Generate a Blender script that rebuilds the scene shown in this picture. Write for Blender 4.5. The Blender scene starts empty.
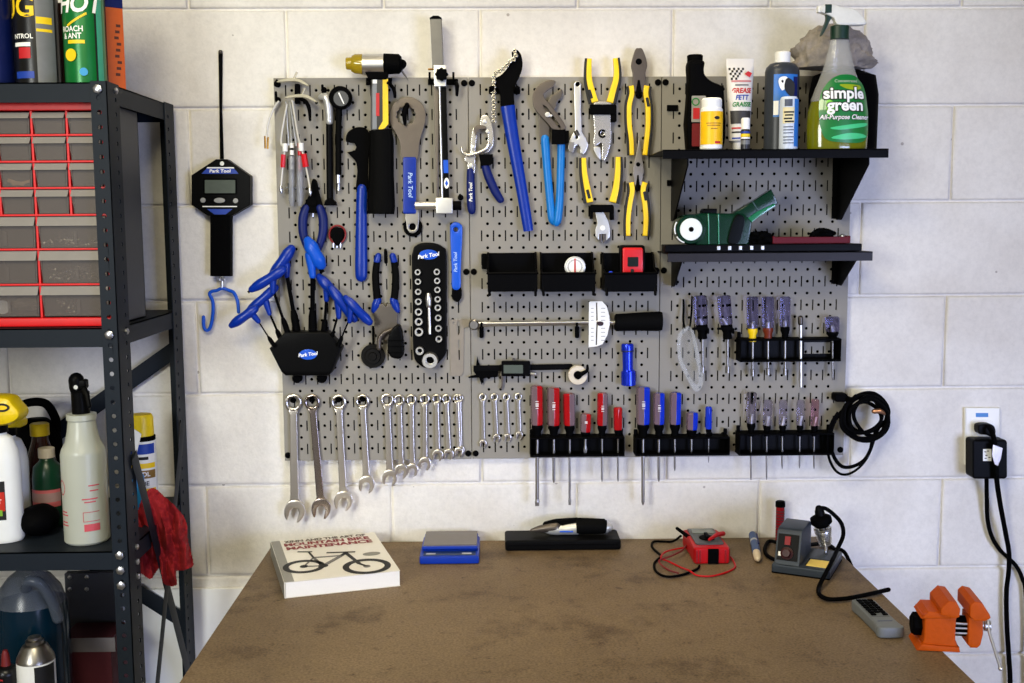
import bpy, bmesh, math, random
from mathutils import Vector, Matrix, noise
random.seed(7)
S = bpy.context.scene
COL = S.collection
PI = math.pi
V = Vector
PX = 1/466.0                      # metres per pixel on the wall
# ------------------------------------------------------------------ camera
F = 1092.4
CP = V((.4539, -2.3537, 1.6100))
_p, _y, _r = .1116, .0176, -.0063
FW = V((math.sin(_y)*math.cos(_p), math.cos(_y)*math.cos(_p), -math.sin(_p)))
_rt = V((math.cos(_y), -math.sin(_y), 0)); _up = _rt.cross(FW)
RT = math.cos(_r)*_rt + math.sin(_r)*_up
UP = -math.sin(_r)*_rt + math.cos(_r)*_up
cam = bpy.data.objects.new('camera', bpy.data.cameras.new('camera'))
COL.objects.link(cam)
cam.matrix_world = Matrix(((RT.x, UP.x, -FW.x, CP.x), (RT.y, UP.y, -FW.y, CP.y), (RT.z, UP.z, -FW.z, CP.z), (0, 0, 0, 1)))
cam.data.sensor_width = 36; cam.data.lens = F/1024*36; cam.data.clip_start = .05
S.camera = cam

def _ray(px, py): return FW + RT*((px-512)/F) + UP*((341.5-py)/F)
def at(px, py, o):
    """survey point: o metres out from the block wall"""
    d = _ray(px, py); return CP + d*((-o-CP.y)/d.y)
def onz(px, py, z):
    d = _ray(px, py); return CP + d*((z-CP.z)/d.z)

# ------------------------------------------------------------------ materials
def lin(c):
    f = lambda u: u/12.92 if u <= .04045 else ((u+.055)/1.055)**2.4
    return tuple(f(x/255) for x in c) + (1,)
MATS = {}
def mat(name, rgb, rough=.5, metal=0, var=.12, scale=60, bump=0, trans=0, alpha=1, coat=0, spec=.5, emit=None, ior=1.45):
    if name in MATS: return MATS[name]
    m = bpy.data.materials.new(name); m.use_nodes = True
    n, l = m.node_tree.nodes, m.node_tree.links
    b = n['Principled BSDF']; tc = n.new('ShaderNodeTexCoord')
    nz = n.new('ShaderNodeTexNoise'); nz.inputs['Scale'].default_value = scale; nz.inputs['Detail'].default_value = 4
    l.new(tc.outputs['Object'], nz.inputs['Vector'])
    mx = n.new('ShaderNodeMix'); mx.data_type = 'RGBA'
    c = lin(rgb)
    mx.inputs[6].default_value = tuple(max(0, x*(1-var)) for x in c[:3])+(1,)
    mx.inputs[7].default_value = tuple(min(1, x*(1+var)) for x in c[:3])+(1,)
    l.new(nz.outputs['Fac'], mx.inputs[0]); l.new(mx.outputs[2], b.inputs['Base Color'])
    b.inputs['Roughness'].default_value = rough; b.inputs['Metallic'].default_value = metal
    b.inputs['Transmission Weight'].default_value = trans; b.inputs['Alpha'].default_value = alpha
    b.inputs['Coat Weight'].default_value = coat; b.inputs['Specular IOR Level'].default_value = spec
    b.inputs['IOR'].default_value = ior
    if bump:
        bp = n.new('ShaderNodeBump'); bp.inputs['Strength'].default_value = bump; bp.inputs['Distance'].default_value = .002
        l.new(nz.outputs['Fac'], bp.inputs['Height']); l.new(bp.outputs['Normal'], b.inputs['Normal'])
    MATS[name] = m
    return m
BLK = mat('black plastic', (8, 8, 9), .38, spec=.05)
MBK = mat('matt black', (6, 6, 7), .6, spec=.02)
RUB = mat('black rubber grip', (10, 10, 10), .6, bump=.3, scale=400, spec=.03)
BLU = mat('blue grip', (4, 44, 146), .30, spec=.35)
LBL = mat('bright blue grip', (14, 82, 200), .33, spec=.35)
SKY = mat('light blue grip', (14, 112, 190), .33, spec=.35)
NVY = mat('navy grip', (7, 24, 92), .45, spec=.3)
YEL = mat('yellow grip', (248, 205, 10), .4)
CHR = mat('chrome steel', (222, 220, 216), .33, 1, var=.06)
STL = mat('brushed steel', (150, 146, 140), .34, 1)
DST = mat('dark steel', (92, 86, 80), .42, 1)
GST = mat('grey tool steel', (92, 84, 77), .42, .65)
WHT = mat('white plastic', (238, 238, 234), .4, var=.03)
SIL = mat('silver paint', (196, 196, 192), .35, .5)
RED = mat('red plastic', (205, 16, 24), .35)
CLR = mat('clear plastic', (225, 228, 235), .08, trans=.92, var=.02)
CLV = mat('violet clear handle', (150, 150, 190), .1, trans=.75, var=.05)
BRS = mat('brass', (190, 140, 60), .3, 1)
INKB = mat('black ink', (14, 14, 14), .6)
INKW = mat('white ink', (245, 245, 242), .5, var=.02)
INKR = mat('red ink', (190, 24, 32), .55)
INKN = mat('blue ink', (22, 60, 160), .5)
INKY = mat('yellow ink', (246, 205, 20), .5)
INKG = mat('green ink', (20, 120, 50), .5)

# ------------------------------------------------------------------ mesh builder
def sm(pts, k=6, closed=False):
    """Catmull-Rom smoothing of a point list"""
    P = [V(p) for p in pts]; n = len(P); out = []
    for i in range(n if closed else n-1):
        g = (lambda j: P[j % n]) if closed else (lambda j: P[min(max(j, 0), n-1)])
        a, b, c, d = g(i-1), g(i), g(i+1), g(i+2)
        for s in range(k):
            t = s/k
            out.append(.5*((2*b)+(c-a)*t+(2*a-5*b+4*c-d)*t*t+(3*b-a-3*c+d)*t*t*t))
    if not closed: out.append(P[-1])
    return out
def circ(cx, cy, r, n=24, ry=None, a0=0, a1=2*PI):
    ry = r if ry is None else ry
    full = abs(a1-a0-2*PI) < 1e-6
    return [(cx+r*math.cos(a0+(a1-a0)*i/(n if full else n-1)), cy+ry*math.sin(a0+(a1-a0)*i/(n if full else n-1))) for i in range(n)]
def rrect(x0, y0, x1, y1, r, n=4):
    o = []
    for cx, cy, a in ((x1-r, y1-r, 0), (x0+r, y1-r, PI/2), (x0+r, y0+r, PI), (x1-r, y0+r, 1.5*PI)):
        o += [(cx+r*math.cos(a+PI/2*i/n), cy+r*math.sin(a+PI/2*i/n)) for i in range(n+1)]
    return o
def flat2d(outline, holes, ht, bev):
    """filled 2-D outline with holes, extruded and rounded -> (verts, faces) in its own XY plane"""
    cu = bpy.data.curves.new('t', 'CURVE'); cu.dimensions = '2D'; cu.fill_mode = 'BOTH'
    bev = min(bev, ht*.95)
    cu.extrude = max(ht-bev, 0); cu.bevel_depth = bev; cu.bevel_resolution = 1; cu.offset = -bev
    for poly in [outline]+list(holes):
        sp = cu.splines.new('POLY'); sp.points.add(len(poly)-1); sp.use_cyclic_u = True
        for p, q in zip(sp.points, poly): p.co = (q[0], q[1], 0, 1)
    ob = bpy.data.objects.new('t', cu); me = bpy.data.meshes.new_from_object(ob)
    vs = [v.co.copy() for v in me.vertices]; fs = [tuple(p.vertices) for p in me.polygons]
    bpy.data.objects.remove(ob); bpy.data.curves.remove(cu); bpy.data.meshes.remove(me)
    ix = {}; nv = []; mp = []
    for v in vs:
        key = (round(v.x, 6), round(v.y, 6), round(v.z, 6))
        if key not in ix: ix[key] = len(nv); nv.append(v)
        mp.append(ix[key])
    nf = []
    for f in fs:
        g = []
        for i in f:
            if mp[i] not in g: g.append(mp[i])
        if len(g) > 2: nf.append(tuple(g))
    return nv, nf
_TXT = {}
def text2d(s, thick=.0002, bold=0):
    if (s, bold) not in _TXT:
        cu = bpy.data.curves.new('t', 'FONT'); cu.body = s; cu.align_x = 'CENTER'; cu.align_y = 'CENTER'; cu.resolution_u = 3
        cu.offset = bold
        ob = bpy.data.objects.new('t', cu); me = bpy.data.meshes.new_from_object(ob)
        _TXT[(s, bold)] = ([v.co.copy() for v in me.vertices], [tuple(p.vertices) for p in me.polygons])
        bpy.data.objects.remove(ob); bpy.data.curves.remove(cu); bpy.data.meshes.remove(me)
    return _TXT[(s, bold)]
WALLM = Matrix(((1, 0, 0), (0, 0, -1), (0, 1, 0)))       # local XY -> wall XZ, local +Z -> out from the wall
class MB:
    def __init__(s): s.v = []; s.f = []; s.m = []
    def add(s, vs, fs, mi=0):
        b = len(s.v); s.v += [V(v) for v in vs]; s.f += [tuple(b+i for i in f) for f in fs]
        s.m += list(mi) if isinstance(mi, (list, tuple)) else [mi]*len(fs)
        return s
    def box(s, c, d, bev=0, M=None, mi=0):
        bm = bmesh.new(); bmesh.ops.create_cube(bm, size=1)
        for v in bm.verts: v.co = V((v.co.x*d[0], v.co.y*d[1], v.co.z*d[2]))
        if bev: bmesh.ops.bevel(bm, geom=list(bm.edges), offset=min(bev, min(d)*.49), segments=2, affect='EDGES', profile=.5)
        bm.verts.index_update()
        vs = [(M @ v.co if M else v.co)+V(c) for v in bm.verts]; fs = [[v.index for v in f.verts] for f in bm.faces]
        bm.free(); return s.add(vs, fs, mi)
    def flat(s, outline, z0, z1, M, bev=0, holes=(), mi=0):
        """M 4x4: local XY plane to world, extruded local z0..z1"""
        vs, fs = flat2d([tuple(p)[:2] for p in outline], [[tuple(p)[:2] for p in h] for h in holes], abs(z1-z0)/2, bev)
        zc = (z0+z1)/2
        return s.add([M @ V((v.x, v.y, v.z+zc)) for v in vs], fs, mi)
    def slab(s, pts, o0, o1, bev=.0008, holes=(), mi=0):
        """outline measured on the photograph, o0..o1 metres out from the wall"""
        mid = (o0+o1)/2
        c = lambda p: (lambda w: (w.x, w.z))(at(p[0], p[1], mid))
        vs, fs = flat2d([c(p) for p in pts], [[c(p) for p in h] for h in holes], (o1-o0)/2, bev)
        return s.add([V((v.x, -mid-v.z, v.y)) for v in vs], fs, mi)
    def sweep(s, P, R, n=12, flat=1.0, ref=None, cap=True, flute=0, fk=0, mis=None, mi=0):
        P = [V(p) for p in P]; k = len(P)
        if not isinstance(R, (list, tuple)): R = [R]*k
        elif len(R) != k:
            R = [R[0]+(R[-1]-R[0])*i/(k-1) for i in range(k)] if len(R) == 2 else [R[min(int(i*(len(R)-1)/(k-1)), len(R)-2)]*(1-((i*(len(R)-1)/(k-1))-min(int(i*(len(R)-1)/(k-1)), len(R)-2)))+R[min(int(i*(len(R)-1)/(k-1)), len(R)-2)+1]*((i*(len(R)-1)/(k-1))-min(int(i*(len(R)-1)/(k-1)), len(R)-2)) for i in range(k)]
        T = [(P[min(i+1, k-1)]-P[max(i-1, 0)]).normalized() for i in range(k)]
        ref = V(ref) if ref else (V((0, -1, 0)) if abs(T[0].y) < .9 else V((1, 0, 0)))
        rings = []
        a = (ref-T[0]*ref.dot(T[0])).normalized()
        for i in range(k):
            a = (a-T[i]*a.dot(T[i])).normalized(); b = T[i].cross(a)
            rings.append((P[i], T[i], a, b, R[i]))
        if cap == 'round':
            p, t, a, b, r = rings[0]; pre = [(p-t*r*math.sin(x), t, a, b, r*math.cos(x)) for x in (1.35, .9, .45)]
            p, t, a, b, r = rings[-1]; post = [(p+t*r*math.sin(x), t, a, b, r*math.cos(x)) for x in (.45, .9, 1.35)]
            rings = pre+rings+post
        vs = []; fs = []; ms = []
        for p, t, a, b, r in rings:
            for j in range(n):
                th = 2*PI*j/n; rr = r*(1+flute*math.cos(fk*th)) if fk else r
                vs.append(p+a*(rr*flat*math.cos(th))+b*(rr*math.sin(th)))
        for i in range(len(rings)-1):
            for j in range(n):
                fs.append((i*n+j, i*n+(j+1) % n, (i+1)*n+(j+1) % n, (i+1)*n+j)); ms.append(mis(j/n) if mis else mi)
        if cap:
            fs.append(tuple(reversed(range(n)))); fs.append(tuple(range((len(rings)-1)*n, len(rings)*n))); ms += [mi, mi]
        return s.add(vs, fs, ms)
    def tube(s, pts, r, o=.03, k=0, closed=False, **kw):
        """path measured on the photograph (x, y[, out]), radius in wall pixels"""
        P = [at(p[0], p[1], p[2] if len(p) > 2 else o) for p in pts]
        if k: P = sm(P, k, closed)
        if closed: P.append(P[0].copy())
        R = [x*PX for x in r] if isinstance(r, (list, tuple)) else r*PX
        return s.sweep(P, R, **kw)
    def lathe(s, prof, c, axis=(0, 0, 1), n=24, flat=1.0, mi=0, mis=None):
        """prof [(radius, height)] round an axis; flat squashes it front to back"""
        ax = V(axis).normalized(); u = ax.orthogonal().normalized() if abs(ax.z) < .99 else V((1, 0, 0)); w = ax.cross(u)
        vs = []; fs = []
        for r, h in prof:
            for j in range(n):
                t = 2*PI*j/n; vs.append(V(c)+ax*h+u*(r*math.cos(t))+w*(r*flat*math.sin(t)))
        for i in range(len(prof)-1):
            for j in range(n): fs.append((i*n+j, i*n+(j+1) % n, (i+1)*n+(j+1) % n, (i+1)*n+j))
        fs.append(tuple(reversed(range(n)))); fs.append(tuple(range((len(prof)-1)*n, len(prof)*n)))
        return s.add(vs, fs, mi)
    def disc(s, px, py, r, o0, o1, n=20, bev=.0005, hole=0, ry=None, mi=0):
        return s.slab(circ(px, py, r, n, ry), o0, o1, bev, [circ(px, py, hole, n)] if hole else (), mi)
    def ball(s, c, r, n=12, mi=0):
        r = r if isinstance(r, (list, tuple)) else (r, r, r)
        vs = []; fs = []; m = n//2
        for i in range(1, m):
            a = PI*i/m
            for j in range(n): vs.append(V(c)+V((r[0]*math.sin(a)*math.cos(2*PI*j/n), r[1]*math.sin(a)*math.sin(2*PI*j/n), -r[2]*math.cos(a))))
        for i in range(m-2):
            for j in range(n): fs.append((i*n+j, i*n+(j+1) % n, (i+1)*n+(j+1) % n, (i+1)*n+j))
        vs += [V(c)-V((0, 0, r[2])), V(c)+V((0, 0, r[2]))]; a, b = len(vs)-2, len(vs)-1
        for j in range(n): fs.append(((j+1) % n, j, a)); fs.append(((m-2)*n+j, (m-2)*n+(j+1) % n, b))
        return s.add(vs, fs, mi)
    def lump(s, c, r, amp=.2, freq=3, seed=0, n=48, ridge=False, mi=0):
        b = len(s.v); s.ball((0, 0, 0), 1, n, mi)
        for i in range(b, len(s.v)):
            d = s.v[i].normalized(); q = d*freq+V((seed*7.3, seed*3.1, 0))
            h = noise.fractal(q, .9, 2.1, 4)
            if ridge: h = .35-abs(h)*1.6
            s.v[i] = V(c)+V((d.x*r[0], d.y*r[1], d.z*r[2]))*(1+amp*h)
        return s
    def text(s, t, c, size, ang=0, M=None, thick=0, sx=1, bold=0, shear=0, mi=0):
        """flat lettering centred on world point c, on a wall-parallel plane unless M (3x3) is given; size = cap height"""
        vs, fs = text2d(t, bold=bold); k = size/.7
        R = Matrix.Rotation(ang, 3, 'Z'); M = M or WALLM
        return s.add([V(c)+M @ (R @ V((v.x*k*sx+v.y*k*shear, v.y*k, 0))) for v in vs], fs, mi)
    def arctext(s, t, c, r, z, size, a=0, sx=1, bold=0, shear=0, flat=1.0, mi=0):
        """lettering wrapped on the front of an upright bottle of radius r at height z; a = turn from facing -Y"""
        vs, fs = text2d(t, bold=bold); k = size/.7
        out = []
        for v in vs:
            th = (v.x*k*sx+v.y*k*shear)/r+a
            out.append(V((c[0]+r*math.sin(th), c[1]-r*flat*math.cos(th), z+v.y*k)))
        return s.add(out, fs, mi)
    def arcpatch(s, c, r, z0, z1, a0, a1, n=14, flat=1.0, mi=0):
        vs = []; fs = []
        for i in range(n+1):
            t = a0+(a1-a0)*i/n
            for z in (z0, z1): vs.append(V((c[0]+r*math.sin(t), c[1]-r*flat*math.cos(t), z)))
        for i in range(n): fs.append((2*i, 2*i+2, 2*i+3, 2*i+1))
        return s.add(vs, fs, mi)
    def obj(s, name, m, parent=None, label=None, ang=38):
        loc = V((0, 0, 0))
        if parent is None:
            lo = [min(v[i] for v in s.v) for i in range(3)]; hi = [max(v[i] for v in s.v) for i in range(3)]
            loc = V(((lo[0]+hi[0])/2, (lo[1]+hi[1])/2, lo[2]))
            org = loc
        else: org = V(parent['_org'])
        me = bpy.data.meshes.new(name); me.from_pydata([v-org for v in s.v], [], s.f)
        ms = m if isinstance(m, (list, tuple)) else [m]
        for x in ms: me.materials.append(x)
        me.polygons.foreach_set('material_index', s.m)
        me.polygons.foreach_set('use_smooth', [True]*len(me.polygons))
        me.validate(); me.update()
        me.set_sharp_from_angle(angle=math.radians(ang))
        o = bpy.data.objects.new(name, me); COL.objects.link(o); o.location = loc
        wn = o.modifiers.new('weighted normals', 'WEIGHTED_NORMAL'); wn.keep_sharp = True
        o['_org'] = list(org)
        if parent is not None: o.parent = parent
        if label: o['label'] = label
        return o
def tag(o, label, cat, group=None):
    o['label'] = label; o['category'] = cat
    if group: o['group'] = group
    return o
def thing(name, label, cat, loc, group=None):
    o = bpy.data.objects.new(name, None); COL.objects.link(o); o.location = loc; o.empty_display_size = .02
    o['_org'] = list(loc)
    return tag(o, label, cat, group)
def struct(o): o['kind'] = 'structure'; return o
def one(mb, name, m, label, cat, group=None): return tag(mb.obj(name, m), label, cat, group)
# ------------------------------------------------------------------ the room
ZT = .9045                                   # bench top height
def wall_material():
    m = bpy.data.materials.new('painted block'); m.use_nodes = True
    n, l = m.node_tree.nodes, m.node_tree.links; b = n['Principled BSDF']
    tc = n.new('ShaderNodeTexCoord')
    def nz(sc, det=5, rough=.55):
        t = n.new('ShaderNodeTexNoise'); t.inputs['Scale'].default_value = sc; t.inputs['Detail'].default_value = det
        t.inputs['Roughness'].default_value = rough; l.new(tc.outputs['Object'], t.inputs['Vector']); return t
    def ramp(src, p0, c0, p1, c1):
        r = n.new('ShaderNodeValToRGB'); e = r.color_ramp.elements
        e[0].position, e[0].color = p0, c0; e[1].position, e[1].color = p1, c1
        l.new(src, r.inputs[0]); return r
    def mix(f, a, bcol):
        x = n.new('ShaderNodeMix'); x.data_type = 'RGBA'; l.new(f, x.inputs[0])
        for i, q in ((6, a), (7, bcol)):
            if isinstance(q, tuple): x.inputs[i].default_value = q
            else: l.new(q, x.inputs[i])
        return x.outputs[2]
    big = nz(3.2, 6); fine = nz(90, 6, .7); pit = n.new('ShaderNodeTexVoronoi'); pit.inputs['Scale'].default_value = 19
    l.new(tc.outputs['Object'], pit.inputs['Vector'])
    base = ramp(big.outputs['Fac'], .34, lin((214, 208, 199)), .62, lin((232, 228, 221)))
    # pin holes in the block face: a scattered few of the voronoi cells
    sel = n.new('ShaderNodeMath'); sel.operation = 'GREATER_THAN'; sel.inputs[1].default_value = .72
    sp = n.new('ShaderNodeSeparateColor'); l.new(pit.outputs['Color'], sp.inputs[0]); l.new(sp.outputs[0], sel.inputs[0])
    near = n.new('ShaderNodeMath'); near.operation = 'LESS_THAN'; near.inputs[1].default_value = .065; l.new(pit.outputs['Distance'], near.inputs[0])
    both = n.new('ShaderNodeMath'); both.operation = 'MULTIPLY'; l.new(sel.outputs[0], both.inputs[0]); l.new(near.outputs[0], both.inputs[1])
    sc = n.new('ShaderNodeMath'); sc.operation = 'MULTIPLY'; sc.inputs[1].default_value = .6; l.new(both.outputs[0], sc.inputs[0])
    c1 = mix(sc.outputs[0], base.outputs[0], lin((120, 108, 96)))
    gr = ramp(fine.outputs['Fac'], .3, (.9, .9, .9, 1), .6, (1, 1, 1, 1))
    mu = n.new('ShaderNodeMix'); mu.data_type = 'RGBA'; mu.blend_type = 'MULTIPLY'; mu.inputs[0].default_value = 1
    l.new(c1, mu.inputs[6]); l.new(gr.outputs[0], mu.inputs[7]); l.new(mu.outputs[2], b.inputs['Base Color'])
    b.inputs['Roughness'].default_value = .62
    bp = n.new('ShaderNodeBump'); bp.inputs['Strength'].default_value = .35; bp.inputs['Distance'].default_value = .0025
    l.new(fine.outputs['Fac'], bp.inputs['Height']); l.new(bp.outputs['Normal'], b.inputs['Normal'])
    return m
WALLMAT = wall_material()
ZC = [1.0924+.9568-.2032*k for k in range(-4, 12)]           # bed joints
def block_wall():
    """concrete blocks laid in half bond: each face a slightly pillowed quad standing 2.5 mm proud of the joints"""
    mb = MB(); XL, XR = -2.2, 3.2
    jx = {-1: at(188, 4, 0).x, 0: at(672.5, 60, 0).x, 1: at(952.5, 150, 0).x, 2: at(860.5, 250, 0).x, 3: at(945, 340, 0).x,
          4: at(850.5, 430, 0).x, 5: at(576, 510, 0).x}
    rows = [(ZC[i], ZC[i+1]) for i in range(len(ZC)-1)]
    Yj = .0075
    for i, (zt, zb) in enumerate(rows):
        if zt <= 0: continue
        zb = max(zb, 0); k = i-4                              # k = 0 for the row that starts the survey
        x0 = jx.get(k, jx[1] if k % 2 else jx[0]); off = (x0-XL) % .4064
        xs = [XL]+[XL+off+.4064*j for j in range(int((XR-XL)/.4064)+2) if XL+.02 < XL+off+.4064*j < XR-.02]+[XR]
        for a, b in zip(xs, xs[1:]):
            g = .0026; r = .009
            a1, b1, t1, l1 = a+g, b-g, zt-g, zb+g
            Q = [(a1, l1), (b1, l1), (b1, t1), (a1, t1)]
            ring = lambda d, y: [V((x+(d if x == a1 else -d), y, z+(d if z == l1 else -d))) for x, z in Q]
            R = [ring(0, Yj), ring(.0006, .0022), ring(.004, .0005), ring(r, 0)]
            vs = sum(R, []); fs = []
            for q in range(3):
                for j in range(4): fs.append((q*4+j, q*4+(j+1) % 4, q*4+4+(j+1) % 4, q*4+4+j))
            fs.append((12, 13, 14, 15)); mb.add(vs, fs)
    mb.add([V((XL, Yj, 0)), V((XR, Yj, 0)), V((XR, Yj, ZC[0])), V((XL, Yj, ZC[0]))], [(0, 1, 2, 3)])
    mb.box(((XL+XR)/2, .1+Yj+.001, ZC[0]/2), (XR-XL, .2, ZC[0]))
    return struct(mb.obj('wall_back', WALLMAT, ang=60))
block_wall()
ZCEIL = ZC[0]
PLAIN = mat('plain painted wall', (212, 208, 200), .7)
struct(MB().box((-2.3, -1.9, ZCEIL/2), (.2, 4.2, ZCEIL)).obj('wall_left', PLAIN))
struct(MB().box((3.3, -1.9, ZCEIL/2), (.2, 4.2, ZCEIL)).obj('wall_right', PLAIN))
struct(MB().box((.5, -1.9, -.05), (5.8, 4.2, .1)).obj('floor', mat('concrete floor', (128, 124, 118), .7, scale=8, bump=.2)))
struct(MB().box((.5, -1.9, ZCEIL+.05), (5.8, 4.2, .1)).obj('ceiling', mat('white ceiling', (225, 223, 218), .8)))

# ------------------------------------------------------------------ workbench
def bench_material():
    m = bpy.data.materials.new('hardboard'); m.use_nodes = True
    n, l = m.node_tree.nodes, m.node_tree.links; b = n['Principled BSDF']; tc = n.new('ShaderNodeTexCoord')
    def nz(sc, d, r, st=None):
        t = n.new('ShaderNodeTexNoise'); t.inputs['Scale'].default_value = sc; t.inputs['Detail'].default_value = d; t.inputs['Roughness'].default_value = r
        if st:
            mp = n.new('ShaderNodeMapping'); mp.inputs['Scale'].default_value = st; l.new(tc.outputs['Object'], mp.inputs[0]); l.new(mp.outputs[0], t.inputs['Vector'])
        else: l.new(tc.outputs['Object'], t.inputs['Vector'])
        return t
    def ramp(src, *st):
        r = n.new('ShaderNodeValToRGB'); e = r.color_ramp.elements
        while len(e) < len(st): e.new(.5)
        for q, (p, c) in zip(e, st): q.position = p; q.color = c
        l.new(src, r.inputs[0]); return r.outputs[0]
    A = ramp(nz(2.2, 6, .6).outputs['Fac'], (.3, lin((104, 86, 64))), (.7, lin((134, 114, 88))))
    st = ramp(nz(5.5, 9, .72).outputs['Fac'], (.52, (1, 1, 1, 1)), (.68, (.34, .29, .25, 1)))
    fi = ramp(nz(240, 3, .6).outputs['Fac'], (.32, (.58, .57, .55, 1)), (.62, (1.1, 1.1, 1.1, 1)))
    def mul(a, c, f=1):
        x = n.new('ShaderNodeMix'); x.data_type = 'RGBA'; x.blend_type = 'MULTIPLY'; x.inputs[0].default_value = f
        l.new(a, x.inputs[6]); l.new(c, x.inputs[7]); return x.outputs[2]
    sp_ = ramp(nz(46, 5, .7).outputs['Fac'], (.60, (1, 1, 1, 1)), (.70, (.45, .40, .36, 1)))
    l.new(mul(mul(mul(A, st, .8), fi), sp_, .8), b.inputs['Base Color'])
    b.inputs['Roughness'].default_value = .55; b.inputs['Specular IOR Level'].default_value = .2
    bp = n.new('ShaderNodeBump'); bp.inputs['Strength'].default_value = .12; bp.inputs['Distance'].default_value = .001
    l.new(fi, bp.inputs['Height']); l.new(bp.outputs['Normal'], b.inputs['Normal'])
    return m
BX0, BX1, BD = -.0335, 1.1845, .80
bench = thing('workbench', 'brown hardboard topped workbench with dark oil stains standing against the block wall', 'workbench', ((BX0+BX1)/2, -BD/2, 0))
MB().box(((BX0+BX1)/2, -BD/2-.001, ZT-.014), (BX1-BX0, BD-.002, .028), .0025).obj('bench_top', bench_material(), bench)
WOOD = mat('pine', (160, 124, 82), .6, scale=12)
for x in (BX0+.07, BX1-.07):
    for y in (-.06, -BD+.07):
        MB().box((x, y, (ZT-.028)/2), (.07, .07, ZT-.028), .004).obj('leg', WOOD, bench)
for y in (-.04, -BD+.05):
    MB().box(((BX0+BX1)/2, y, ZT-.028-.045), (BX1-BX0-.06, .03, .09), .003).obj('apron', WOOD, bench)
MB().box(((BX0+BX1)/2, -BD/2, .2), (BX1-BX0-.1, BD-.16, .02), .002).obj('lower_shelf', WOOD, bench)

# pale panel that stands on the floor between the shelf rack and the bench
a = at(150, 590, .014); b_ = at(262, 590, .014)
one(MB().box(((a.x+b_.x)/2-.04, -.0066, a.z/2), (b_.x-a.x+.1, .010, a.z), .002), 'insulation_panel', mat('white foam', (246, 246, 244), .6, var=.02),
    'smooth bright white panel leaning on the block wall beside the brown bench', 'panel')

# ------------------------------------------------------------------ perforated steel panels
PO = .020                                     # front face, metres out from the blocks
PEG = mat('grey enamel steel', (140, 136, 128), .6, 0, var=.05, scale=14, spec=.2)
W16, H32, IN = .4064, .8128, .0254
def peg_panel_mesh():
    holes = []
    for r in range(1, 32):
        z = r*IN
        for c in range(14): holes.append(circ((1.5+c)*IN, z, .0033, 8))
        if r % 2:
            for c in range(15):
                x = (1+c)*IN; holes.append([(x-.0014, z-.0115), (x+.0014, z-.0115), (x+.0014, z+.0115), (x-.0014, z+.0115)])
    mb = MB()
    M = Matrix(((1, 0, 0, 0), (0, 0, -1, 0), (0, 1, 0, 0), (0, 0, 0, 1)))
    g = .0009
    mb.flat([(g, 0), (W16-g, 0), (W16-g, H32), (g, H32)], PO-.0016, PO, M, 0, holes)
    t = .0016; d = PO-.002
    for c, s in (((g+t/2, -d/2-.001, H32/2), (t, d, H32)), ((W16-g-t/2, -d/2-.001, H32/2), (t, d, H32)), ((W16/2, -d/2-.001, t/2), (W16-2*g, d, t)), ((W16/2, -d/2-.001, H32-t/2), (W16-2*g, d, t))):
        mb.box(c, s)
    mb.box((W16/2, -.004, H32/2), (W16-.004, .002, H32-.004), mi=1)  # added black sheet standing in for the shade behind the holes
    return mb
pz = 1.0924
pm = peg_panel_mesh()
pp = None
for i, lab in enumerate(('grey perforated steel panel behind the hex keys and long chrome wrenches, beside the hanging scale',
                         'grey perforated steel panel behind the black bins and red screwdrivers, middle of three',
                         'grey perforated steel panel behind the two black shelves and clear screwdrivers')):
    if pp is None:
        pp = pm.obj('pegboard_panel', [PEG, mat('hole shade backing', (6, 6, 6), .9, spec=0)]); o = pp; base = o.location.copy(); del o['_org']
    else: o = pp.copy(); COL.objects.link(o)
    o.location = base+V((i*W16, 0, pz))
    tag(o, lab, 'pegboard', 'steel pegboard panels on the wall')
    o['_org'] = list(o.location)
    for sx in (.008, W16-.008):
        for sz in (.012, H32/2, H32-.012):
            mb = MB(); mb.lathe([(.0068, 0), (.0068, .0012), (.0052, .003), (.002, .0036)], (i*W16+sx, -PO-.0001, pz+sz), (0, -1, 0), 12)
            mb.obj('mounting_screw', MBK, o, 'black mounting screw')
# ------------------------------------------------------------------ steel rack
RM = mat('slate enamel', (27, 33, 41), .5, 0, var=.1, scale=20, spec=.12)
XR = -.209; FO = .418; RO = .02; XL = XR-.914
rack = thing('shelf_rack', 'slate grey bolted steel shelf rack with punched posts, standing beside the hanging scale', 'shelf', ((XR+XL)/2, -.21, 0))
Z1, Z2, Z3, Z4 = at(100, 82, FO).z, at(60, 328.5, FO).z, at(60, 552.5, FO).z, .56
BH = .034
def post(x, front, sgn):
    """angle-iron upright: sgn -1 = right hand side (front flange runs to -X)"""
    mb = MB(); H = Z1+.002; t = .0022
    hz = [.02+.0254*i for i in range(int(H/.0254))]
    yf = -FO if front else -RO
    M = Matrix(((sgn, 0, 0, x), (0, -1 if front else -1, 0, yf), (0, 0, 1, 0), (0, 0, 0, 1)))
    # wide side flange, local plane = YZ
    d = 1 if front else -1
    Ms = Matrix(((0, 0, sgn, x), (d, 0, 0, yf), (0, 1, 0, 0), (0, 0, 0, 1)))
    mb.flat([(0, 0), (.062, 0), (.062, H), (0, H)], 0, t, Ms, .0004, [circ(.042, z, .0042, 8) for z in hz])
    # narrow flange, local plane = XZ
    Mf = Matrix(((sgn, 0, 0, x), (0, 0, d, yf), (0, 1, 0, 0), (0, 0, 0, 1)))
    mb.flat([(0, 0), (.029, 0), (.029, H), (0, H)], 0, t, Mf, .0004, [circ(.015, z, .0042, 8) for z in hz])
    return mb
for x, s in ((XR, -1), (XL, 1)):
    for fr in (True, False): post(x, fr, s).obj('post', RM, rack)
BOLT = mat('zinc bolt', (200, 200, 205), .3, 1)
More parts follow.
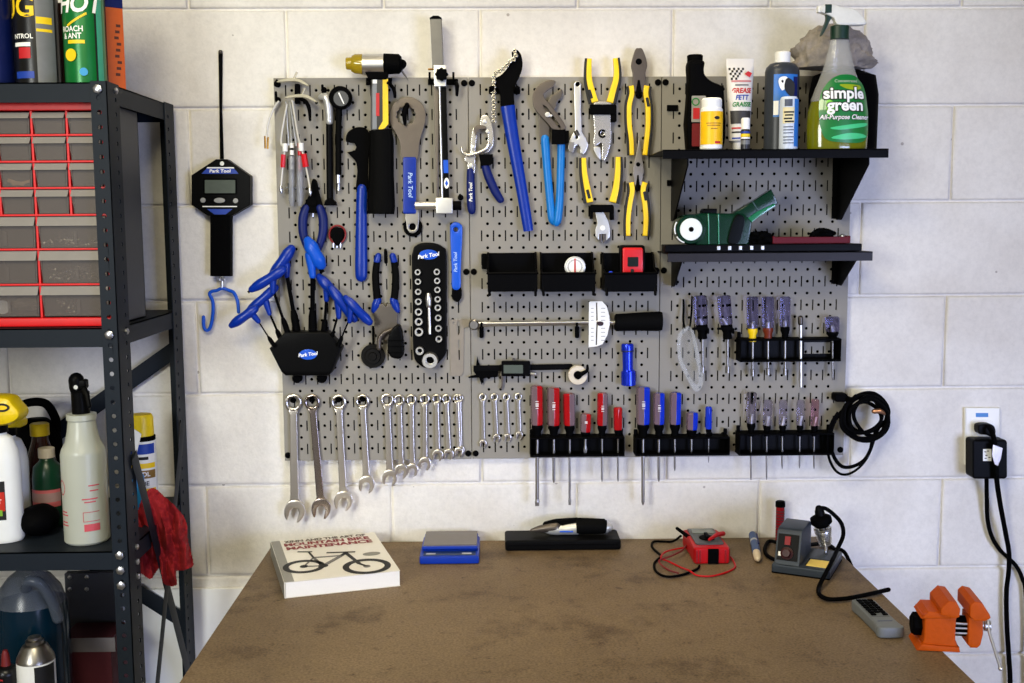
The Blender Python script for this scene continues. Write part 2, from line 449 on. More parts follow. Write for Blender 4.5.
for z in (Z1, Z2, Z3, Z4):
    mb = MB(); t = .002
    x0, x1 = XL+.0024, XR-.0024; y0, y1 = -FO+.0024, -RO-.0024
    mb.box(((x0+x1)/2, (y0+y1)/2, z-.0012), (x1-x0, y1-y0, .0024))
    mb.box(((x0+x1)/2, y0+.001, z-BH/2), (x1-x0, .002, BH)); mb.box(((x0+x1)/2, y1-.001, z-BH/2), (x1-x0, .002, BH))
    mb.box((x0+.001, (y0+y1)/2, z-BH/2), (.002, y1-y0, BH)); mb.box((x1-.001, (y0+y1)/2, z-BH/2), (.002, y1-y0, BH))
    mb.obj('shelf_board', RM, rack)
    if z < Z3-.1: continue
    for dz in ((-.012,) if z > Z3+.1 else (-.006, -.034, -.062)):
        b = MB().lathe([(.008, 0), (.008, .0045), (.004, .0065)], (XR-.015, -FO-.0001, z+dz), (0, -1, 0), 6)
        b.obj('bolt', BOLT, rack, 'shiny zinc bolt')
        MB().lathe([(.0055, 0), (.0055, .003), (.002, .005)], (XR+.0001, -FO+.042, z+dz+.002), (1, 0, 0), 8).obj('bolt', BOLT, rack, 'shiny zinc bolt')
def strap(P, w, ref):
    return MB().sweep(P, w, 4, ref=ref, flat=.12)
# cross straps on the back and on the end
yb = -RO+.004
zu, zl = at(168, 350, .02).z, at(168, 622, .02).z
strap([(XR-.02, yb, zu), (XL+.02, yb, zl)], .017, (0, -1, 0)).obj('brace', RM, rack)
strap([(XL+.02, yb-.004, zu), (XR-.02, yb-.004, zl)], .017, (0, -1, 0)).obj('brace', RM, rack)
xe = XR+.004
pa, pb = at(129, 455, FO-.042).z, .62
strap([(xe, -FO+.042, pa), (xe, -RO-.045, .60)], .016, (1, 0, 0)).obj('brace', RM, rack)
strap([(xe+.003, -RO-.042, at(177, 420, .06).z), (xe+.003, -FO+.045, .60)], .014, (1, 0, 0)).obj('brace', RM, rack)

# ------------------------------------------------------------------ drawer cabinet on the second shelf
CRED = mat('red cabinet plastic', (206, 18, 22), .4, spec=.3)
CGR = mat('grey cabinet shell', (56, 58, 62), .5)
SMK = mat('smoky clear drawer', (112, 104, 100), .35, alpha=.42, var=.05, spec=.15)
LIP = mat('drawer lip', (150, 146, 142), .35, alpha=.75, var=.05, spec=.4)
cx1 = -.2255; cf = .388; cr = .207; colw = .0618
cz0 = Z2+.0008; cz1 = at(60, 101.5, cf).z
cx0 = cx1-8*colw-.012
cab = thing('drawer_cabinet', 'red framed small parts cabinet with rows of smoky clear drawers', 'cabinet', ((cx0+cx1)/2, -(cf+cr)/2, cz0))
mb = MB(); w = .003
for X in (cx0, cx1-w): mb.box((X+w/2, -(cf-.012+cr)/2, (cz0+cz1)/2), (w, cf-.012-cr, cz1-cz0))
mb.box(((cx0+cx1)/2, -(cf-.012+cr)/2, cz1-w/2), (cx1-cx0, cf-.012-cr, w)); mb.box(((cx0+cx1)/2, -(cf-.012+cr)/2, cz0+w/2), (cx1-cx0, cf-.012-cr, w))
mb.box(((cx0+cx1)/2, -cr-w/2, (cz0+cz1)/2), (cx1-cx0, w, cz1-cz0)); mb.obj('shell', CGR, cab)
zs = [at(60, y, cf).z for y in (110.5, 135, 161.5, 188, 215, 249.2, 284.5, 317.5)]
mb = MB(); yb_ = -(cf-.006); bt = .0036
mb.box(((cx0+cx1)/2, yb_, (cz1+zs[0])/2), (cx1-cx0, .014, cz1-zs[0]), .002)
mb.box(((cx0+cx1)/2, yb_-.002, (zs[-1]+cz0)/2), (cx1-cx0, .018, zs[-1]-cz0), .003)
for z in zs[1:-1]: mb.box(((cx0+cx1)/2, yb_, z), (cx1-cx0, .014, bt), .0008)
for X in (cx0+.003, cx1-.003): mb.box((X, yb_, (cz0+cz1)/2), (.006, .013, cz1-cz0), .001)
cols = {}
for r in range(7):
    n = 8 if r < 4 else 4; wd = colw*8/n
    for c in range(1, n): mb.box((cx0+.006+c*wd, yb_+.002, (zs[r]+zs[r+1])/2), (.0042, .011, zs[r]-zs[r+1]), .0006)
mb.obj('frame', CRED, cab)
for r in range(7):
    n = 8 if r < 4 else 4; wd = colw*8/n
    for c in range(n):
        xa = cx0+.006+c*wd+.0026; xb = xa+wd-.0052; zt, zb = zs[r]-.0022, zs[r+1]+.0022; h = zt-zb; xm = (xa+xb)/2
        d = MB(); dep = .13
        y0 = -cf+.001
        xt = .004
        d.flat([(xa+xt, zb), (xb-xt*.3, zb), (xb, zt-h*.27), (xa, zt-h*.27)], 0, .0014, Matrix(((1, 0, 0, 0), (0, 0, 1, y0), (0, 1, 0, 0), (0, 0, 0, 1))), .0003)
        d.box((xm, y0+dep/2, zb+.0007), (xb-xa-.01, dep, .0012))
        for X in (xa+.004, xb-.004): d.box((X, y0+dep/2, zb+h*.36), (.0012, dep, h*.7))
        if r >= 4: d.box((xm+.006, y0-.0004, zb+h*.3), (.006, .001, h*.45))
        dd = d.obj('drawer', SMK, cab)
        p = MB(); p.sweep([(xa+.0005, y0-.003, zt-h*.16), (xb-.0005, y0-.003, zt-h*.16)], h*.15, 8, ref=(0, 0, 1), flat=.93)
        q = [V((x, y, z)) for x, y, z in ((xa, y0-.007, zt-h*.30), (xb, y0-.007, zt-h*.30), (xb, y0+.001, zt-.001), (xa, y0+.001, zt-.001))]
        p = MB(); p.add(q+[v+V((0, .0016, .0004)) for v in q], [(0, 1, 2, 3), (7, 6, 5, 4), (0, 4, 5, 1), (1, 5, 6, 2), (2, 6, 7, 3), (3, 7, 4, 0)])
        p.obj('finger_lip', LIP, dd, 'pale lip along the drawer top')
# what shows through the drawer fronts
def inD(px, py): return at(px, py, cf-.02)
WD = mat('pale wood', (198, 150, 98), .6)
m_ = MB()
for (x0, y0, x1, y1, w) in ((8, 180, 24, 184, .004), (12, 184, 30, 181, .003)):
    m_ = MB().sweep([inD(x0, y0), inD((x0+x1)/2, (y0+y1)/2+1), inD(x1, y1)], w, 6, flat=.5)
    one(m_, 'wooden_dowel', WD, 'short pale wood strip inside a smoky drawer, %s' % ('lying level' if w > .0035 else 'its end tipped up'), 'dowel', 'wood strips in the drawer')
p = inD(3, 307); one(MB().lathe([(.0125, 0), (.0125, .002)], p, (0, -1, 0), 20), 'white_disc', WHT, 'round white disc showing inside a bottom row drawer', 'disc')
p = inD(20, 303); one(MB().lump(p+V((0, .03, -.004)), (.026, .02, .011), .35, 3, 4, 24), 'brown_cloth_scrap', mat('tan scrap', (150, 132, 110), .8), 'tan scrap of cloth in the bottom row drawer beside a white disc', 'cloth')
rr = random.Random(3)
for lab, bx in (('loose bright screws heaped in a deep drawer, third row from the cabinet bottom', (40, 240, 92, 245)), ('loose bright fasteners heaped in a deep drawer, second row from the cabinet bottom', (50, 268, 92, 281)), ('few loose fittings scattered in the bottom deep drawer beside the post', (60, 296, 76, 313))):
    m_ = MB(); cnt = 26 if 'few' not in lab else 7
    for i in range(cnt):
        x = rr.uniform(bx[0], bx[2]); y = rr.uniform(bx[1], bx[3]); p = at(x, y, cf-.012-rr.random()*.05); a = rr.uniform(0, PI)
        m_.sweep([p, p+V((math.cos(a)*.014, rr.uniform(-.005, .005), math.sin(a)*.006))], .0016, 6)
        m_.ball(p, .003, 8)
    o = one(m_, 'loose_screws', CHR, lab, 'screws'); o['kind'] = 'stuff'

# ------------------------------------------------------------------ tins on the top shelf
def can(px, o, pxw, h, z, name, body, lab, cat='can', shoulder=True, cap=None):
    c = at(px, 80, o); c = V((c.x, -o, z)); sc = (V((c.x, c.y, c.z+.1))-CP).dot(FW)/F; r = pxw*sc/2
    t = thing(name, lab, cat, c)
    m = MB().lathe([(r*.93, .0), (r, .004), (r, h), (r*.96, h+.004), (r*.72, h+.016), (r*.5, h+.02)], c)
    m.obj('body', body, t)
    if cap: MB().lathe([(r*.8, h+.012), (r*.82, h+.045), (r*.7, h+.055), (r*.3, h+.056)], c).obj('cap', cap, t)
    return t, c, r
z1 = Z1+.0006
t, c, r = can(-5, .335, 40, .20, z1, 'spray_can', mat('navy tin', (12, 26, 82), .3, .3), 'plain dark navy spray can at the end of the top rack shelf', cap=NVY)
t, c, r = can(39, .33, 43, .205, z1, 'spray_can', mat('black tin', (22, 22, 24), .3, .3), 'black and grey lubricant spray can with yellow lettering on the top rack shelf', cap=YEL)
GRYL = mat('grey print', (112, 114, 116), .4)
def wrapl(t, c, r, name, m, z0, z1_, a0, a1, k=.0006, lab=None): MB().arcpatch(c, r+k, z0, z1_, a0, a1, 20).obj(name, m, t, lab)
wrapl(t, c, r, 'grey_panel', GRYL, c.z+.004, c.z+.2, .35, 1.25)
pz_ = lambda y: at(36, y, .37).z
MB().arctext('UG', (c.x, c.y), r+.0009, pz_(7), .035, -.55, 1, .02).obj('lettering', INKY, t)
MB().arctext('NTROL', (c.x, c.y), r+.0009, pz_(36), .008, -.25, 1, .02).obj('lettering', INKW, t)
wrapl(t, c, r, 'white_band', INKW, pz_(46), pz_(42), -.75, .1)
wrapl(t, c, r, 'red_label', INKR, pz_(58), pz_(47), -.5, .08)
wrapl(t, c, r, 'yellow_band', INKY, pz_(23), pz_(16), .38, 1.1, .001); wrapl(t, c, r, 'yellow_band', INKY, pz_(31), pz_(28), .38, 1.1, .001)
wrapl(t, c, r, 'blue_band', INKN, pz_(78), pz_(71), -.75, .2)
t, c, r = can(86.5, .335, 40, .21, z1, 'insect_spray_can', mat('green tin', (8, 110, 48), .3, .2), 'green insect spray can with white HOT lettering on the top rack shelf', cap=YEL)
wrapl(t, c, r, 'teal_stripe', mat('teal print', (60, 160, 130), .4), c.z+.004, c.z+.2, .95, 1.3, lab='teal stripe down the side')
wrapl(t, c, r, 'dark_seam', INKB, c.z+.004, c.z+.2, .84, .93)
MB().arctext('HOT', (c.x, c.y), r+.0014, pz_(4), .030, .1, .9, .03, .2).obj('lettering', INKW, t)
mb = MB(); 
for k in range(14): mb.arcpatch(c, r+.0009, pz_(24-k*.9)-.004, pz_(24-k*.9), -.5+k*.07, -.42+k*.07, 2)
mb.obj('yellow_swoosh', INKY, t)
MB().arctext('ROACH', (c.x, c.y), r+.0009, pz_(29), .0095, -.28, .9, .02).obj('lettering', INKW, t)
MB().arctext('& ANT', (c.x, c.y), r+.0009, pz_(36), .0095, -.28, .9, .02).obj('lettering', INKW, t)
wrapl(t, c, r, 'yellow_band', INKY, pz_(43.5), pz_(40), -.5, .35)
MB().lathe([(.011, 0), (.011, .0008)], (c.x-r*math.sin(.35), c.y-r*math.cos(.35)-.0012, pz_(55)), (-.34, -.94, 0), 20).obj('bug_emblem', INKY, t)
MB().lathe([(.007, 0), (.007, .0008)], (c.x-r*math.sin(-.25), c.y-r*math.cos(.25)-.001, pz_(72)), (.25, -.97, 0), 20).obj('blue_emblem', mat('cyan print', (40, 150, 210), .4), t)
ORG = mat('orange print', (205, 92, 26), .45)
c = V((-.246, -.268, z1)); t = thing('orange_carton', 'tall orange carton with navy top at the corner of the top rack shelf', 'box', c)
Mz = Matrix.Rotation(math.radians(-52), 3, 'Z')
MB().box(c+V((0, 0, .075)), (.032, .032, .15), .001, Mz).obj('body', ORG, t)
MB().box(c+Mz @ V((0, -.0163, .075)), (.0316, .0008, .148), 0, Mz).obj('side_panel', mat('carton brown', (84, 40, 22), .5), t, 'brown side')  # one side face in a darker brown than the orange body
MB().box(c+V((0, 0, .181)), (.0326, .0326, .062), .001, Mz).obj('top_panel', NVY, t, 'navy top')
mb = MB()
for k in range(9): mb.box(c+Mz @ V((.0163, .002+.002*(k % 3), .03+.011*k)), (.0008, .008, .005), 0, Mz)
mb.obj('small_print', mat('carton brown', (110, 44, 20), .5), t)
one(MB().box((-.345, -.20, z1+.085), (.12, .05, .17), .002), 'maroon_carton', mat('dark maroon print', (58, 22, 20), .6), 'dark maroon carton standing behind the spray cans on the top rack shelf', 'box')
# ------------------------------------------------------------------ third and fourth rack shelves
z3 = Z3+.0006; z4 = Z4+.0006
BOTW = mat('white jug plastic', (236, 238, 238), .35, var=.03)
def pump_jug(px, o, lab, hpx, hs=1):
    c = at(px, 540, o); c = V((c.x, -o, z3)); t = thing('weed_spray_jug', lab, 'bottle', c, 'white pump jugs on the rack')
    pt = at(px, hpx, o).z-z3
    R = .042
    MB().lathe([(R*.92, 0), (R, .006), (R, pt*.72), (R*.93, pt*.85), (R*.72, pt*.97), (.02, pt), (.02, pt+.006)], c, flat=.7).obj('body', BOTW, t)
    MB().lathe([(.022, pt+.004), (.022, pt+.022), (.018, pt+.024)], c).obj('collar', BLK, t, 'black collar')
    zt = pt; q_ = hs
    Mh = Matrix(((1, 0, 0, c.x), (0, 0, -1, c.y), (0, 1, 0, c.z), (0, 0, 0, 1)))
    prof = sm([(-.058*q_, zt+.022), (-.02*q_, zt+.016), (.030*q_, zt+.020), (.052*q_, zt+.030*q_), (.057*q_, zt+.044*q_), (.046*q_, zt+.060*q_), (.032*q_, zt+.073*q_), (-.02*q_, zt+.075*q_), (-.058*q_, zt+.070*q_)], 4, True)
    h = MB().flat([(p[0], p[1]) for p in prof], -.026*q_, .026*q_, Mh, .012*q_)
    h.lathe([(.02, pt+.008), (.021, pt+.022)], c)
    hh = h.obj('pump_head', mat('yellow pump', (228, 196, 16), .35), t, 'yellow pump head')
    MB().flat(circ(.026*q_, zt+.054*q_, .014*q_, 20, .008*q_), .0262*q_, .0270*q_, Mh, 0).obj('emblem', INKB, hh)
    MB().flat(circ(.026*q_, zt+.054*q_, .010*q_, 20, .004*q_), .0270*q_, .0274*q_, Mh, 0).obj('emblem_print', YEL, hh)
    L = MB().arcpatch(c, R+.0006, z3+.045, z3+.118, -.7, .55, flat=.7); L.obj('black_label', INKB, t)
    MB().arcpatch(c, R+.0010, z3+.062, z3+.098, -.7, .52, flat=.7).obj('red_label', mat('label red', (190, 38, 20), .4), t)
    MB().arctext('NT', (c.x, c.y), R+.0014, z3+.08, .008, .2, 1, .02, flat=.7).obj('lettering', INKW, t)
    MB().arcpatch(c, R+.0012, z3+.053, z3+.064, -.2, .4, flat=.7).obj('green_label', mat('leaf print', (120, 170, 40), .5), t)
pump_jug(2, .335, 'white spray jug with yellow pump head and red label, foremost on the rack shelf', 434)
pump_jug(11, .235, 'second white spray jug with yellow pump head, behind the first', 437, .72)
c = at(46, 545, .16); c = V((c.x, -.16, z3)); zc = lambda y, o=.16: at(46, y, o).z
t = thing('brown_bottle', 'dark brown bottle with yellow screw cap behind the white jugs', 'bottle', c)
AMB = mat('brown liquid', (46, 16, 14), .15, spec=.5)
MB().lathe([(.03, 0), (.033, .005), (.033, zc(470)-z3), (.026, zc(455)-z3), (.016, zc(440)-z3), (.015, zc(434)-z3)], c).obj('body', AMB, t)
MB().lathe([(.0185, zc(435)-z3), (.0185, zc(424)-z3), (.016, zc(423)-z3)], c).obj('cap', mat('yellow cap', (205, 180, 18), .4), t, 'yellow cap')
c = at(51.5, 545, .235); c = V((c.x, -.235, z3)); zc2 = lambda y: at(51, y, .235).z-z3
t = thing('green_bottle', 'squat dark green bottle with pink label band standing beside the clear spray bottle', 'bottle', c)
MB().lathe([(.027, 0), (.029, .005), (.029, zc2(478)), (.026, zc2(466)), (.014, zc2(460)), (.013, zc2(456))], c).obj('body', mat('dark green plastic', (4, 50, 32), .3), t)
MB().arcpatch(c, .0296, z3+zc2(504), z3+zc2(487), -1.2, 1.2).obj('label_band', mat('pink label', (188, 92, 96), .5), t, 'pink label band')
MB().arcpatch(c, .030, z3+zc2(499), z3+zc2(490), -1.2, 1.2).obj('print_strip', mat('grey pink print', (150, 120, 118), .5), t)
MB().lathe([(.0155, zc2(457)), (.0155, zc2(448)), (.014, zc2(447.5))], c+V((-.012, 0, 0)) if 0 else c).obj('cap', mat('off white cap', (196, 186, 172), .5), t, 'off white cap')
o_ = .325; c = at(36, 545, o_); c = V((c.x, -o_+.02, z3+.03))
one(MB().lump(c, (.036, .045, .0292), .06, 2, 9, 24), 'black_dust_bag', MBK, 'low rounded black bag lying in front of the green bottle', 'bag')
o_ = .09; c = at(44, 540, o_); c = V((c.x, -o_, z3)); zz = lambda y: at(44, y, o_).z-z3
t = thing('black_jug', 'black plastic jug with arched handle at the back of the third shelf', 'jug', c)
MB().lathe([(.045, 0), (.048, .006), (.048, zz(440)), (.04, zz(425)), (.02, zz(418))], c, flat=.7).obj('body', MBK, t)
MB().sweep(sm([c+V((-.034, 0, zz(432))), c+V((-.032, 0, zz(408))), c+V((-.01, 0, zz(402))), c+V((.02, 0, zz(404))), c+V((.037, 0, zz(418))), c+V((.04, 0, zz(432)))], 5), .009, 10).obj('handle', MBK, t)
# trigger spray bottle
o_ = .345; c = at(88, 547, o_); c = V((c.x, -o_, z3)); zq = lambda y: at(87, y, o_).z-z3
t = thing('spray_bottle', 'cloudy clear spray bottle with red print and black trigger beside the rack post', 'bottle', c)
FRO = mat('cloudy plastic', (200, 203, 190), .32, trans=.3, var=.06, scale=14)
MB().lathe([(.037, 0), (.0405, .004), (.0405, zq(453)), (.038, zq(448)), (.031, zq(441)), (.0265, zq(430)), (.0240, zq(420)), (.0265, zq(419)), (.0265, zq(413.5)), (.02, zq(413))], c, n=32).obj('body', FRO, t)
q = MB(); q.lathe([(.016, zq(413.5)), (.0165, zq(392)), (.013, zq(390))], c)
q.sweep([c+V((-.006, 0, zq(388))), c+V((-.006, -.0, zq(380)))], [.013, .014], 12, cap='round')
q.box(c+V((.0, 0, zq(384))), (.028, .02, .018), .004); q.sweep([c+V((.012, -.012, zq(388))), c+V((.02, -.02, zq(394))), c+V((.024, -.024, zq(404)))], [.006, .005, .004], 8, cap='round')
q.obj('trigger_head', BLK, t, 'black trigger head')
MB().lathe([(.004, 0), (.004, .0008)], c+V((-.002, -.0142, zq(386))), (0, -1, 0), 12).obj('nozzle', SIL, t)
PRT = mat('pink red print', (196, 78, 86), .5)
m_ = MB()
for a_, y_, w_ in ((.75, 482, .25), (.75, 487, .2), (.55, 495, .35), (.55, 498, .25), (-.75, 508, .2), (-.75, 511, .25), (-.75, 518, .2), (-.75, 521, .25)):
    m_.arcpatch(c, .0411, z3+zq(y_), z3+zq(y_-1.2), a_-w_, a_+w_)
m_.arcpatch(c, .0411, z3+zq(526), z3+zq(519), .25, .95)
for y_ in (507, 516): m_.arcpatch(c, .0411, z3+zq(y_+.6), z3+zq(y_), .22, .95)
m_.arcpatch(c, .0411, z3+zq(516), z3+zq(507), .22, .245)
ro = [(.0095*math.cos(2*PI*i/24), .0095*math.sin(2*PI*i/24)) for i in range(24)]
b = len(m_.v); vs = []
for k in (1, .86):
    for x, y in ro: th = -.85+x*k*1.0/.041; vs.append(V((c.x+.0413*math.sin(th), c.y-.0413*math.cos(th), z3+zq(484)+y*k*1.5)))
m_.add(vs, [(i, (i+1) % 24, 24+(i+1) % 24, 24+i) for i in range(24)])
m_.obj('print', PRT, t)
# yellow capped can behind the post
o_ = .13; c = at(145, 500, o_); c = V((c.x, -o_, z3)); zy = lambda y: at(145, y, o_).z-z3
t = thing('spray_can', 'yellow capped spray can with white and yellow label behind the red cloth', 'can', c)
MB().lathe([(.025, 0), (.0265, .004), (.0265, zy(440)), (.024, zy(437))], c).obj('body', WHT, t)
MB().lathe([(.0262, zy(440)), (.0262, zy(435.5)), (.024, zy(435))], c).obj('ring', MBK, t)
MB().lathe([(.0235, zy(435.5)), (.0235, zy(417)), (.02, zy(414)), (.01, zy(413.5))], c).obj('cap', mat('bright yellow cap', (240, 208, 10), .4), t, 'yellow cap')
for y0, y1, m, nm in ((452, 442, INKN, 'blue_print'), (466, 461, INKY, 'yellow_print'), (492, 486, INKY, 'yellow_print'), (476, 468, mat('olive print', (132, 100, 40), .5), 'brown_print')):
    MB().arcpatch(c, .0269, z3+zy(y0), z3+zy(y1), -.8, 1.3).obj(nm, m, t)
MB().arctext('TDL', (c.x, c.y), .0272, z3+zy(472), .009, .35, 1, .02).obj('lettering', INKW, t)
MB().arctext('BE', (c.x, c.y), .0272, z3+zy(481), .009, .45, 1, .02).obj('lettering', INKB, t)
MB().arcpatch(c, .0271, z3+zy(457.5), z3+zy(454.5), -.3, .7).obj('black_print', INKB, t)
o_ = .20; p = at(136, 492, o_)
one(MB().lathe([(.016, 0), (.017, .003), (.017, at(136, 476, o_).z-z3), (.012, at(136, 474, o_).z-z3+.003)], V((p.x, -o_, z3))), 'blue_tub', mat('sky blue tub', (20, 130, 200), .4), 'small sky blue tub half hidden behind the rack post', 'tub')
mb = MB().slab([(127, 424), (141.5, 434), (137, 452), (126, 449)], .265, .267, .0003); one(mb, 'paper_tag', mat('grey card', (190, 190, 192), .7), 'grey paper tag tilted behind the rack post', 'tag')

# red shop cloth hung over the end strap
def pip(x, y, P):
    r = False; j = len(P)-1
    for i in range(len(P)):
        if (P[i][1] > y) != (P[j][1] > y) and x < (P[j][0]-P[i][0])*(y-P[i][1])/(P[j][1]-P[i][1])+P[i][0]: r = not r
        j = i
    return r
def drape(P, o, fold, step=.8, th=.004):
    """hanging cloth: a grid inside an outline, folded in depth by fold(x, y), with a back skin"""
    x0, x1 = min(p[0] for p in P), max(p[0] for p in P); y0, y1 = min(p[1] for p in P), max(p[1] for p in P)
    idx = {}; F_ = []; B_ = []; nx, ny = int((x1-x0)/step)+2, int((y1-y0)/step)+2
    fs = []
    def g(i, j):
        if (i, j) not in idx:
            x, y = x0+i*step, y0+j*step; idx[(i, j)] = len(F_); d = o+fold(x, y)
            F_.append(at(x, y, d)); B_.append(at(x, y, d-th))
        return idx[(i, j)]
    cells = [(i, j) for i in range(nx) for j in range(ny) if pip(x0+(i+.5)*step, y0+(j+.5)*step, P)]
    cs = set(cells)
    for i, j in cells: fs.append((g(i, j), g(i, j+1), g(i+1, j+1), g(i+1, j)))
    n = len(F_); bk = [tuple(n+k for k in reversed(f)) for f in fs]; rim = []
    for i, j in cells:
        for di, dj, a, b in ((-1, 0, (i, j), (i, j+1)), (1, 0, (i+1, j+1), (i+1, j)), (0, -1, (i+1, j), (i, j)), (0, 1, (i, j+1), (i+1, j+1))):
            if (i+di, j+dj) not in cs: p, q = idx[a], idx[b]; rim.append((q, p, n+p, n+q))
    return MB().add(F_+B_, fs+bk+rim)
P = sm([(149, 489), (156, 489), (165, 497), (176, 507), (186, 521), (188, 540), (192, 556), (193, 566), (184, 570), (176, 572), (177, 584), (170, 586), (163, 582), (160, 568), (155, 574), (150, 579), (142, 574), (135, 570), (134, 553), (137, 538), (136, 522), (139, 507), (143, 497)], 4, True)
def fold(x, y):
    s = x-.22*(y-490); u = max(0, min(1, (y-492)/40))
    q = V((x*.045+.02*y, y*.03, 2.1)); w = noise.noise(q)
    return .030*u*(.5-abs(noise.noise(V((s*.11, y*.022, 4.2)))))+.016*w+.010*u*math.sin(s*.45+3*w)+.004*noise.noise(V((x*.3, y*.2, 0)))
one(drape([(p.x, p.y) for p in [V((q[0], q[1], 0)) for q in P]], .245, fold), 'shop_cloth', mat('red cotton', (138, 10, 18), .85, bump=.5, scale=300, var=.25), 'crumpled red shop cloth hung over the end strap of the rack', 'cloth')

# bottom shelf
o_ = .255; c = at(33, 640, o_); c = V((c.x, -o_, z4)); zj = lambda y: at(33, y, o_).z-z4
t = thing('washer_fluid_jug', 'big clear jug of dark blue fluid on the bottom rack shelf', 'jug', c)
TEA = mat('teal fluid', (4, 30, 46), .18, spec=.35)
MB().lathe([(.066, 0), (.0705, .008), (.0705, zj(628)), (.068, zj(610)), (.066, zj(601))], c, n=32, flat=.95).obj('body', TEA, t)
MB().lathe([(.066, zj(601)), (.058, zj(588)), (.04, zj(576)), (.024, zj(570)), (.02, zj(566))], c, n=32, flat=.95).obj('shoulder', mat('milky plastic', (84, 92, 104), .25, alpha=.75), t, 'milky empty shoulder')
MB().lathe([(.023, zj(566.5)), (.023, zj(560.5)), (.02, zj(560))], c).obj('cap', WHT, t)
MB().sweep(sm([c+V((.012, -.045, zj(580))), c+V((.025, -.062, zj(571))), c+V((.046, -.062, zj(573))), c+V((.06, -.05, zj(590))), c+V((.066, -.036, zj(612)))], 6), [.011, .0105, .011], 12, cap='round').obj('handle', mat('milky plastic', (84, 92, 104), .25), t, 'milky handle')
o_ = .355; c = at(38, 700, o_); c = V((c.x, -o_, z4)); zk = lambda y: at(38, y, o_).z-z4
t = thing('paint_tin', 'cone topped metal tin with white and black label before the blue jug', 'can', c)
MB().lathe([(.033, 0), (.0345, .004), (.0345, zk(660)), (.0335, zk(658))], c).obj('body', WHT, t)
MB().lathe([(.0345, zk(659.5)), (.0335, zk(656)), (.023, zk(645)), (.016, zk(643)), (.0165, zk(640)), (.012, zk(639)), (.012, zk(636.5)), (.008, zk(636))], c).obj('cone_top', STL, t, 'bare metal cone top')
MB().arcpatch(c, .0349, z4+.01, z4+zk(661), .3, 1.5).obj('black_label', INKB, t)
MB().arctext('C', (c.x, c.y), .0353, z4+zk(680), .012, -.1, 1, .03).obj('lettering', INKY, t)
o_ = .365; c = at(8, 700, o_); c = V((c.x, -o_+.0, z4)); zk2 = lambda y: at(8, y, o_).z-z4
t = thing('spray_tin', 'dark spray tin with dull red nozzle at the frame edge of the bottom shelf', 'can', c)
MB().lathe([(.022, 0), (.0235, .004), (.0235, zk2(673)), (.019, zk2(668)), (.01, zk2(665))], c).obj('body', mat('black tin', (22, 22, 24), .3, .3), t)
MB().lathe([(.009, zk2(666)), (.007, zk2(655)), (.004, zk2(650))], c).obj('nozzle', mat('dull red', (110, 20, 20), .5), t, 'dull red nozzle')
MB().arctext('C', (c.x, c.y), .0238, z4+zk2(678), .012, -.1, 1, .03).obj('lettering', INKR, t)
a = at(67, 620, .12); b = at(121, 683, .12)
bx = MB().box(((a.x+b.x)/2, -.12, (a.z+z4)/2-.012), (b.x-a.x, .1, a.z-z4-.0245), .002)
t = one(bx, 'carton', mat('maroon carton', (84, 28, 38), .7), 'maroon carton with grey label beside the blue jug on the bottom shelf', 'box')
q = at(92, 645, .171); MB().box((q.x, -.1705, q.z), (b.x-a.x-.012, .0008, .03)).obj('label_panel', mat('grey label', (128, 122, 124), .7), t, 'grey label')
a = at(66, 572, .05); b = at(122, 618, .05)
t = one(MB().box(((a.x+b.x)/2, -.05, (a.z+z4)/2+.0), (b.x-a.x, .02, a.z-z4-.001), .001), 'metal_plate', mat('grey sheet metal', (84, 86, 92), .5, .3), 'grey sheet metal plate with bolts leaning behind the carton', 'plate')
for x, y in ((70, 577), (87, 577), (70, 589), (87, 589)):
    p = at(x, y, .06); MB().lathe([(.0045, 0), (.0045, .003), (.002, .004)], p, (0, -1, 0), 8).obj('bolt', BOLT, t)
# ------------------------------------------------------------------ tools on the perforated panels
B0 = PO+.0004                                  # a tool resting flat against the panel starts here
def T(name, lab, cat, px, py, o=.03, group=None): return thing(name, lab, cat, at(px, py, o), group)
def ptext(s, px, py, o, hpx, ang=0, m=INKW, par=None, sx=1, bold=.02, shear=0, name='lettering'):
    return MB().text(s, at(px, py, o), hpx*PX, ang, sx=sx, bold=bold, shear=shear).obj(name, m, par)
def hook(px, py, lab, ln=.03, tip=6):
    """black peg: plate on the panel, arm straight out, tip turned up"""
    p = at(px, py, PO+.0002); m = MB()
    m.lathe([(.0062, 0), (.0062, .0022), (.005, .003)], p, (0, -1, 0), 14)
    m.sweep(sm([p, p+V((0, -ln*.8, 0)), p+V((0, -ln, .002)), p+V((0, -ln-.001, tip*PX))], 4), .0028, 8, ref=(0, 0, 1), cap='round')
    return one(m, 'peg_hook', MBK, lab, 'hook', 'black peg hooks on the panels')

# --- hanging scale on the blocks
t = thing('hanging_scale', 'black digital hanging scale with blue hook, strapped to the wall beside the rack', 'scale', at(222, 200, .015))
MB().slab([(217.5, 159.5), (228.5, 159.5), (251.5, 176), (251.5, 205), (233, 216), (209.5, 216), (193, 205), (193, 175.5)], .002, .03, .002).obj('body', BLK, t)
MB().slab([(211.3, 214), (231.8, 214), (231.8, 276), (211.3, 276)], .003, .027, .003).obj('grip', MBK, t)
MB().slab([(218.4, 51.5), (219.3, 50), (221.6, 50), (222.6, 51.5), (222.2, 110), (223.8, 159), (220, 159), (219.4, 110)], .002, .0045, .0005).obj('strap', MBK, t)
MB().ball(at(220.5, 52, .005), .004).obj('nail', DST, t)
MB().slab(rrect(203.2, 178.5, 236.8, 194.5, 1.2), .03, .0312, .0004).obj('bezel', MBK, t)
MB().slab(rrect(204.8, 180, 235.3, 193.2, .5), .0308, .0318, .0003).obj('screen', mat('lcd grey', (84, 92, 84), .5, spec=.15), t, 'grey green screen')
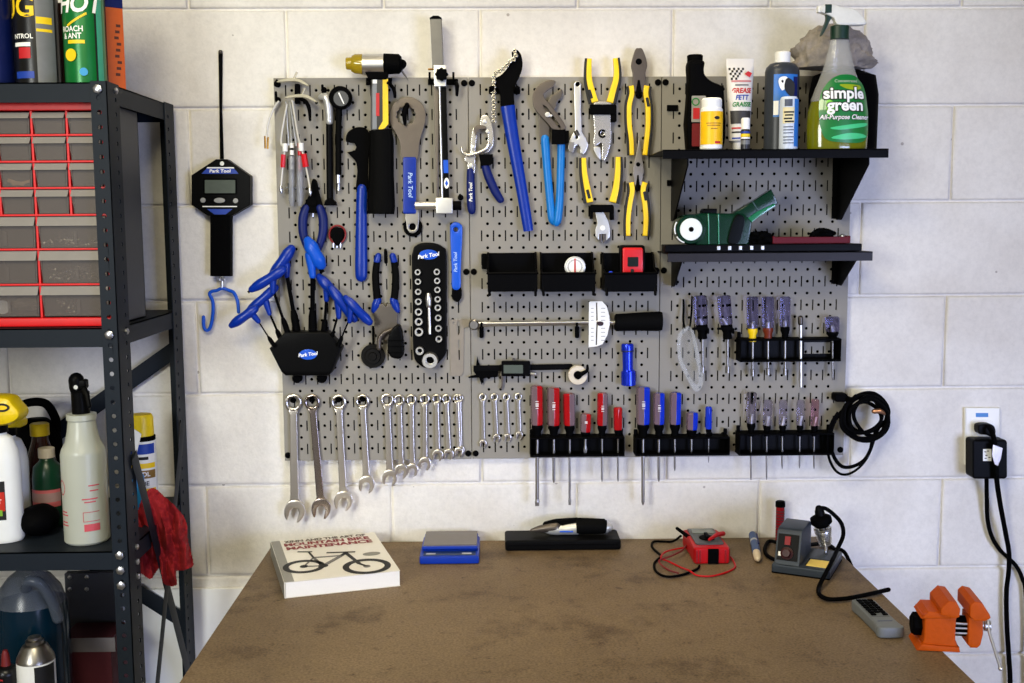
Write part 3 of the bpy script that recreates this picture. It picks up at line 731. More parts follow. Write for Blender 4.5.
for x, y, r, ry in ((203, 200.2, 2.6, 2.5), (219.5, 200.4, 5.6, 2.6), (235.6, 200.8, 2.6, 2.5)): MB().disc(x, y, r, .03, .0322, ry=ry).obj('button', mat('grey button', (150, 150, 148), .4), t)
MB().slab([(207.3, 168), (233.6, 168), (238.6, 173.8), (201.4, 173.8)], .03, .0306, .0001).obj('label_panel', INKN, t, 'blue label')
MB().slab([(207.3, 167.2), (233.6, 167.2), (234.4, 168.4), (206.6, 168.4)], .03, .0308, .0001).obj('label_edge', INKW, t)
ptext('Park Tool', 220, 171.1, .0309, 3.0, 0, INKW, t, 1.2, .03, .15)
MB().slab([(202.5, 206), (237, 206), (237, 207), (202.5, 207)], .03, .0306, .0001).obj('white_line', INKW, t)
MB().slab([(207, 209), (232.5, 209), (225.5, 214.5), (214.5, 214.5)], .03, .0306, .0001).obj('label_panel', INKN, t, 'blue label')
MB().disc(222, 163.5, 2.2, .03, .0305).obj('eyelet', SIL, t)
m = MB(); m.tube(circ(222, 279.5, 2.6, 14)+[(224.6, 279.5)], .9, .015); m.tube([(222, 281), (222, 288)], 1.7, .015); m.obj('swivel', CHR, t, 'chrome swivel')
MB().tube([(203.5, 317, .012), (203.6, 325, .012), (205, 329.3, .012), (208.2, 330, .012), (211, 325, .012), (213, 312, .013), (212.6, 301, .014), (209.6, 294.5, .015), (211.5, 291.6, .015), (217, 290.5, .015), (222, 288.4, .015), (229, 290.4, .016), (234, 293, .02), (237.5, 301, .028), (238.6, 312, .03)], 1.75, k=5, n=10, cap='round').obj('hook', LBL, t, 'blue hook')

# --- hex key stand and its eight keys
t = T('hex_key_stand', 'black tapered holder with round blue logo, full of blue handled hex keys', 'tool holder', 308, 372)
MB().slab([(271, 347.5), (286.5, 331), (329.5, 331), (343.2, 346.5), (333, 371), (330, 374.5), (287, 374.5), (283, 371)], .024, .066, .005).obj('body', BLK, t)
MB().slab([(284, 334), (332, 334), (335, 352), (281, 352)], PO-.0001, .03, .003).obj('back_plate', MBK, t)
MB().disc(308, 354.5, 9, .0662, .0672, 28, ry=5.2).obj('logo_disc', LBL, t, 'round blue logo')
ptext('Park Tool', 308, 354.5, .0675, 3.3, .12, INKW, t, 1.0, .03, .2)
for x in (298, 322.5): MB().lathe([(.0105, 0), (.0105, .014), (.008, .017)], at(x, 377.5, PO+.0002), (0, -1, 0), 16).obj('mount_knob', MBK, t, 'black knob under the holder')
def hexkey(lab, grip, stub, shaft, o, gr, sr, m=BLU, tip=None, or_=None):
    t = T('hex_key', lab, 'hex key', *shaft[-1], o, 'blue handled hex keys in the black stand')
    g = MB(); (x0, y0), (x1, y1) = grip
    k = [.72, 1.02, 1.14, 1.1, 1.04, 1.1, 1.14, .9]
    pts = [(x0+(x1-x0)*i/7, y0+(y1-y0)*i/7, o+.004*math.sin(PI*i/7)) for i in range(8)]
    g.tube(pts, [gr*q for q in k], o, n=14, cap='round', flat=.85)
    g.tube([(stub[0][0], stub[0][1], o), (stub[1][0], stub[1][1], o)], [gr*.85, gr*.55], o, n=12, cap='round')
    g.obj('handle', m, t)
    MB().tube([(p[0], p[1], o) for p in shaft], sr, o, n=6).obj('shaft', MBK, t)
    (xa, ya), (xb, yb_) = shaft[-2][:2], shaft[-1][:2]; q0 = .62
    MB().tube([(xa+(xb-xa)*q0, ya+(yb_-ya)*q0, o), (xa+(xb-xa)*(q0+.1), ya+(yb_-ya)*(q0+.1), o), shaft[-1][:2]+(o,)], [sr*1.2, sr*1.2+1.1, sr*1.2+1.3], o, n=10).obj('collar', MBK, t, 'black rubber collar')
    if tip: MB().tube([(p[0], p[1], o) for p in tip], sr*.95, o, n=6).obj('short_end', MBK, t, 'black short hex end')
z = lambda x, y: (220+x/3.594, 190+y/3.594)
def hk(lab, g, s, sh, o, gr, sr, m=BLU, tip=None): hexkey(lab, [z(*p) for p in g], [z(*p) for p in s], [z(*p) for p in sh], o, gr, sr, m, [z(*p) for p in tip] if tip else None)
hk('blue hex key whose handle stands highest beside the bare blocks, on a thick shaft', [(185, 315), (255, 213)], [(238, 270), (240, 308)], [(240, 302), (277, 512)], .036, 5.2, 2.1)
hk('blue hex key lying level with a black ball end poking toward the scale hook', [(114, 357), (225, 288)], [(190, 318), (190, 368)], [(192, 362), (246, 520)], .058, 4.6, 1.4, tip=[(118, 354), (101, 368)])
hk('blue hex key fanned low toward the scale hook, middle of the low trio of shafts', [(98, 440), (198, 352)], [(164, 400), (178, 444)], [(176, 438), (220, 540)], .048, 4.2, 1.1)
hk('blue hex key fanned lowest toward the scale, the thinnest shaft in the stand', [(42, 486), (125, 428)], [(110, 438), (138, 472)], [(134, 466), (196, 562)], .070, 4.4, .75, tip=[(44, 470), (40, 492)])
hk('bright blue hex key standing straight up in the stand middle on the thickest shaft', [(316, 183), (362, 268)], [(324, 235), (333, 308)], [(333, 300), (333, 512)], .044, 6.2, 2.5, LBL, tip=[(352, 262), (369, 297)])
hk('blue hex key leaning out just beside the upright one, short thick shaft', [(356, 312), (430, 392)], [(384, 345), (383, 394)], [(383, 388), (374, 512)], .036, 4.8, 1.6)
hk('blue hex key in the middle of the fan beside the thick pedal wrench', [(398, 352), (482, 462)], [(424, 400), (427, 456)], [(424, 450), (396, 548)], .054, 4.6, 1.2)
hk('blue hex key leaning outermost beside the black handled cable cutters', [(452, 388), (536, 474)], [(470, 420), (466, 472)], [(464, 466), (424, 562)], .069, 4.2, .9)

# --- bleed kit syringes
def syringe(lab, cx, dx, plc, hose, hosecol, o, red):
    t = T('brake_bleed_syringe', lab, 'syringe', cx, 205, o, 'bleed syringes hung at the panel corner')
    MB().tube([(cx, 156, o), (cx, 200, o), (cx, 206, o)], [3.4, 3.4, 2], o, n=16).obj('barrel', mat('grey clear barrel', (150, 152, 160), .12, alpha=.55), t)
    MB().slab(rrect(cx-6, 186.8, cx+6, 188.4, .6), o-.009, o+.004, .0005).obj('barrel_flange', CLR, t)
    m = MB(); m.tube([(cx-dx, 101, o), (cx-dx*.1, 146, o)], .9, o, n=8); m.tube([(cx-dx-3, 101.5, o), (cx-dx*.1-3, 146, o)], .8, o, n=8); m.obj('plunger_rod', SIL, t)
    p = MB()
    for i in range(4): p.tube([(cx, 143+i*7.2, o), (cx, 148+i*7.2, o)], 2.2, o, n=12)
    p.obj('plunger', plc, t); MB().tube([(cx, 144, o), (cx, 172, o)], 1.6, o, n=10).obj('plunger_core', MBK if plc is WHT else mat('dark red', (120, 12, 24), .4), t)
    y = 95 if red else 79; IV = mat('ivory plastic', (206, 198, 168), .25, alpha=.6)
    m = MB().slab(sm([(cx-15, y+3.4), (cx-10, y+.8), (cx, y-.6), (cx+8, y+.4), (cx+16, y+5.4), (cx+15.6, y+7), (cx+6, y+2.8), (cx-2, y+2.4), (cx-10, y+3)], 3, True), o-.006, o+.008, .0006)
    m.tube([(cx+2, y), (cx+5, y-7)], 1.2, o, n=8); m.obj('finger_grip', IV, t)
    hm = MB(); hm.tube(hose, .95, o+.006, k=5, n=8); hm.obj('hose', mat('milky hose', (214, 210, 198), .25, alpha=.9), t)
    x, yy = hosecol
    h = hose[-1]; MB().tube([(h[0]-.2, h[1]-1, o+.006), (h[0], h[1]+3, o+.006), (h[0]+.4, h[1]+7, o+.006)], [1.1, 2.2, .8], o, n=10).obj('fitting', CHR, t)
    MB().tube([(x, yy-4, o+.006), (x+.2, yy+4, o+.006)], 2.6, o, n=12).obj('collar', WHT, t)
    MB().tube([(x-1.6 if not red else x+2.6, yy+7, o+.006), (x-2.2 if not red else x+4.8, yy+20, o+.006)], 2.4 if not red else 3, o, n=8).obj('clamp', RED, t, 'red hose clamp')
syringe('bleed syringe with white plunger and bent hose, hung nearest the panel corner', 292, 3, WHT, [(287, 104), (281, 140), (284.5, 150), (282.5, 170), (281, 187)], (285, 147.5), .036, False)
syringe('bleed syringe with dark red plunger and big red clamp, hung beside the shock pump', 300, 7, RED, [(292, 100), (298, 136), (302, 150), (307, 172), (310, 189)], (301, 147), .05, True)
t = T('brake_hose', 'short clear hose with twin brass ends looping over the bare blocks', 'hose', 266, 140)
MB().tube([(279, 101), (274, 108), (268.5, 122), (266.5, 138)], 1.1, .034, k=5, n=8).obj('tubing', mat('milky hose', (214, 210, 198), .25), t)
m = MB(); m.tube([(265, 136), (265.2, 148.5)], 1, .034, n=8); m.tube([(268, 137), (267.6, 149)], 1, .034, n=8); m.obj('brass_end', BRS, t, 'brass ends')
hook(278, 100, 'black peg hook carrying the brass tipped clear hose', .02); hook(278, 84.5, 'black peg hook at the panel corner above the clear hose', .012, 3)
m = MB().tube([(300, 99, .03), (305, 101, .045), (309, 108, .05), (310, 120, .048)], [1.4, 2, 2, 1.2], k=5, n=10, cap='round'); m.slab(rrect(295, 84, 300, 104, 1), B0, .032, .001)
one(m, 'peg_hook', MBK, 'black curved peg hook behind the bleed syringes', 'hook', 'black peg hooks on the panels')

# --- shock pump
t = T('shock_pump', 'slim black shock pump with round dial gauge and silver head', 'pump', 330, 205)
MB().lathe([(.0225, 0), (.0235, .004), (.0235, .02), (.021, .023)], at(341.5, 98.5, .026), (0, -1, 0), 28).obj('gauge', MBK, t)
MB().lathe([(.0155, 0), (.0155, .0008)], at(341, 98.5, .0492), (0, -1, 0), 24).obj('dial', mat('dial grey', (60, 62, 66), .3), t)
MB().slab([(338, 93), (339.4, 92.4), (344.4, 103.6), (343.4, 104)], .0502, .0508, .0001).obj('needle', INKW, t)
MB().tube([(320.5, 97, .034), (325, 97, .036), (327.8, 102, .036), (329.2, 114, .036), (329.4, 122, .036)], [2.6, 4, 4.2, 3.6, 3.4], k=4, n=14, cap='round').obj('head', SIL, t, 'silver head')
MB().tube([(329.3, 116, .034), (330, 203, .034)], 3.3, n=16).obj('barrel', BLK, t)
MB().slab([(325.5, 201), (328, 198.5), (332, 198.5), (336, 202), (336.5, 205.5), (324.5, 205.5)], .024, .046, .002).obj('foot', MBK, t)
MB().tube([(339, 108, .034), (338.4, 140, .034), (338.4, 175, .034)], 3, k=4, n=12).obj('hose', RUB, t)
MB().tube([(338.4, 175, .034), (338.5, 183, .034), (338.5, 184, .034), (338.5, 190.5, .034)], [2.4, 2.4, 1.6, 1.6], n=10).obj('chuck', CHR, t, 'bright chuck')
hook(324, 90, 'black peg hook carrying the shock pump by its silver head', .02, 3)

# --- pliers with two bowed grips
t = T('snap_ring_pliers', 'black jawed pliers with bowed navy blue grips above the hex key stand', 'pliers', 313, 245)
m = MB(); m.slab(sm([(313.5, 179), (316.8, 181), (318.5, 190), (322, 203), (323.5, 212), (303, 212), (304.5, 205), (310, 193), (311.5, 183)], 4, True), .028, .036, .001); m.disc(313, 202, 4, .036, .039); m.obj('jaw', MBK, t)
MB().tube([(306, 208), (303, 218), (303, 232), (306.5, 245), (309, 251)], [4.2, 4.6, 4.4, 3.8, 3], .032, k=4, n=14, flat=.75, cap='round').obj('grip', NVY, t)
MB().tube([(320, 208), (323, 218), (323, 232), (319.5, 245), (317, 251)], [4.2, 4.6, 4.4, 3.8, 3], .032, k=4, n=14, flat=.75, cap='round').obj('grip', NVY, t)
MB().tube([(312.6, 206), (313, 217)], .7, .034, n=8).obj('spring', CHR, t)

# --- small round spoke wrench
t = T('spoke_wrench', 'little round spoke wrench with red rim and black core under the shock pump', 'wrench', 337.5, 247)
MB().tube(circ(337.4, 234.5, 8.2, 24, 9), 1.0, .026, closed=True, n=10).obj('rim', mat('dark red plastic', (128, 12, 20), .4), t, 'red rim')
MB().slab(sm([(332, 229), (337, 227), (343, 229), (344, 235), (341, 242), (338, 246), (334, 242), (331, 235)], 3, True), B0, .034, .002).obj('core', MBK, t)
m = MB()
for x in (333.5, 337, 340.5): m.tube([(x, 243), (x-.3, 247.6)], .8, .028, n=8)
m.obj('prong', CHR, t, 'bright prongs')

# --- pedal wrench
t = T('pedal_wrench', 'long pedal wrench with hooked black head and slim blue handle', 'wrench', 361, 278)
MB().slab(sm([(345.8, 140), (347.6, 133), (352.5, 129), (358, 127.2), (365, 128), (369, 133), (369.4, 145), (368, 165), (367.4, 192), (356.4, 192), (357.4, 172), (355.6, 161), (350, 157.5), (346.4, 153)], 3, True)[:-8]+[(347.4, 152.4), (355, 150.6), (356.6, 147), (354.6, 143.4), (346.4, 142)], .024, .031, .001).obj('head', MBK, t)
MB().tube([(362, 189), (361.4, 215), (361.2, 262), (361.2, 276)], [5.4, 5.4, 6.2, 5.8], .0275, k=4, n=16, flat=.6, cap='round').obj('handle', BLU, t)

# --- dead blow hammer
t = T('mallet', 'two faced mallet with clear yellow face, chrome barrel and thick black grip', 'hammer', 376, 215)
hx = lambda pts, r, m, n, lab=None, **k: MB().tube(pts, r, .045, n=28, **k).obj(n, m, t, lab)
hx([(363, 64.3), (384, 64.3)], 9.9, CHR, 'barrel', 'chrome barrel')
hx([(346.2, 63.4), (347, 63.4), (351.6, 63.6), (351.8, 63.6), (355, 63.8), (363, 64.2)], [5.4, 5.8, 6, 7.6, 9.2, 9.6], mat('clear amber face', (186, 160, 36), .12, trans=.4), 'face', 'clear yellow face')
hx([(384, 64), (399, 64), (401.5, 64)], [9.9, 9.4, 7], MBK, 'face', 'black rubber face')
hx([(400, 61), (403.2, 62.5), (404, 65), (401, 68.5)], [2, 2.6, 2.4, 2], MBK, 'face_nub', None, k=3, cap='round')
MB().tube([(400.6, 69, .04), (404, 74, .038), (408, 79.5, .036)], [1.2, .9, .5], n=8).obj('wire_clip', STL, t)
MB().slab([(365, 72), (389, 72), (387, 80), (369, 80)], .034, .058, .003).obj('neck', MBK, t)
MB().slab([(371, 78), (388, 78), (388, 131), (371, 131)], .037, .053, .003).obj('shaft', mat('black yellow shaft', (20, 20, 20), .4), t)
MB().slab([(382.6, 79), (388, 79), (388.4, 124), (385, 128), (379, 131), (378.6, 128), (382.8, 121)], .0532, .0538, .0002).obj('yellow_stripe', INKY, t, 'yellow stripe')
MB().slab([(372.4, 82), (376.8, 82), (376.8, 129), (372.4, 129)], .0532, .0537, .0002).obj('label_strip', mat('grey label strip', (120, 124, 130), .4), t)
MB().slab([(376, 93), (379.4, 93), (379.4, 116), (376, 116)], .0538, .0542, .0002).obj('red_label', INKR, t)
MB().slab([(372.6, 79.6), (377, 79.6), (377, 83.5), (372.6, 83.5)], .0538, .0543, .0002).obj('white_label', INKW, t)
MB().tube([(380.4, 130), (381.4, 140), (381.4, 175), (381.2, 206), (381.2, 214)], [11, 11.8, 12, 13.4, 12.6], .045, n=28, flat=.72, fk=14, flute=.025).obj('grip', RUB, t)
m = MB()
for s in (-1, 1):
    m.tube([(378+s*10, 82.5, .022), (378+s*10, 83, .07)], 1.6, n=8, cap='round')
    m.tube([(390+s*0, 84, .03), (394, 90, .05), (395, 98, .05)], [1.6, 2, 1.4], k=3, n=8) if s > 0 else None
m.slab([(366, 78), (392, 78), (392, 85), (366, 85)], B0, .026, .001)
one(m, 'peg_hook', MBK, 'black double peg hook under the mallet head', 'hook', 'black peg hooks on the panels')

# --- bottom bracket wrench: grey steel loop, blue sleeve
t = T('ring_wrench', 'flat grey ring wrench with toothed hole, blue sleeve and drilled tail', 'wrench', 412, 235)
hole = [(406.2+(8.8+(1.2 if i % 2 else 0))*math.cos(2*PI*i/24+.1), 115.6+(8.8+(1.2 if i % 2 else 0))*math.sin(2*PI*i/24+.1)) for i in range(24)]
MB().slab(sm([(407.5, 97), (417.6, 100), (424.6, 108.4), (425.6, 121), (420, 141), (417, 160), (402.6, 160), (399.6, 141), (390.6, 124), (389.6, 113), (395.4, 102)], 5, True), .028, .034, .0012, [hole]).obj('ring', GST, t)
MB().slab(rrect(403, 157, 416.4, 214, 2), .025, .037, .003).obj('sleeve', BLU, t, 'blue sleeve')
MB().slab(sm([(406.2, 210), (406.6, 226), (408.8, 231.6), (412.6, 233.4), (416.4, 231.6), (418.4, 226), (418, 210)], 5, True), .0285, .0335, .001, [circ(412.6, 226.8, 3.5, 14)]).obj('tail', STL, t, 'bare drilled tail')
ptext('Park Tool', 410.2, 185, .0373, 4.2, -PI/2, mat('pale blue ink', (170, 196, 235), .5), t, 1, .02, .15)
MB().lathe([(.0205, 0), (.0205, .005), (.0185, .0065)], at(413, 227, PO+.0002), (0, -1, 0), 20).obj('rubber_backing', MBK, t)
one(MB().tube([(407, 104, .022), (407, 106, .045)], 2.4, n=10, cap='round').tube([(407, 106, .043), (404.5, 112, .046), (405, 124, .042)], [2.4, 3, 1.6], n=10, k=3, cap='round'), 'peg_hook', MBK, 'black peg hook filling the hole of the grey ring wrench', 'hook', 'black peg hooks on the panels')

# --- derailleur hanger alignment gauge
t = T('alignment_gauge', 'tall steel alignment gauge with square sliding post and chrome cross handle', 'gauge', 440, 213)
MB().slab([(430.2, 18.5), (441.6, 18.5), (443.8, 68), (432.6, 68)], .036, .058, .0015).obj('post', mat('brushed post', (104, 102, 98), .45, .35), t)
MB().slab([(430, 18.6), (433.5, 16.6), (438.5, 16.6), (441.8, 18.6), (441.8, 20), (430, 20)], .035, .059, .001).obj('end_cap', MBK, t)
MB().slab([(434, 66), (446.2, 66), (446.2, 87), (434.6, 87)], .034, .062, .0012).obj('slider_block', mat('satin aluminium', (222, 222, 220), .3, .7), t)
kn = [(441.6+(6.1+.6*math.cos(8*a))*math.cos(a), 74.4+(6.1+.6*math.cos(8*a))*math.sin(a)) for a in [2*PI*i/48 for i in range(48)]]
MB().slab(kn, .0622, .078, .002).obj('knob', MBK, t); MB().tube([(428, 69.3), (434, 69.3)], .9, .045, n=8).obj('pin', BRS, t)
MB().slab([(433.8, 86), (439, 86), (438.6, 199), (436.6, 199)], .034, .044, .001).obj('rail', DST, t)
MB().slab([(441.2, 86), (446.2, 86), (449.2, 199), (443.8, 199)], .034, .046, .001).obj('rail', BLK, t)
MB().tube([(439.6, 86, .048), (442.2, 199, .048)], 1.15, n=10).obj('rod', CHR, t, 'bright thin rod')
MB().slab([(443.2, 160), (448, 160), (448.4, 173), (443.6, 173)], .0462, .0468, .0001).obj('label_panel', LBL, t, 'blue label')
MB().slab(circ(446.6, 183.2, 2.6, 20, 5.4), .0462, .0468, .0001).obj('label_panel', INKW, t, 'white label'); MB().slab([(446.6, 180), (448.2, 183.2), (446.6, 186.4), (445, 183.2)], .0468, .0472, .0001).obj('logo', LBL, t)
MB().slab([(436.2, 198), (453, 198), (453, 213.6), (436.2, 213.6)], .03, .064, .002).obj('hub', CHR, t, 'chrome hub')
MB().tube([(415.2, 205.6, .046), (436.4, 205.4, .046)], 3.9, n=20).obj('cross_handle', CHR, t, 'chrome cross handle')
MB().tube([(452.5, 205.6, .046), (461.4, 205.6, .046)], 4.6, n=16).obj('end_knob', MBK, t)
hook(460.6, 197.5, 'black peg hook at the chrome cross handle end', .03, 2)
m = MB()
for x in (429.6, 453.4): m.tube([(x, 78, .021), (x, 78.4, .05), (x, 72, .052)], 1.1, n=8)
m.tube([(456, 82, .022), (457, 86, .045), (457, 96, .04)], [1.6, 2.2, 1.2], k=3, n=8); m.slab([(428, 79), (458, 79), (458, 85), (428, 85)], B0, .024, .001)
one(m, 'peg_hook', MBK, 'black twin prong peg hook behind the alignment gauge slider', 'hook', 'black peg hooks on the panels')

# --- short blue handled driver
t = T('crank_wrench', 'small blue handled wrench with black end hanging beside the socket tray', 'wrench', 455.5, 300)
MB().slab(sm([(451, 224.5), (455.5, 221.8), (461, 224.5), (462.6, 231), (461, 270), (460.4, 288), (452.2, 288), (451.6, 270), (450, 231)], 4, True), .024, .036, .0035, [circ(455.8, 229.5, 2.2, 14)]).obj('handle', LBL, t)
ptext('Park Tool', 455.6, 262, .0362, 3.4, PI/2, mat('pale blue ink', (170, 196, 235), .5), t, 1, .02, .15)
MB().slab(sm([(453, 286), (460, 286), (462, 295), (458.4, 302), (452.8, 299.5), (451.8, 294)], 3, True), .026, .034, .0015).obj('head', MBK, t)

# --- socket tray
t = T('socket_tray', 'black upright socket tray with blue logo and two columns of chrome sockets', 'socket tray', 429, 368)
MB().slab(sm([(414, 247), (421, 243), (434, 243), (443, 247), (446.6, 255), (446.8, 300)], 3)+sm([(446.8, 350), (444, 357), (434, 366.5), (427.5, 368.2), (419, 364), (413.4, 352), (412.6, 300), (411.6, 256)], 3), B0, .034, .0035).obj('tray', BLK, t)
MB().disc(428.6, 254.6, 9.5, .034, .0348, 28, ry=5).obj('logo_disc', LBL, t, 'blue logo'); ptext('Park Tool', 428.6, 255.6, .0352, 3.7, .16, INKW, t, 1.0, .03, .2)
for i, (x, y, r) in enumerate([(418, 272, 3), (418.2, 281.5, 3.1), (418.4, 291.6, 3.2), (418.6, 301.4, 3.4), (418.8, 311.6, 3.7), (419, 321.4, 4), (419.2, 331.6, 4.4), (420, 350.4, 4.2), (437, 271.8, 3.2), (437.4, 280.6, 3.2), (437.6, 289.6, 3.2), (437.8, 299, 3.2), (438, 307.4, 3.3), (438.4, 317.6, 3.4), (438.6, 328, 3.4), (439, 338.6, 3.4)]):
    rp = r*PX; s = MB().lathe([(rp, 0), (rp, .011), (rp*.92, .012), (rp*.62, .012), (rp*.6, .004)], at(x, y, .034), (0, -1, 0), 18)
    s = s.obj('socket', CHR, t, 'chrome socket'); MB().lathe([(rp*.6, 0), (rp*.6, .0004)], at(x, y, .0383), (0, -1, 0), 6).obj('socket_hole', MBK, s)
p = at(430.4, 359.6, .034); s = MB().lathe([(.017, 0), (.017, .02), (.0155, .022), (.009, .022), (.0085, .012)], p, (0, -1, 0), 24).obj('large_socket', CHR, t, 'largest chrome socket'); MB().lathe([(.0085, 0), (.0085, .0005)], at(430.4, 359.6, .0463), (0, -1, 0), 12).obj('socket_hole', MBK, s)
m = MB(); m.tube([(428.8, 298), (429.8, 334)], 1.8, .039, n=10); m.tube([(428.4, 293), (428.6, 298), (428.8, 305), (429, 308)], [2, 3.4, 3, 1.8], .04, k=3, n=12); m.obj('extension_bar', CHR, t, 'chrome extension bar')

# --- cable cutters hung grips up
t = T('cable_cutters', 'cable cutters hung head down, black grips with blue end caps and collars', 'cutters', 386, 340)
for s, xs in ((-1, [(377, 261), (375.5, 275), (376.4, 290), (377.6, 302)]), (1, [(394, 261), (395.6, 275), (395.2, 290), (393.6, 302)])):
    g = MB().tube(xs, [3.3, 3.6, 3.8, 3.9], .032, k=4, n=14, flat=.75).obj('grip', RUB, t)
    MB().tube([(xs[0][0]-s*1.4, 256, .032), xs[0]], [3.2, 3.5], .032, n=14, flat=.8, cap='round').obj('end_cap', BLU, g, 'blue end cap')
    MB().tube([(xs[-1][0], 300), (xs[-1][0]+s*1.6, 305), (xs[-1][0]+s*3.6, 310.5)], [4, 4.2, 3], .032, k=3, n=14, flat=.8, cap='round').obj('collar', BLU, g, 'blue collar')
MB().slab([(374, 306), (383.6, 303), (386, 307), (388, 303), (398, 306), (397.4, 334), (391, 340), (380, 340), (375, 333)], .027, .036, .001).obj('head', DST, t, 'dark steel head')
m = MB(); m.tube([(385.4, 250, .022), (385.6, 252, .05)], 1.4, n=8); m.tube([(385.6, 252, .048), (386, 262, .05)], 1.8, n=8, cap='round'); one(m, 'peg_hook', MBK, 'black peg hook between the cable cutter grips', 'hook', 'black peg hooks on the panels')
t = T('rubber_cup', 'round black stepped rubber cup hung below the cable cutters', 'cup', 373, 368)
MB().lathe([(.025, 0), (.026, .006), (.025, .009), (.017, .009), (.016, .013), (.009, .013), (.008, .017), (.003, .017)], at(373.4, 355.6, .022), (0, -1, 0), 32).obj('cup', mat('worn rubber', (18, 17, 16), .6, spec=.1), t)
MB().tube([(373, 326), (373.2, 344)], 1.1, .026, n=8).obj('stem', MBK, t)
t = T('chain_breaker', 'chunky black chain tool with grey elbow under the cable cutters', 'tool', 395, 358)
MB().slab(sm([(388.6, 338), (393, 328), (399, 324), (402, 330), (404, 345), (404, 352), (401, 358), (392, 357), (388.4, 350)], 3, True), .038, .066, .004).obj('body', BLK, t)
MB().tube([(379, 348, .046), (379.4, 339, .046), (384, 333, .046), (391, 330, .046)], [2.4, 2.6, 2.6, 2.4], k=4, n=12, cap='round').obj('elbow', GST, t, 'grey elbow')
for y in (340, 346, 352): MB().slab([(388.4, y), (404.2, y), (404.2, y+1.2), (388.4, y+1.2)], .0655, .0668, .0003).obj('ridge', MBK, t)
# --- pale paper gauge
t = T('chain_gauge', 'thin pale slotted chain wear gauge hanging beside the round torque wrench head', 'gauge', 458, 365)
MB().slab([(448.8, 319.5), (471, 319.5), (470.5, 326), (464, 328), (463.6, 372), (461, 376), (450.4, 376), (450, 330)], .0215, .0228, .0003, [sm([(457.4, 322), (459.4, 322), (460.4, 328), (458.6, 335), (456.8, 330)], 3, True), [(458, 340), (460, 340), (460.2, 348), (458.2, 348)], [(458.4, 350), (460, 350), (459.8, 360), (458.8, 360)], circ(453.6, 323, 1, 10)]).obj('blade', mat('pale grey card', (134, 126, 115), .55), t)
# --- cable stretcher
t = T('cable_stretcher', 'silver fourth hand cable puller with two navy blue grips', 'pliers', 480, 214)
SV = mat('nickel plate', (214, 210, 204), .25, .85)
MB().slab(sm([(472.5, 130), (476, 127.6), (477, 132), (475.4, 150), (474.4, 173), (468.6, 173), (467.6, 163), (464.8, 161), (465.4, 156.4), (469.4, 156), (471, 145)], 3, True), .026, .034, .001).obj('arm', SV, t)
MB().slab(sm([(481.4, 117), (486, 115), (490, 119), (493, 130), (493.4, 143), (490, 150), (486, 153.5), (481.5, 151), (486.6, 145.6), (488, 136), (486, 129), (480.6, 126)], 3, True), .028, .037, .001).obj('arm', SV, t)
MB().slab(sm([(473.4, 129), (478, 125), (485, 126), (486.4, 129), (479, 130), (476, 136)], 3, True), .034, .04, .001).obj('link_plate', GST, t)
MB().tube([(461.6, 148), (463, 152.6), (468, 155.2), (474, 154), (480, 152), (485.6, 149), (488.4, 144)], [1.2, 1.6, 1.8, 1.8, 2, 2.2, 2.2], .04, k=4, n=10, cap='round').obj('cam_lever', SV, t)
m = MB()
for x, y, r in ((487.4, 131.6, 1.8), (487.8, 145, 1.9), (472.6, 153.6, 1.8), (473.4, 147, 1.6), (471.2, 165.4, 1.9), (484.6, 121.4, 1.8)): m.disc(x, y, r, .036, .0425, 12)
m.obj('rivet', CHR, t)
MB().slab([(478.8, 154.4), (493, 154.4), (493, 163), (489.4, 165.6), (481, 166)], .025, .042, .0015).obj('pivot_block', MBK, t, 'black pivot block')
MB().tube([(470.6, 171), (470.8, 190), (471.4, 206), (471.8, 210.6)], [3.8, 4.3, 4.4, 3.8], .03, k=4, n=14, flat=.8, cap='round').obj('grip', NVY, t)
MB().tube([(485, 165), (488.4, 176), (495, 191), (500.4, 199.6)], [3.9, 4.5, 4.3, 3.7], .034, k=4, n=14, flat=.8, cap='round').obj('grip', NVY, t)
ptext('Park Tool', 470.8, 192, .0384, 3.2, PI/2, INKW, t, 1, .02, .2)

# --- chain whip
t = T('chain_whip', 'chain whip with black hooked head, loose silver chain and long blue handle', 'chain whip', 525, 235)
MB().slab(sm([(511.6, 53), (514, 50), (517.6, 50.4), (521.4, 56), (522.6, 66), (520.4, 74.5), (516.6, 83), (513.8, 92), (513.6, 108), (501.6, 108), (500.2, 96), (498.6, 89), (492.6, 82.6), (493, 79), (500, 76), (506, 70), (509.4, 65), (512.6, 60)], 3, True), .036, .046, .0012).obj('head', MBK, t)
MB().tube([(507.6, 106), (512, 135), (520, 180), (526.6, 219), (528.4, 231)], [7.2, 6.4, 5.6, 5.2, 4.8], .041, k=4, n=18, flat=.6).obj('handle', BLU, t)
ch = sm([(514.6, 51), (515.6, 58), (509.8, 61.4), (505.6, 66.6), (500, 70.6), (494.6, 74.2), (493.8, 82), (493.6, 92), (493.8, 104), (493.9, 121)], 12)
pts = [ch[0]]; acc = 0
for a_, b_ in zip(ch, ch[1:]):
    acc += (V((b_.x-a_.x, b_.y-a_.y, 0))).length if len(b_) > 2 else (b_-a_).length
    if acc >= 4.4: pts.append(b_); acc = 0
m = MB()
for i, p in enumerate(pts): m.disc(p[0], p[1], 2.3, .0475, .0535, 12, .0005, hole=.85)
for i, (a_, b_) in enumerate(zip(pts, pts[1:])):
    o = .0478 if i % 2 else .0528
    d = V((b_[0]-a_[0], b_[1]-a_[1])); nrm = V((-d.y, d.x)).normalized()*1.4
    m.slab([(a_[0]+nrm.x, a_[1]+nrm.y), (b_[0]+nrm.x, b_[1]+nrm.y), (b_[0]-nrm.x, b_[1]-nrm.y), (a_[0]-nrm.x, a_[1]-nrm.y)], o-.0008, o+.0006, .0002)
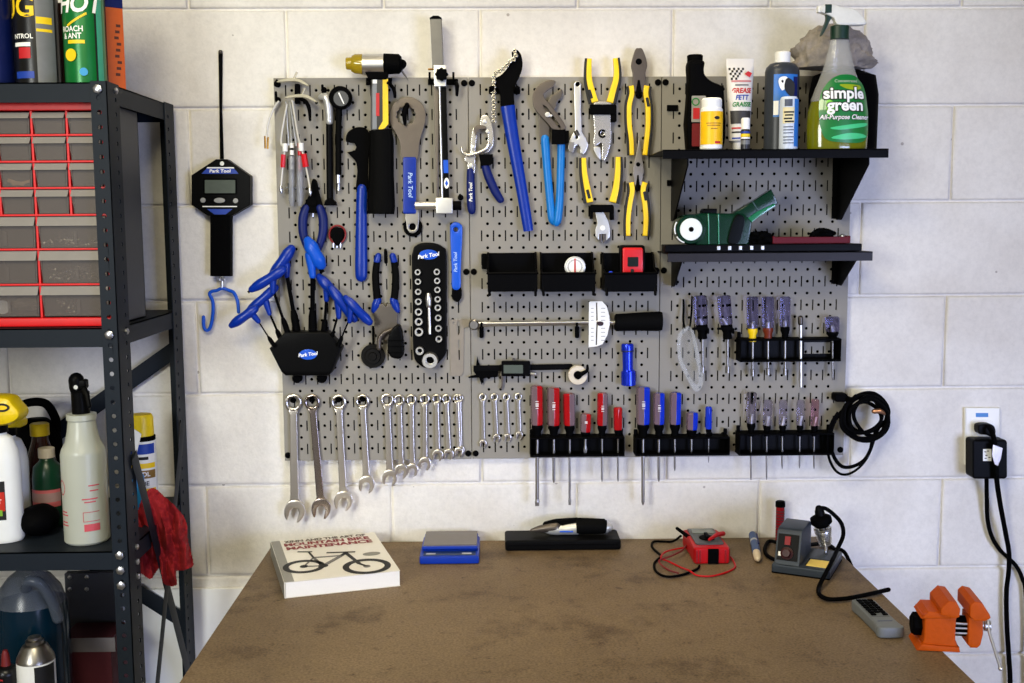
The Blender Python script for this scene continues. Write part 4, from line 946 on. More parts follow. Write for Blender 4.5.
m.obj('chain', mat('chain nickel', (176, 170, 160), .22, 1), t, 'loose silver chain')
m = MB().slab([(491.4, 83), (518, 83), (518, 87), (491.4, 87)], .0475, .052, .001) if 0 else MB()
for x in (492, 517): m.tube([(x, 89.6, .0204), (x, 91.6, .034)], 3.2, n=12); m.tube([(x, 90.6, .034), (x, 91, .05), (x, 88, .054)], 2.4, n=12, cap='round')
m.slab([(489, 86.6), (520, 86.6), (520, 94), (489, 94)], B0, .024, .001)
one(m, 'peg_hook', MBK, 'black double peg hook under the chain whip head', 'hook', 'black peg hooks on the panels')

# --- channel lock pliers
t = T('tongue_and_groove_pliers', 'big grey tongue and groove pliers with light blue handles', 'pliers', 555, 225)
MB().slab(sm([(555.6, 81.6), (549, 80), (540, 84.4), (534, 91.6), (532.6, 100), (534.6, 108.6), (540, 115.6), (548, 124), (553.4, 130), (565, 130), (564.8, 124.6), (559, 116), (551.5, 106.6), (544.6, 98), (544, 94), (548, 90.4), (553, 87)], 3, True), .034, .043, .0015, [sm([(543.6, 107.6), (546.4, 107.4), (560, 126), (558.6, 127.4)], 2, True)]).obj('jaw', GST, t, 'grey hooked jaw')
MB().slab(sm([(551.6, 95.4), (556, 93), (560.6, 89), (562.8, 92.6), (561.6, 97.4), (557, 103), (556, 108), (549.5, 118), (549.6, 142), (540.4, 142), (538.6, 116), (540, 108), (548, 101)], 3, True), .024, .033, .0015).obj('jaw', DST, t, 'darker lower jaw')
m = MB(); m.disc(547.6, 114.6, 2.6, .043, .0465, 14); m.disc(551, 115.6, 1.4, .043, .045, 12); m.obj('pivot_bolt', CHR, t)
MB().tube([(545, 139), (546.8, 165), (550, 200), (552.2, 218), (554.4, 222)], [4.5, 4, 3.9, 4.4, 3.6], .03, k=4, n=14, flat=.75, cap='round').obj('handle', SKY, t)
MB().tube([(561.2, 142), (560.8, 165), (559.6, 200), (557.8, 218), (556.6, 223)], [3.9, 3.8, 3.9, 4.2, 3.4], .036, k=4, n=14, flat=.75, cap='round').obj('handle', SKY, t)
m = MB().slab([(551.6, 129.6), (565.6, 129.6), (565.6, 144.4), (551.6, 144.4)], .0432, .047, .001); m.slab([(565.6, 131), (568.6, 131), (568.6, 143), (565.6, 143)], B0, .047, .001)
one(m, 'tool_clip', MBK, 'black clip strap holding the light blue handled pliers', 'clip', 'black plastic clips holding pliers')

# --- adjustable wrench
t = T('adjustable_wrench', 'small chrome adjustable wrench hung jaw down beside the light blue pliers', 'wrench', 578, 155)
MB().slab([(573.8, 84), (576, 81.4), (579, 81.4), (581, 84), (580.6, 110), (581.6, 132), (586, 139), (588, 145), (586, 151), (583.4, 154.6), (580.2, 153), (580.4, 147.6), (578, 144.6), (575, 146), (573.8, 150), (573.2, 152.4), (569.6, 150.4), (568.4, 143), (571, 137), (575, 130), (574.6, 110)], .026, .034, .0012, [circ(577.4, 84.6, 2.1, 12), circ(576.6, 137.4, 1.6, 10)]).obj('body', CHR, t)
MB().slab([(568.6, 141.6), (574.4, 142.4), (573.8, 151.6), (570.6, 152.8), (568.2, 149)], .0335, .037, .0008).obj('jaw', STL, t)
MB().tube([(575.4, 130.6, .035), (578, 135.6, .035)], 2.1, n=12).obj('thumb_screw', DST, t)
hook(577.4, 85.2, 'black peg hook in the hole of the chrome adjustable wrench', .018, 1)

# --- yellow gripped pliers
YB = mat('yellow grip back', (18, 18, 16), .6)
def yhandle(t, path, w, side, o, badge=None, k=4):
    """yellow comfort grip with a black back strip on its outer side"""
    c = sm([(p[0], p[1], 0) for p in path], k); out = []; n = len(c)
    wl = [w[0]+(w[1]-w[0])*i/(n-1) for i in range(n)]
    L = []; R_ = []; B = []
    for i, p in enumerate(c):
        d = (c[min(i+1, n-1)]-c[max(i-1, 0)]).normalized(); nr = V((-d.y, d.x, 0))*(1 if (-d.y)*side > 0 else -1)
        L.append(p-nr*wl[i]); R_.append(p+nr*wl[i]*.55); B.append(p+nr*wl[i]*1.25)
    g = MB().slab([(q.x, q.y) for q in L+R_[::-1]], o-.005, o+.006, .0022).obj('grip', YEL, t, 'yellow grip')
    MB().slab([(q.x, q.y) for q in R_+B[::-1]], o-.0055, o+.0045, .0015).obj('grip_back', YB, g, 'black outer strip')
    if badge:
        x, y, a = badge; M = lambda px, py: (x+px*math.cos(a)-py*math.sin(a), y+px*math.sin(a)+py*math.cos(a))
        MB().slab([M(*q) for q in rrect(-1.5, -4.6, 1.5, 4.6, .7)], o+.0062, o+.0068, .0002).obj('badge', INKB, g, 'black badge')
zz_ = lambda x, y: (570+x/5.69, 45+y/5.69)
t = T('slip_joint_pliers', 'slip joint pliers hung jaw down by a black clip, yellow grips pointing up', 'pliers', 602, 160)
yhandle(t, [(588.6, 58.6), (588.2, 68), (588.4, 80), (591, 92), (594, 102.6)], (3, 4.4), -1, .034, (590.4, 94, -.3))
yhandle(t, [(615.8, 58.2), (617, 70), (616.6, 80), (613.4, 92), (610.6, 103)], (3, 4.4), 1, .034)
MB().slab(sm([(594, 103), (611, 103), (610.4, 118), (611, 136), (609.4, 148), (605, 159.6), (601.6, 158.6), (602.4, 146), (600.8, 143), (598, 144.6), (594, 146), (593.6, 138), (594.6, 132), (593.4, 116)], 3, True), .03, .038, .0012, [circ(602.2, 133.6, 1.6, 12)]).obj('jaw', SV, t)
MB().slab(sm([(593.6, 147.4), (599.6, 147), (600.4, 151), (600, 159.4), (596.6, 156)], 3, True), .028, .035, .001).obj('jaw', CHR, t)
m = MB(); m.tube(circ(602.4, 133.6, 3.2, 18, 3.4, .6, 5.6), 1, .0385, n=8); m.obj('pivot', MBK, t)
one(MB().slab(rrect(590, 104.4, 616, 114.6, 1.2), .039, .046, .0015).slab(rrect(611.5, 106, 616, 122, .8), B0, .045, .001).slab(rrect(590, 106, 593, 114, .8), B0, .045, .001), 'tool_clip', MBK, 'black clip bar across the upper upside down yellow pliers', 'clip', 'black plastic clips holding pliers')
t = T('diagonal_cutters', 'diagonal cutters hung jaw down by a black clip below the slip joint pliers', 'pliers', 602, 243)
yhandle(t, [(583, 158), (583.6, 172), (585.6, 185), (589, 202.6)], (3, 4.4), -1, .034, (588.4, 194, -.25))
yhandle(t, [(618.6, 157), (618.4, 172), (616.8, 188), (613.4, 202.6)], (3, 4.6), 1, .034)
MB().slab([(594.6, 211), (603, 211), (608, 221), (610, 230), (609.6, 237), (606, 240.6), (606, 234), (599, 234), (598.6, 240.4), (595.4, 236), (595.2, 229.6), (597.4, 223)], .03, .038, .0012).obj('jaw', SIL, t)
m = MB(); m.slab([(599, 233.6), (602.2, 234.6), (601.6, 243.4), (598.4, 240)], .03, .037, .001); m.slab([(606, 233.6), (602.8, 234.6), (603.2, 243.4), (606.6, 240)], .03, .037, .001); m.obj('cutting_edge', DST, t, 'dark cutting edges')
MB().disc(602.6, 228.2, 2.6, .038, .0395, 16).obj('pivot', WHT, t)
one(MB().slab(rrect(590, 204.6, 613.2, 212.4, 1.2), .039, .046, .0015).slab(rrect(610, 206, 613.4, 220, .8), B0, .045, .001).slab(rrect(590, 206, 592.6, 219, .8), B0, .045, .001), 'tool_clip', MBK, 'black clip bar across the lower upside down yellow cutters', 'clip', 'black plastic clips holding pliers')
def upright_pliers(name, lab, jaw, hole, piv, L, R_, bl, yb):
    t = T(name, lab, 'pliers', 639, yb)
    MB().slab(hole, .0368, .0376, .0002).obj('pivot', MBK, t, 'dark disc painted as the shaded jaw hole'); MB().slab(jaw, .028, .037, .0012).obj('jaw', GST if name[0] == 'l' else mat('nose steel', (140, 134, 126), .4, .8), t)  # dark disc paints the shade in the jaw hole
    MB().slab(piv, .0372, .0385, .0004).obj('jaw_gap', MBK, t)
    yhandle(t, L, (3.3, 3), -1, .034); yhandle(t, R_, (3.5, 3), 1, .034, bl)
upright_pliers('linesman_pliers', 'broad nosed pliers standing jaw up with long yellow grips', sm([(638.4, 48.4), (642, 49), (645.4, 57), (647, 66), (645.4, 73), (645.2, 86), (643, 92), (635, 92), (633, 86), (632.6, 73), (631, 66), (633, 56), (635.6, 49)], 3, True), circ(638.8, 61.6, 3.2, 16),
    [(637.8, 80), (639.8, 80), (641.8, 92), (640.6, 96.6), (637, 96.6), (635.8, 92)], [(630.2, 86), (631, 94), (628.4, 106), (628.6, 125), (630.4, 140), (631, 155.4)], [(647.4, 86), (646.4, 94), (648.4, 106), (648.6, 125), (647.2, 140), (645.4, 155.4)], (647.8, 102, -.2), 155)
upright_pliers('needle_nose_pliers', 'needle nosed pliers standing jaw up with yellow grips, below the broad nosed pair', sm([(638.4, 139), (639.6, 139), (640.8, 150), (643, 164), (643.6, 172), (642, 180), (641.6, 186), (635.4, 186), (634, 180), (632.8, 172), (633.6, 164), (636.8, 150)], 3, True), circ(638.2, 164.4, 2.2, 14),
    [(637.4, 175), (638.6, 175), (640, 186), (639.6, 190), (636.2, 190), (635.8, 186)], [(630.4, 182.6), (631.4, 191), (629, 205), (627.4, 220), (627.4, 236)], [(645.6, 182.6), (643.6, 191), (645.6, 205), (646.6, 220), (645.6, 236)], (645.2, 196, -.2), 236)
hook(638.8, 96, 'black peg hook between the broad nosed plier grips', .02, 2); hook(637.8, 188.4, 'black peg hook between the needle nosed plier grips', .02, 2)

# --- parts bins
BIN = mat('bin black', (5, 5, 6), .4, spec=.04)
def pbin(lab, x0, x1, extra=0):
    t = T('parts_bin', lab, 'bin', (x0+x1)/2, 292, .06, 'black parts bins clipped on the panel')
    a = at(x0, 252, PO+.001); b = at(x1, 292, PO+.001); X0, X1, Zt, Zb = a.x+.002, b.x-.002, a.z-.002, b.z+.006
    yb, d = -PO-.0002, .075; yf = yb-d; zf = Zb+.038
    m = MB(); w = .0022
    m.box(((X0+X1)/2, yb-w/2, (Zt+Zb)/2), (X1-X0, w, Zt-Zb), .0006)
    m.box(((X0+X1)/2, (yb+yf)/2, Zb+w/2), (X1-X0-.004, d, w), .0006)
    m.obj('tray', BIN, t)
    f = MB(); f.box(((X0+X1)/2, yf+w/2, (Zb+zf)/2), (X1-X0-.002, w, zf-Zb), .0008); f.sweep([(X0, yf, zf), (X1, yf, zf)], .0026, 8, cap='round'); f.obj('front_lip', BIN, t)
    for X in (X0, X1-w):
        s = MB(); Ms = Matrix(((0, 0, 1, X), (-1, 0, 0, yb), (0, 1, 0, 0), (0, 0, 0, 1)))
        s.flat([(0, Zb), (d, Zb), (d, zf), (d*.55, zf+.006), (d*.2, Zt), (0, Zt)], 0, w, Ms, .0005); s.sweep([(X+w/2, yb, Zt), (X+w/2, yb-d*.2, Zt), (X+w/2, yb-d*.55, zf+.006), (X+w/2, yf, zf)], .0022, 8); s.obj('side_wall', BIN, t)
    for X in (X0+.004, X1-.004): MB().sweep([(X, yf+.002, Zb+.006), (X, yf-.001, Zb-.006)], .003, 8, cap='round').obj('foot_tab', BIN, t)
    return X0, X1, Zb, Zt, yb, yf
pbin('empty black parts bin, the one beside the panel seam under the chain whip', 486.5, 537)
b2 = pbin('black parts bin holding a round white dial gauge', 539, 593)
b3 = pbin('black parts bin holding a red case and a blue bulb', 600.5, 653)
m = MB().slab(rrect(481.6, 253.5, 487.4, 269, 1), B0, .034, .002); one(m, 'bin_clip', MBK, 'black wall clip beside the empty parts bin', 'clip')
o = .064; t = T('dial_gauge', 'round white dial pressure gauge with red needle sitting in a black bin', 'gauge', 575, 277, o)
p = at(575, 266.8, o); MB().lathe([(.017, -.012), (.0215, -.01), (.0218, .002), (.0195, .003)], p, (0, -1, 0), 32).obj('case', SIL, t, 'silver case')
MB().lathe([(.0188, 0), (.0188, .0012)], p+V((0, -.0026, 0)), (0, -1, 0), 30).obj('dial', WHT, t, 'white dial')
MB().slab([(574.3, 258.6), (575.7, 258.6), (575.9, 274.6), (574.1, 274.6)], o+.0042, o+.0048, .0001).obj('needle', INKR, t, 'red needle')
m = MB()
for i in range(28):
    a = .75*PI+1.5*PI*i/27; m.slab([(575+6.3*math.cos(a)-.25*math.sin(a), 266.8+6.3*math.sin(a)+.25*math.cos(a)), (575+6.3*math.cos(a)+.25*math.sin(a), 266.8+6.3*math.sin(a)-.25*math.cos(a)), (575+7.6*math.cos(a)+.25*math.sin(a), 266.8+7.6*math.sin(a)-.25*math.cos(a)), (575+7.6*math.cos(a)-.25*math.sin(a), 266.8+7.6*math.sin(a)+.25*math.cos(a))], o+.004, o+.0044, .0001)
m.obj('scale_marks', INKB, t)
o = .062; t = T('red_case', 'bright red plastic case with square black window standing in a parts bin', 'case', 632, 278, o)
MB().slab(rrect(619, 245, 644.6, 282, 3), .034, .056, .004).obj('back_half', BLK, t, 'black back half')
MB().slab(rrect(622.4, 247.6, 643, 279, 2.4), .0555, .068, .004).obj('front_half', RED, t)
MB().slab(rrect(627.6, 257, 638.4, 266.6, .8), .0682, .0692, .0003).obj('window', mat('dark window', (10, 22, 20), .2), t, 'square black window')
MB().slab(rrect(630.6, 269, 634, 273.4, 1), .0682, .069, .0003).obj('latch', INKB, t)
one(MB().lathe([(.0035, 0), (.0058, .004), (.0058, .011), (.003, .014)], at(610.8, 278, .075), (0, 0, 1), 14), 'blue_bulb', mat('blue bulb', (30, 70, 230), .15), 'small glossy blue bulb lying in the bin beside the red case', 'bulb')
m = MB(); r_ = random.Random(5)
one(MB().slab(rrect(605, 279, 620, 283.5, 1), .068, .0765, .001), 'battery', mat('orange blue foil', (120, 70, 40), .4, .3), 'small brown battery in the bin under the blue bulb', 'battery')

# --- beam torque wrench
t = T('torque_wrench', 'long beam torque wrench with white scale plate and black handle, lying level', 'wrench', 565, 346)
MB().lathe([(.0105, 0), (.011, .003), (.011, .02), (.0085, .0225)], at(474, 324, .034), (0, -1, 0), 24).obj('head', STL, t, 'round steel head')
MB().tube([(478, 323.4, .044), (616, 321.6, .044)], 1.6, n=12).obj('beam', CHR, t, 'bright beam')
MB().tube([(478, 326, .040), (592, 324.4, .040)], .7, n=8).obj('pointer_rod', STL, t)
MB().slab([(588.8, 302.2), (590.4, 301.4), (602, 301.2), (606.6, 306), (609.4, 316), (609.8, 324), (607.4, 335), (602.6, 344), (597, 346.4), (588.6, 347.2)], .047, .0495, .0006, [[(596, 302.6), (597.2, 302.6), (597.6, 322), (597, 345), (595.6, 345), (596.4, 322)]]).obj('scale_plate', WHT, t, 'white scale plate')
MB().slab(sm([(597, 322.4), (600, 321.4), (603.4, 322.4), (602.6, 325.4), (598.6, 325.6)], 3, True), .0496, .051, .0003).obj('pointer', mat('dark maroon', (40, 8, 14), .4), t)
m = MB()
for i in range(9):
    y = 308+i*4; 
    if abs(y-324) < 3: continue
    m.slab([(601, y), (605.2, y), (605.2, y+.6), (601, y+.6)], .0496, .05, .0001); m.slab([(591, y), (593.6, y), (593.6, y+.6), (591, y+.6)], .0496, .05, .0001)
m.obj('scale_marks', mat('grey ink', (150, 150, 155), .5), t)
MB().tube([(611, 322.4, .044), (616, 322.4, .044)], 2, n=10).obj('handle_pin', CHR, t)
MB().tube([(614.6, 322.6), (616, 322.6), (640, 321.6), (659, 321.2), (662, 321.2)], [7, 8.6, 9.2, 9.8, 9], .044, n=20, flat=.8).obj('handle', RUB, t, 'black rubber handle')
for x, lab in ((481.6, 'black hanging peg under the torque wrench beam near its round head'), (577, 'black hanging peg under the torque wrench beam near its white plate')):
    m = MB().slab(rrect(x-2.2, 326, x+2.2, 338, 1.6), B0, .03, .002); m.tube([(x, 327.4, .022), (x, 327.4, .05), (x, 323.6, .052)], 1.2, n=8, cap='round'); one(m, 'peg_hook', MBK, lab, 'hook', 'black peg hooks on the panels')

# --- digital caliper and washer ring
t = T('digital_caliper', 'black digital caliper lying level with grey screen above the small wrenches', 'caliper', 520, 384)
MB().slab([(473.4, 365.6), (571, 363.8), (571, 369.4), (473.4, 371.4)], .026, .0305, .0006).obj('beam', BLK, t)
MB().slab(rrect(501.4, 360.8, 530.2, 376, 1.4), .0305, .042, .0015).obj('display_box', BLK, t)
MB().slab(rrect(503.6, 365, 523, 373.4, .5), .042, .0426, .0002).obj('screen', mat('lcd grey', (92, 98, 90), .15), t, 'grey screen')
MB().slab([(473.4, 371), (498, 370.6), (498, 376.6), (484, 378.2), (481.6, 384.6), (479, 377.4), (468.4, 378), (468.4, 376.8), (476, 374.6)], .026, .032, .0008).obj('jaw', MBK, t)
MB().slab(sm([(500.6, 376), (503.6, 376), (503.2, 384), (502, 389), (500.4, 388.4), (501.6, 383)], 3, True), .026, .03, .0008).obj('jaw', GST, t)
MB().slab([(476, 365.6), (477.2, 355.6), (478.6, 362), (480.4, 365.4)], .026, .029, .0006).obj('inside_jaw', MBK, t)
MB().slab([(512, 361), (512.6, 358), (515, 358), (515.6, 361)], .03, .036, .0006).obj('thumb_wheel', DST, t)
MB().tube([(531, 373.6, .034), (535, 374, .034)], 1.6, n=10, cap='round').obj('lock_screw', CHR, t)
t = T('tape_roll', 'small cream ring hung on a black peg at the caliper end', 'ring', 577.6, 385)
MB().disc(577.6, 374.8, 9.6, .032, .046, 36, .002, hole=4).obj('ring', mat('cream ring', (214, 202, 180), .5), t)
m = MB(); m.disc(577.6, 374.8, 3.6, B0, .048, 16); m.tube([(577.6, 375, .048), (582, 373.6, .052), (587, 370.6, .05), (587.4, 365.6, .046)], [2.4, 2.2, 1.7, 1.2], k=4, n=10, cap='round')
one(m, 'peg_hook', MBK, 'black peg hook through the small cream ring', 'hook', 'black peg hooks on the panels')

# --- pocket torch
t = T('pocket_torch', 'glossy blue metal pocket torch hung upright under the torque wrench handle', 'torch', 628.5, 385)
TB = mat('blue anodised', (24, 52, 205), .22, .55)
MB().tube([(627.4, 343.6), (627.4, 345), (627.5, 350), (627.6, 350.6), (627.8, 368), (628, 370.5), (628.4, 371), (628.5, 384.6), (628.5, 385.2)], [5.4, 6.2, 6.2, 5.3, 5.2, 5.6, 7, 7.4, 6.8], .036, n=24).obj('barrel', TB, t)
MB().tube([(627.5, 350, .036), (627.5, 351.6, .036)], 6.35, n=24).obj('tail_ring', mat('dark blue ring', (10, 18, 70), .4), t)
m = MB()
for i in range(5): m.tube([(628.4, 372+i*1.3, .036), (628.4, 372.6+i*1.3, .036)], 7.5, n=24)
m.obj('grip_ring', TB, t)
# ------------------------------------------------------------------ combination wrenches
WR = mat('chrome vanadium', (205, 198, 190), .28, 1, var=.1, scale=30)
WRB = mat('chrome with painted reflection', (158, 146, 140), .2, 1)  # darker reddish tint stands in for a reflection on one wrench
def combo(lab, rx, ry, rr, jx, jy, jr, o, th, name='combination_wrench', grp='chrome combination wrenches hanging in size order', m=WR):
    mb = MB()
    d = V((jx-rx, jy-ry)); L = d.length; d.normalize(); n = V((-d.y, d.x))
    mb.disc(rx, ry, rr, o-th*.1, o+th, 28, th*.25, hole=rr*.66)
    w = rr*.50
    a = V((rx, ry))+d*rr*.82; b = V((jx, jy))-d*jr*.75; mid = (a+b)/2
    mb.slab([tuple(p) for p in (a+n*w*1.15, a+d*rr*.7+n*w*.86, mid+n*w*.92, b-d*rr*.5+n*w*1.02, b+n*w*1.35, b-n*w*1.35, b-d*rr*.5-n*w*1.02, mid-n*w*.92, a+d*rr*.7-n*w*.86, a-n*w*1.15)], o+th*.12, o+th*.85, th*.22)
    # open end, turned fifteen degrees
    an = math.radians(15); e = V((d.x*math.cos(an)-d.y*math.sin(an), d.x*math.sin(an)+d.y*math.cos(an))); f = V((-e.y, e.x)); c = V((jx, jy))
    P = lambda x, y: tuple(c+e*x*jr+f*y*jr)
    out = sm([P(-1, .0), P(-.92, .42), P(-.5, .86), P(.1, .98), P(.62, .86), P(1.02, .62)], 4)
    tip = [P(1.05, .44), P(.1, .44), P(-.22, .22), P(-.22, -.22), P(.1, -.44), P(1.05, -.44)]
    bot = sm([P(1.02, -.62), P(.62, -.86), P(.1, -.98), P(-.5, -.86), P(-.92, -.42), P(-1, 0)], 4)
    mb.slab([(p[0], p[1]) for p in out]+tip+[(p[0], p[1]) for p in bot[:-1]], o, o+th, th*.25)
    return one(mb, name, m, lab, 'wrench', grp)
zw = lambda x, y: (270+x/4.268, 370+y/4.268)
WL = [((100, 138), 34, (106, 598), 45, 'longest combination wrench of the hanging row, first beside the bare block wall'),
      ((180, 136), 31, (219, 588), 42, 'second longest combination wrench, hung slightly tilted and tinted for a dark red reflection'),
      ((293, 136), 30, (314, 555), 40, 'third longest combination wrench, hung alone between two wider gaps'),
      ((395, 132), 27, (413, 485), 35, 'fourth longest combination wrench, its jaw hanging well below the panel edge'),
      ((500, 128), 26, (512, 458), 33, 'fifth longest combination wrench, first of the close packed group'),
      ((551, 127), 21, (560, 430), 29, 'sixth wrench of the row counted from the longest, second in the close packed group'),
      ((603, 125), 20, (607, 425), 27, 'seventh wrench counted from the longest, third in the close packed group'),
      ((660, 124), 20, (661, 398), 27, 'eighth wrench counted from the longest, its jaw just below the panel edge'),
      ((711, 122), 18, (716, 362), 24, 'ninth wrench counted from the longest, its jaw level with the panel edge'),
      ((752, 122), 18, (763, 358), 22, 'tenth wrench counted from the longest, third from the panel seam'),
      ((798, 120), 16, (806, 350), 20, 'eleventh wrench counted from the longest, second from the panel seam')]
for i, (a, r, b, jr, lab) in enumerate(WL):
    a = zw(*a); b = zw(*b); combo(lab, *a, r/4.268*1.06, *b, jr/4.268, .0238, .009 if i < 4 else .0068, m=WRB if i == 1 else WR)
combo('twelfth wrench counted from the longest, the one right beside the panel seam', 459.6, 398, 3.6, 460.4, 450, 4.4, .0236, .006)
for (x, y0, x2, y1, lab) in ((482.5, 397, 483, 443.4, 'longest of four tiny wrenches, just past the panel seam'), (494.4, 397, 496.5, 438, 'second of the four tiny wrenches counted from the panel seam'),
                             (506.3, 397, 507.8, 437.6, 'third of the four tiny wrenches counted from the panel seam'), (518.2, 396.6, 519.4, 435.4, 'last tiny wrench, next to the red screwdrivers')):
    combo(lab, x, y0, 3.6, x2, y1, 3.7, .0236, .0045, 'mini_wrench', 'tiny chrome wrenches')
for i, (x, y, r) in enumerate([(*zw(100, 131), 2.6), (*zw(180, 129), 2.4), (*zw(293, 129), 2.4), (*zw(395, 126), 2.1)]):
    hook(x, y-.6, 'black peg hook in the ring of the %s longest wrench' % ('very', 'second', 'third', 'fourth')[i], .022, 1)

# ------------------------------------------------------------------ screwdrivers and their racks
SDO = .040
def rack_(lab, x0, x1, y0, y1, slots, window=None):
    t = T('screwdriver_rack', lab, 'tool rack', (x0+x1)/2, y1, .04, 'black screwdriver racks on the panels')
    a, b = at(x0, y0, B0+.042), at(x1, y1, B0+.042); X0, X1, Zt, Zb = a.x, b.x, a.z, b.z
    D = .042; Mt = Matrix(((1, 0, 0, 0), (0, -1, 0, 0), (0, 0, -1, 0), (0, 0, 0, 1)))
    holes = [circ(at(sx, y0, SDO).x, SDO, .0075, 12) for sx in slots]
    m = MB(); m.flat([(X0, B0), (X1, B0), (X1, B0+D), (X0, B0+D)], -Zt, -Zt+.004, Mt, .0008, holes); m.obj('top_plate', MBK, t)
    m = MB(); hb = [circ(at(sx, y0, SDO).x, SDO, .005, 12) for sx in slots]
    m.flat([(X0, B0), (X1, B0), (X1, B0+D), (X0, B0+D)], -Zb-.004, -Zb, Mt, .0008, hb); m.obj('bottom_plate', MBK, t)
    Mw = Matrix(((1, 0, 0, 0), (0, 0, -1, 0), (0, 1, 0, 0), (0, 0, 0, 1)))
    m = MB(); m.flat([(X0, Zb), (X1, Zb), (X1, Zt), (X0, Zt)], B0, B0+.003, Mw, .0006, [[(window[0], Zb+.012), (window[1], Zb+.012), (window[1], Zt-.012), (window[0], Zt-.012)]] if window else ()); m.obj('back_plate', BLK, t)
    for X in (X0+.0012, X1-.0012): MB().box((X, -B0-D/2, (Zt+Zb)/2), (.0024, D, Zt-Zb-.006), .0006).obj('end_plate', MBK, t)
    for X in (X0+.004, X1-.004): MB().box((X, -B0-.01, Zt+.006), (.008, .006, .014), .002).obj('mount_tab', MBK, t)
    return t
def clearm(nm, rgb, al=.62): return mat(nm, rgb, .18, alpha=al, var=.05, spec=.4)
GRC = clearm('grey clear handle', (126, 104, 112), .7)
def driver(lab, cx, xw, yt, yh, yc, tx, yt2, rs, mats, grp, name='screwdriver', tip='flat', colm=MBK, o=SDO, letters=None, socket=False, split=None):
    t = T(name, lab, 'screwdriver', tx, yt2, o, grp)
    r = xw/2; H = yh-yt
    ys = [yt, yt+.5, yt+1.6, yt+H*.5, yh-1.5, yh]; rad = [r*.62, r*.84, r, r, r*.98, r*.9]
    pts = [(cx+(tx-cx)*(y-yt)/max(yc-yt, 1), y, o) for y in ys]
    MB().tube(pts, rad, o, n=28, fk=7, flute=.055, mis=split).obj('handle', mats, t)
    cp = lambda y: (cx+(tx-cx)*(y-yt)/max(yc-yt, 1), y, o)
    if colm: MB().tube([cp(yh), cp(yh+(yc-yh)*.25), cp(yh+(yc-yh)*.55), cp(yc-1.2), cp(yc)], [r*.86, r*.9, r*.62, r*.72, r*.66], o, n=18).obj('collar', colm, t)
    s = MB(); P0 = cp(yc-.5)
    if tip == 'flat':
        s.tube([P0, (tx, yt2-7, o)], rs, o, n=12)
        s.tube([(tx, yt2-7, o), (tx, yt2-4, o)], [rs, rs*1.25], o, n=12, flat=.7); s.slab([(tx-rs*1.25, yt2-4.4), (tx+rs*1.25, yt2-4.4), (tx+rs*1.05, yt2), (tx-rs*1.05, yt2)], o-.0011, o+.0011, .0004)
    else:
        s.tube([P0, (tx, yt2-3.4, o), (tx, yt2-.3, o)], [rs, rs, rs*.35], o, n=12)
    if socket: s.tube([(tx, yt2-7, o), (tx, yt2-6.6, o), (tx, yt2, o)], [rs, rs*1.75, rs*1.7], o, n=12)
    s.obj('shaft', STL, t, 'bright steel shaft')
    if letters: ptext(letters, cx+.4, (yt+yh)/2, o-0+r*PX*1.06, min(3, r*.5), PI/2, INKW, t, .9, .01)
    return t
REDH = mat('clear red handle', (164, 8, 18), .18, alpha=.96, coat=.25); DRED = mat('dark red handle', (120, 10, 20), .15, coat=.4)
BLUH = mat('clear blue handle', (6, 46, 186), .18, alpha=.96, coat=.25)
g1 = 'red handled screwdrivers in a black rack'
rack_('black rack holding the red handled screwdrivers under the caliper', 530.2, 624.6, 438, 456.4, [537, 553.6, 569.5, 585.2, 602, 618])
lf = lambda q: 0 if (q % 1) > .46 else 1; lr = lambda q: 1 if (q % 1) > .58 else 0
for lab, cx, w, yt, yh, yc, tx, y2, rs, tip, let, sp in (
    ('thickest red screwdriver with clear stripe and long flat blade, first in its rack', 536.8, 12.6, 385.4, 424.6, 438, 537.2, 506, 1.9, 'flat', 'I IIII I', True),
    ('second red screwdriver from the wrenches, wide handle and short tapered blade', 553.6, 12.8, 387.4, 425, 438, 553.8, 483, 1.5, 'taper', 'I IIII I', True),
    ('third red screwdriver from the wrenches, long thin blade reaching far below the rack', 569, 11.8, 393, 425, 438, 569.7, 505, 1.2, 'flat', None, 2),
    ('stubby red screwdriver whose short blade ends inside the rack', 586, 11, 413.5, 431.6, 438.6, 585.3, 453, 1.5, 'flat', 'III', True),
    ('slim red screwdriver with clear stripe, second from the blue ones', 602.6, 10.6, 392.6, 425, 438, 602, 482, 1.1, 'taper', 'I III I', 2),
    ('smallest red screwdriver, nearest the blue handled rack', 618, 8.8, 407, 429.6, 438, 618, 482, 1, 'taper', None, False)):
    driver(lab, cx, w, yt, yh, yc, tx, y2, rs, [REDH, GRC], g1, tip=tip, letters=let, split=(lr if sp == 2 else lf) if sp else None)
g2 = 'blue handled screwdrivers in a black rack'
rack_('black rack holding the blue handled screwdrivers beside the panel seam', 635.6, 729.8, 438, 455.4, [643, 658.8, 674.8, 691.2, 708.6])
rt_ = lambda q: 0 if (q % 1) > .42 else 1
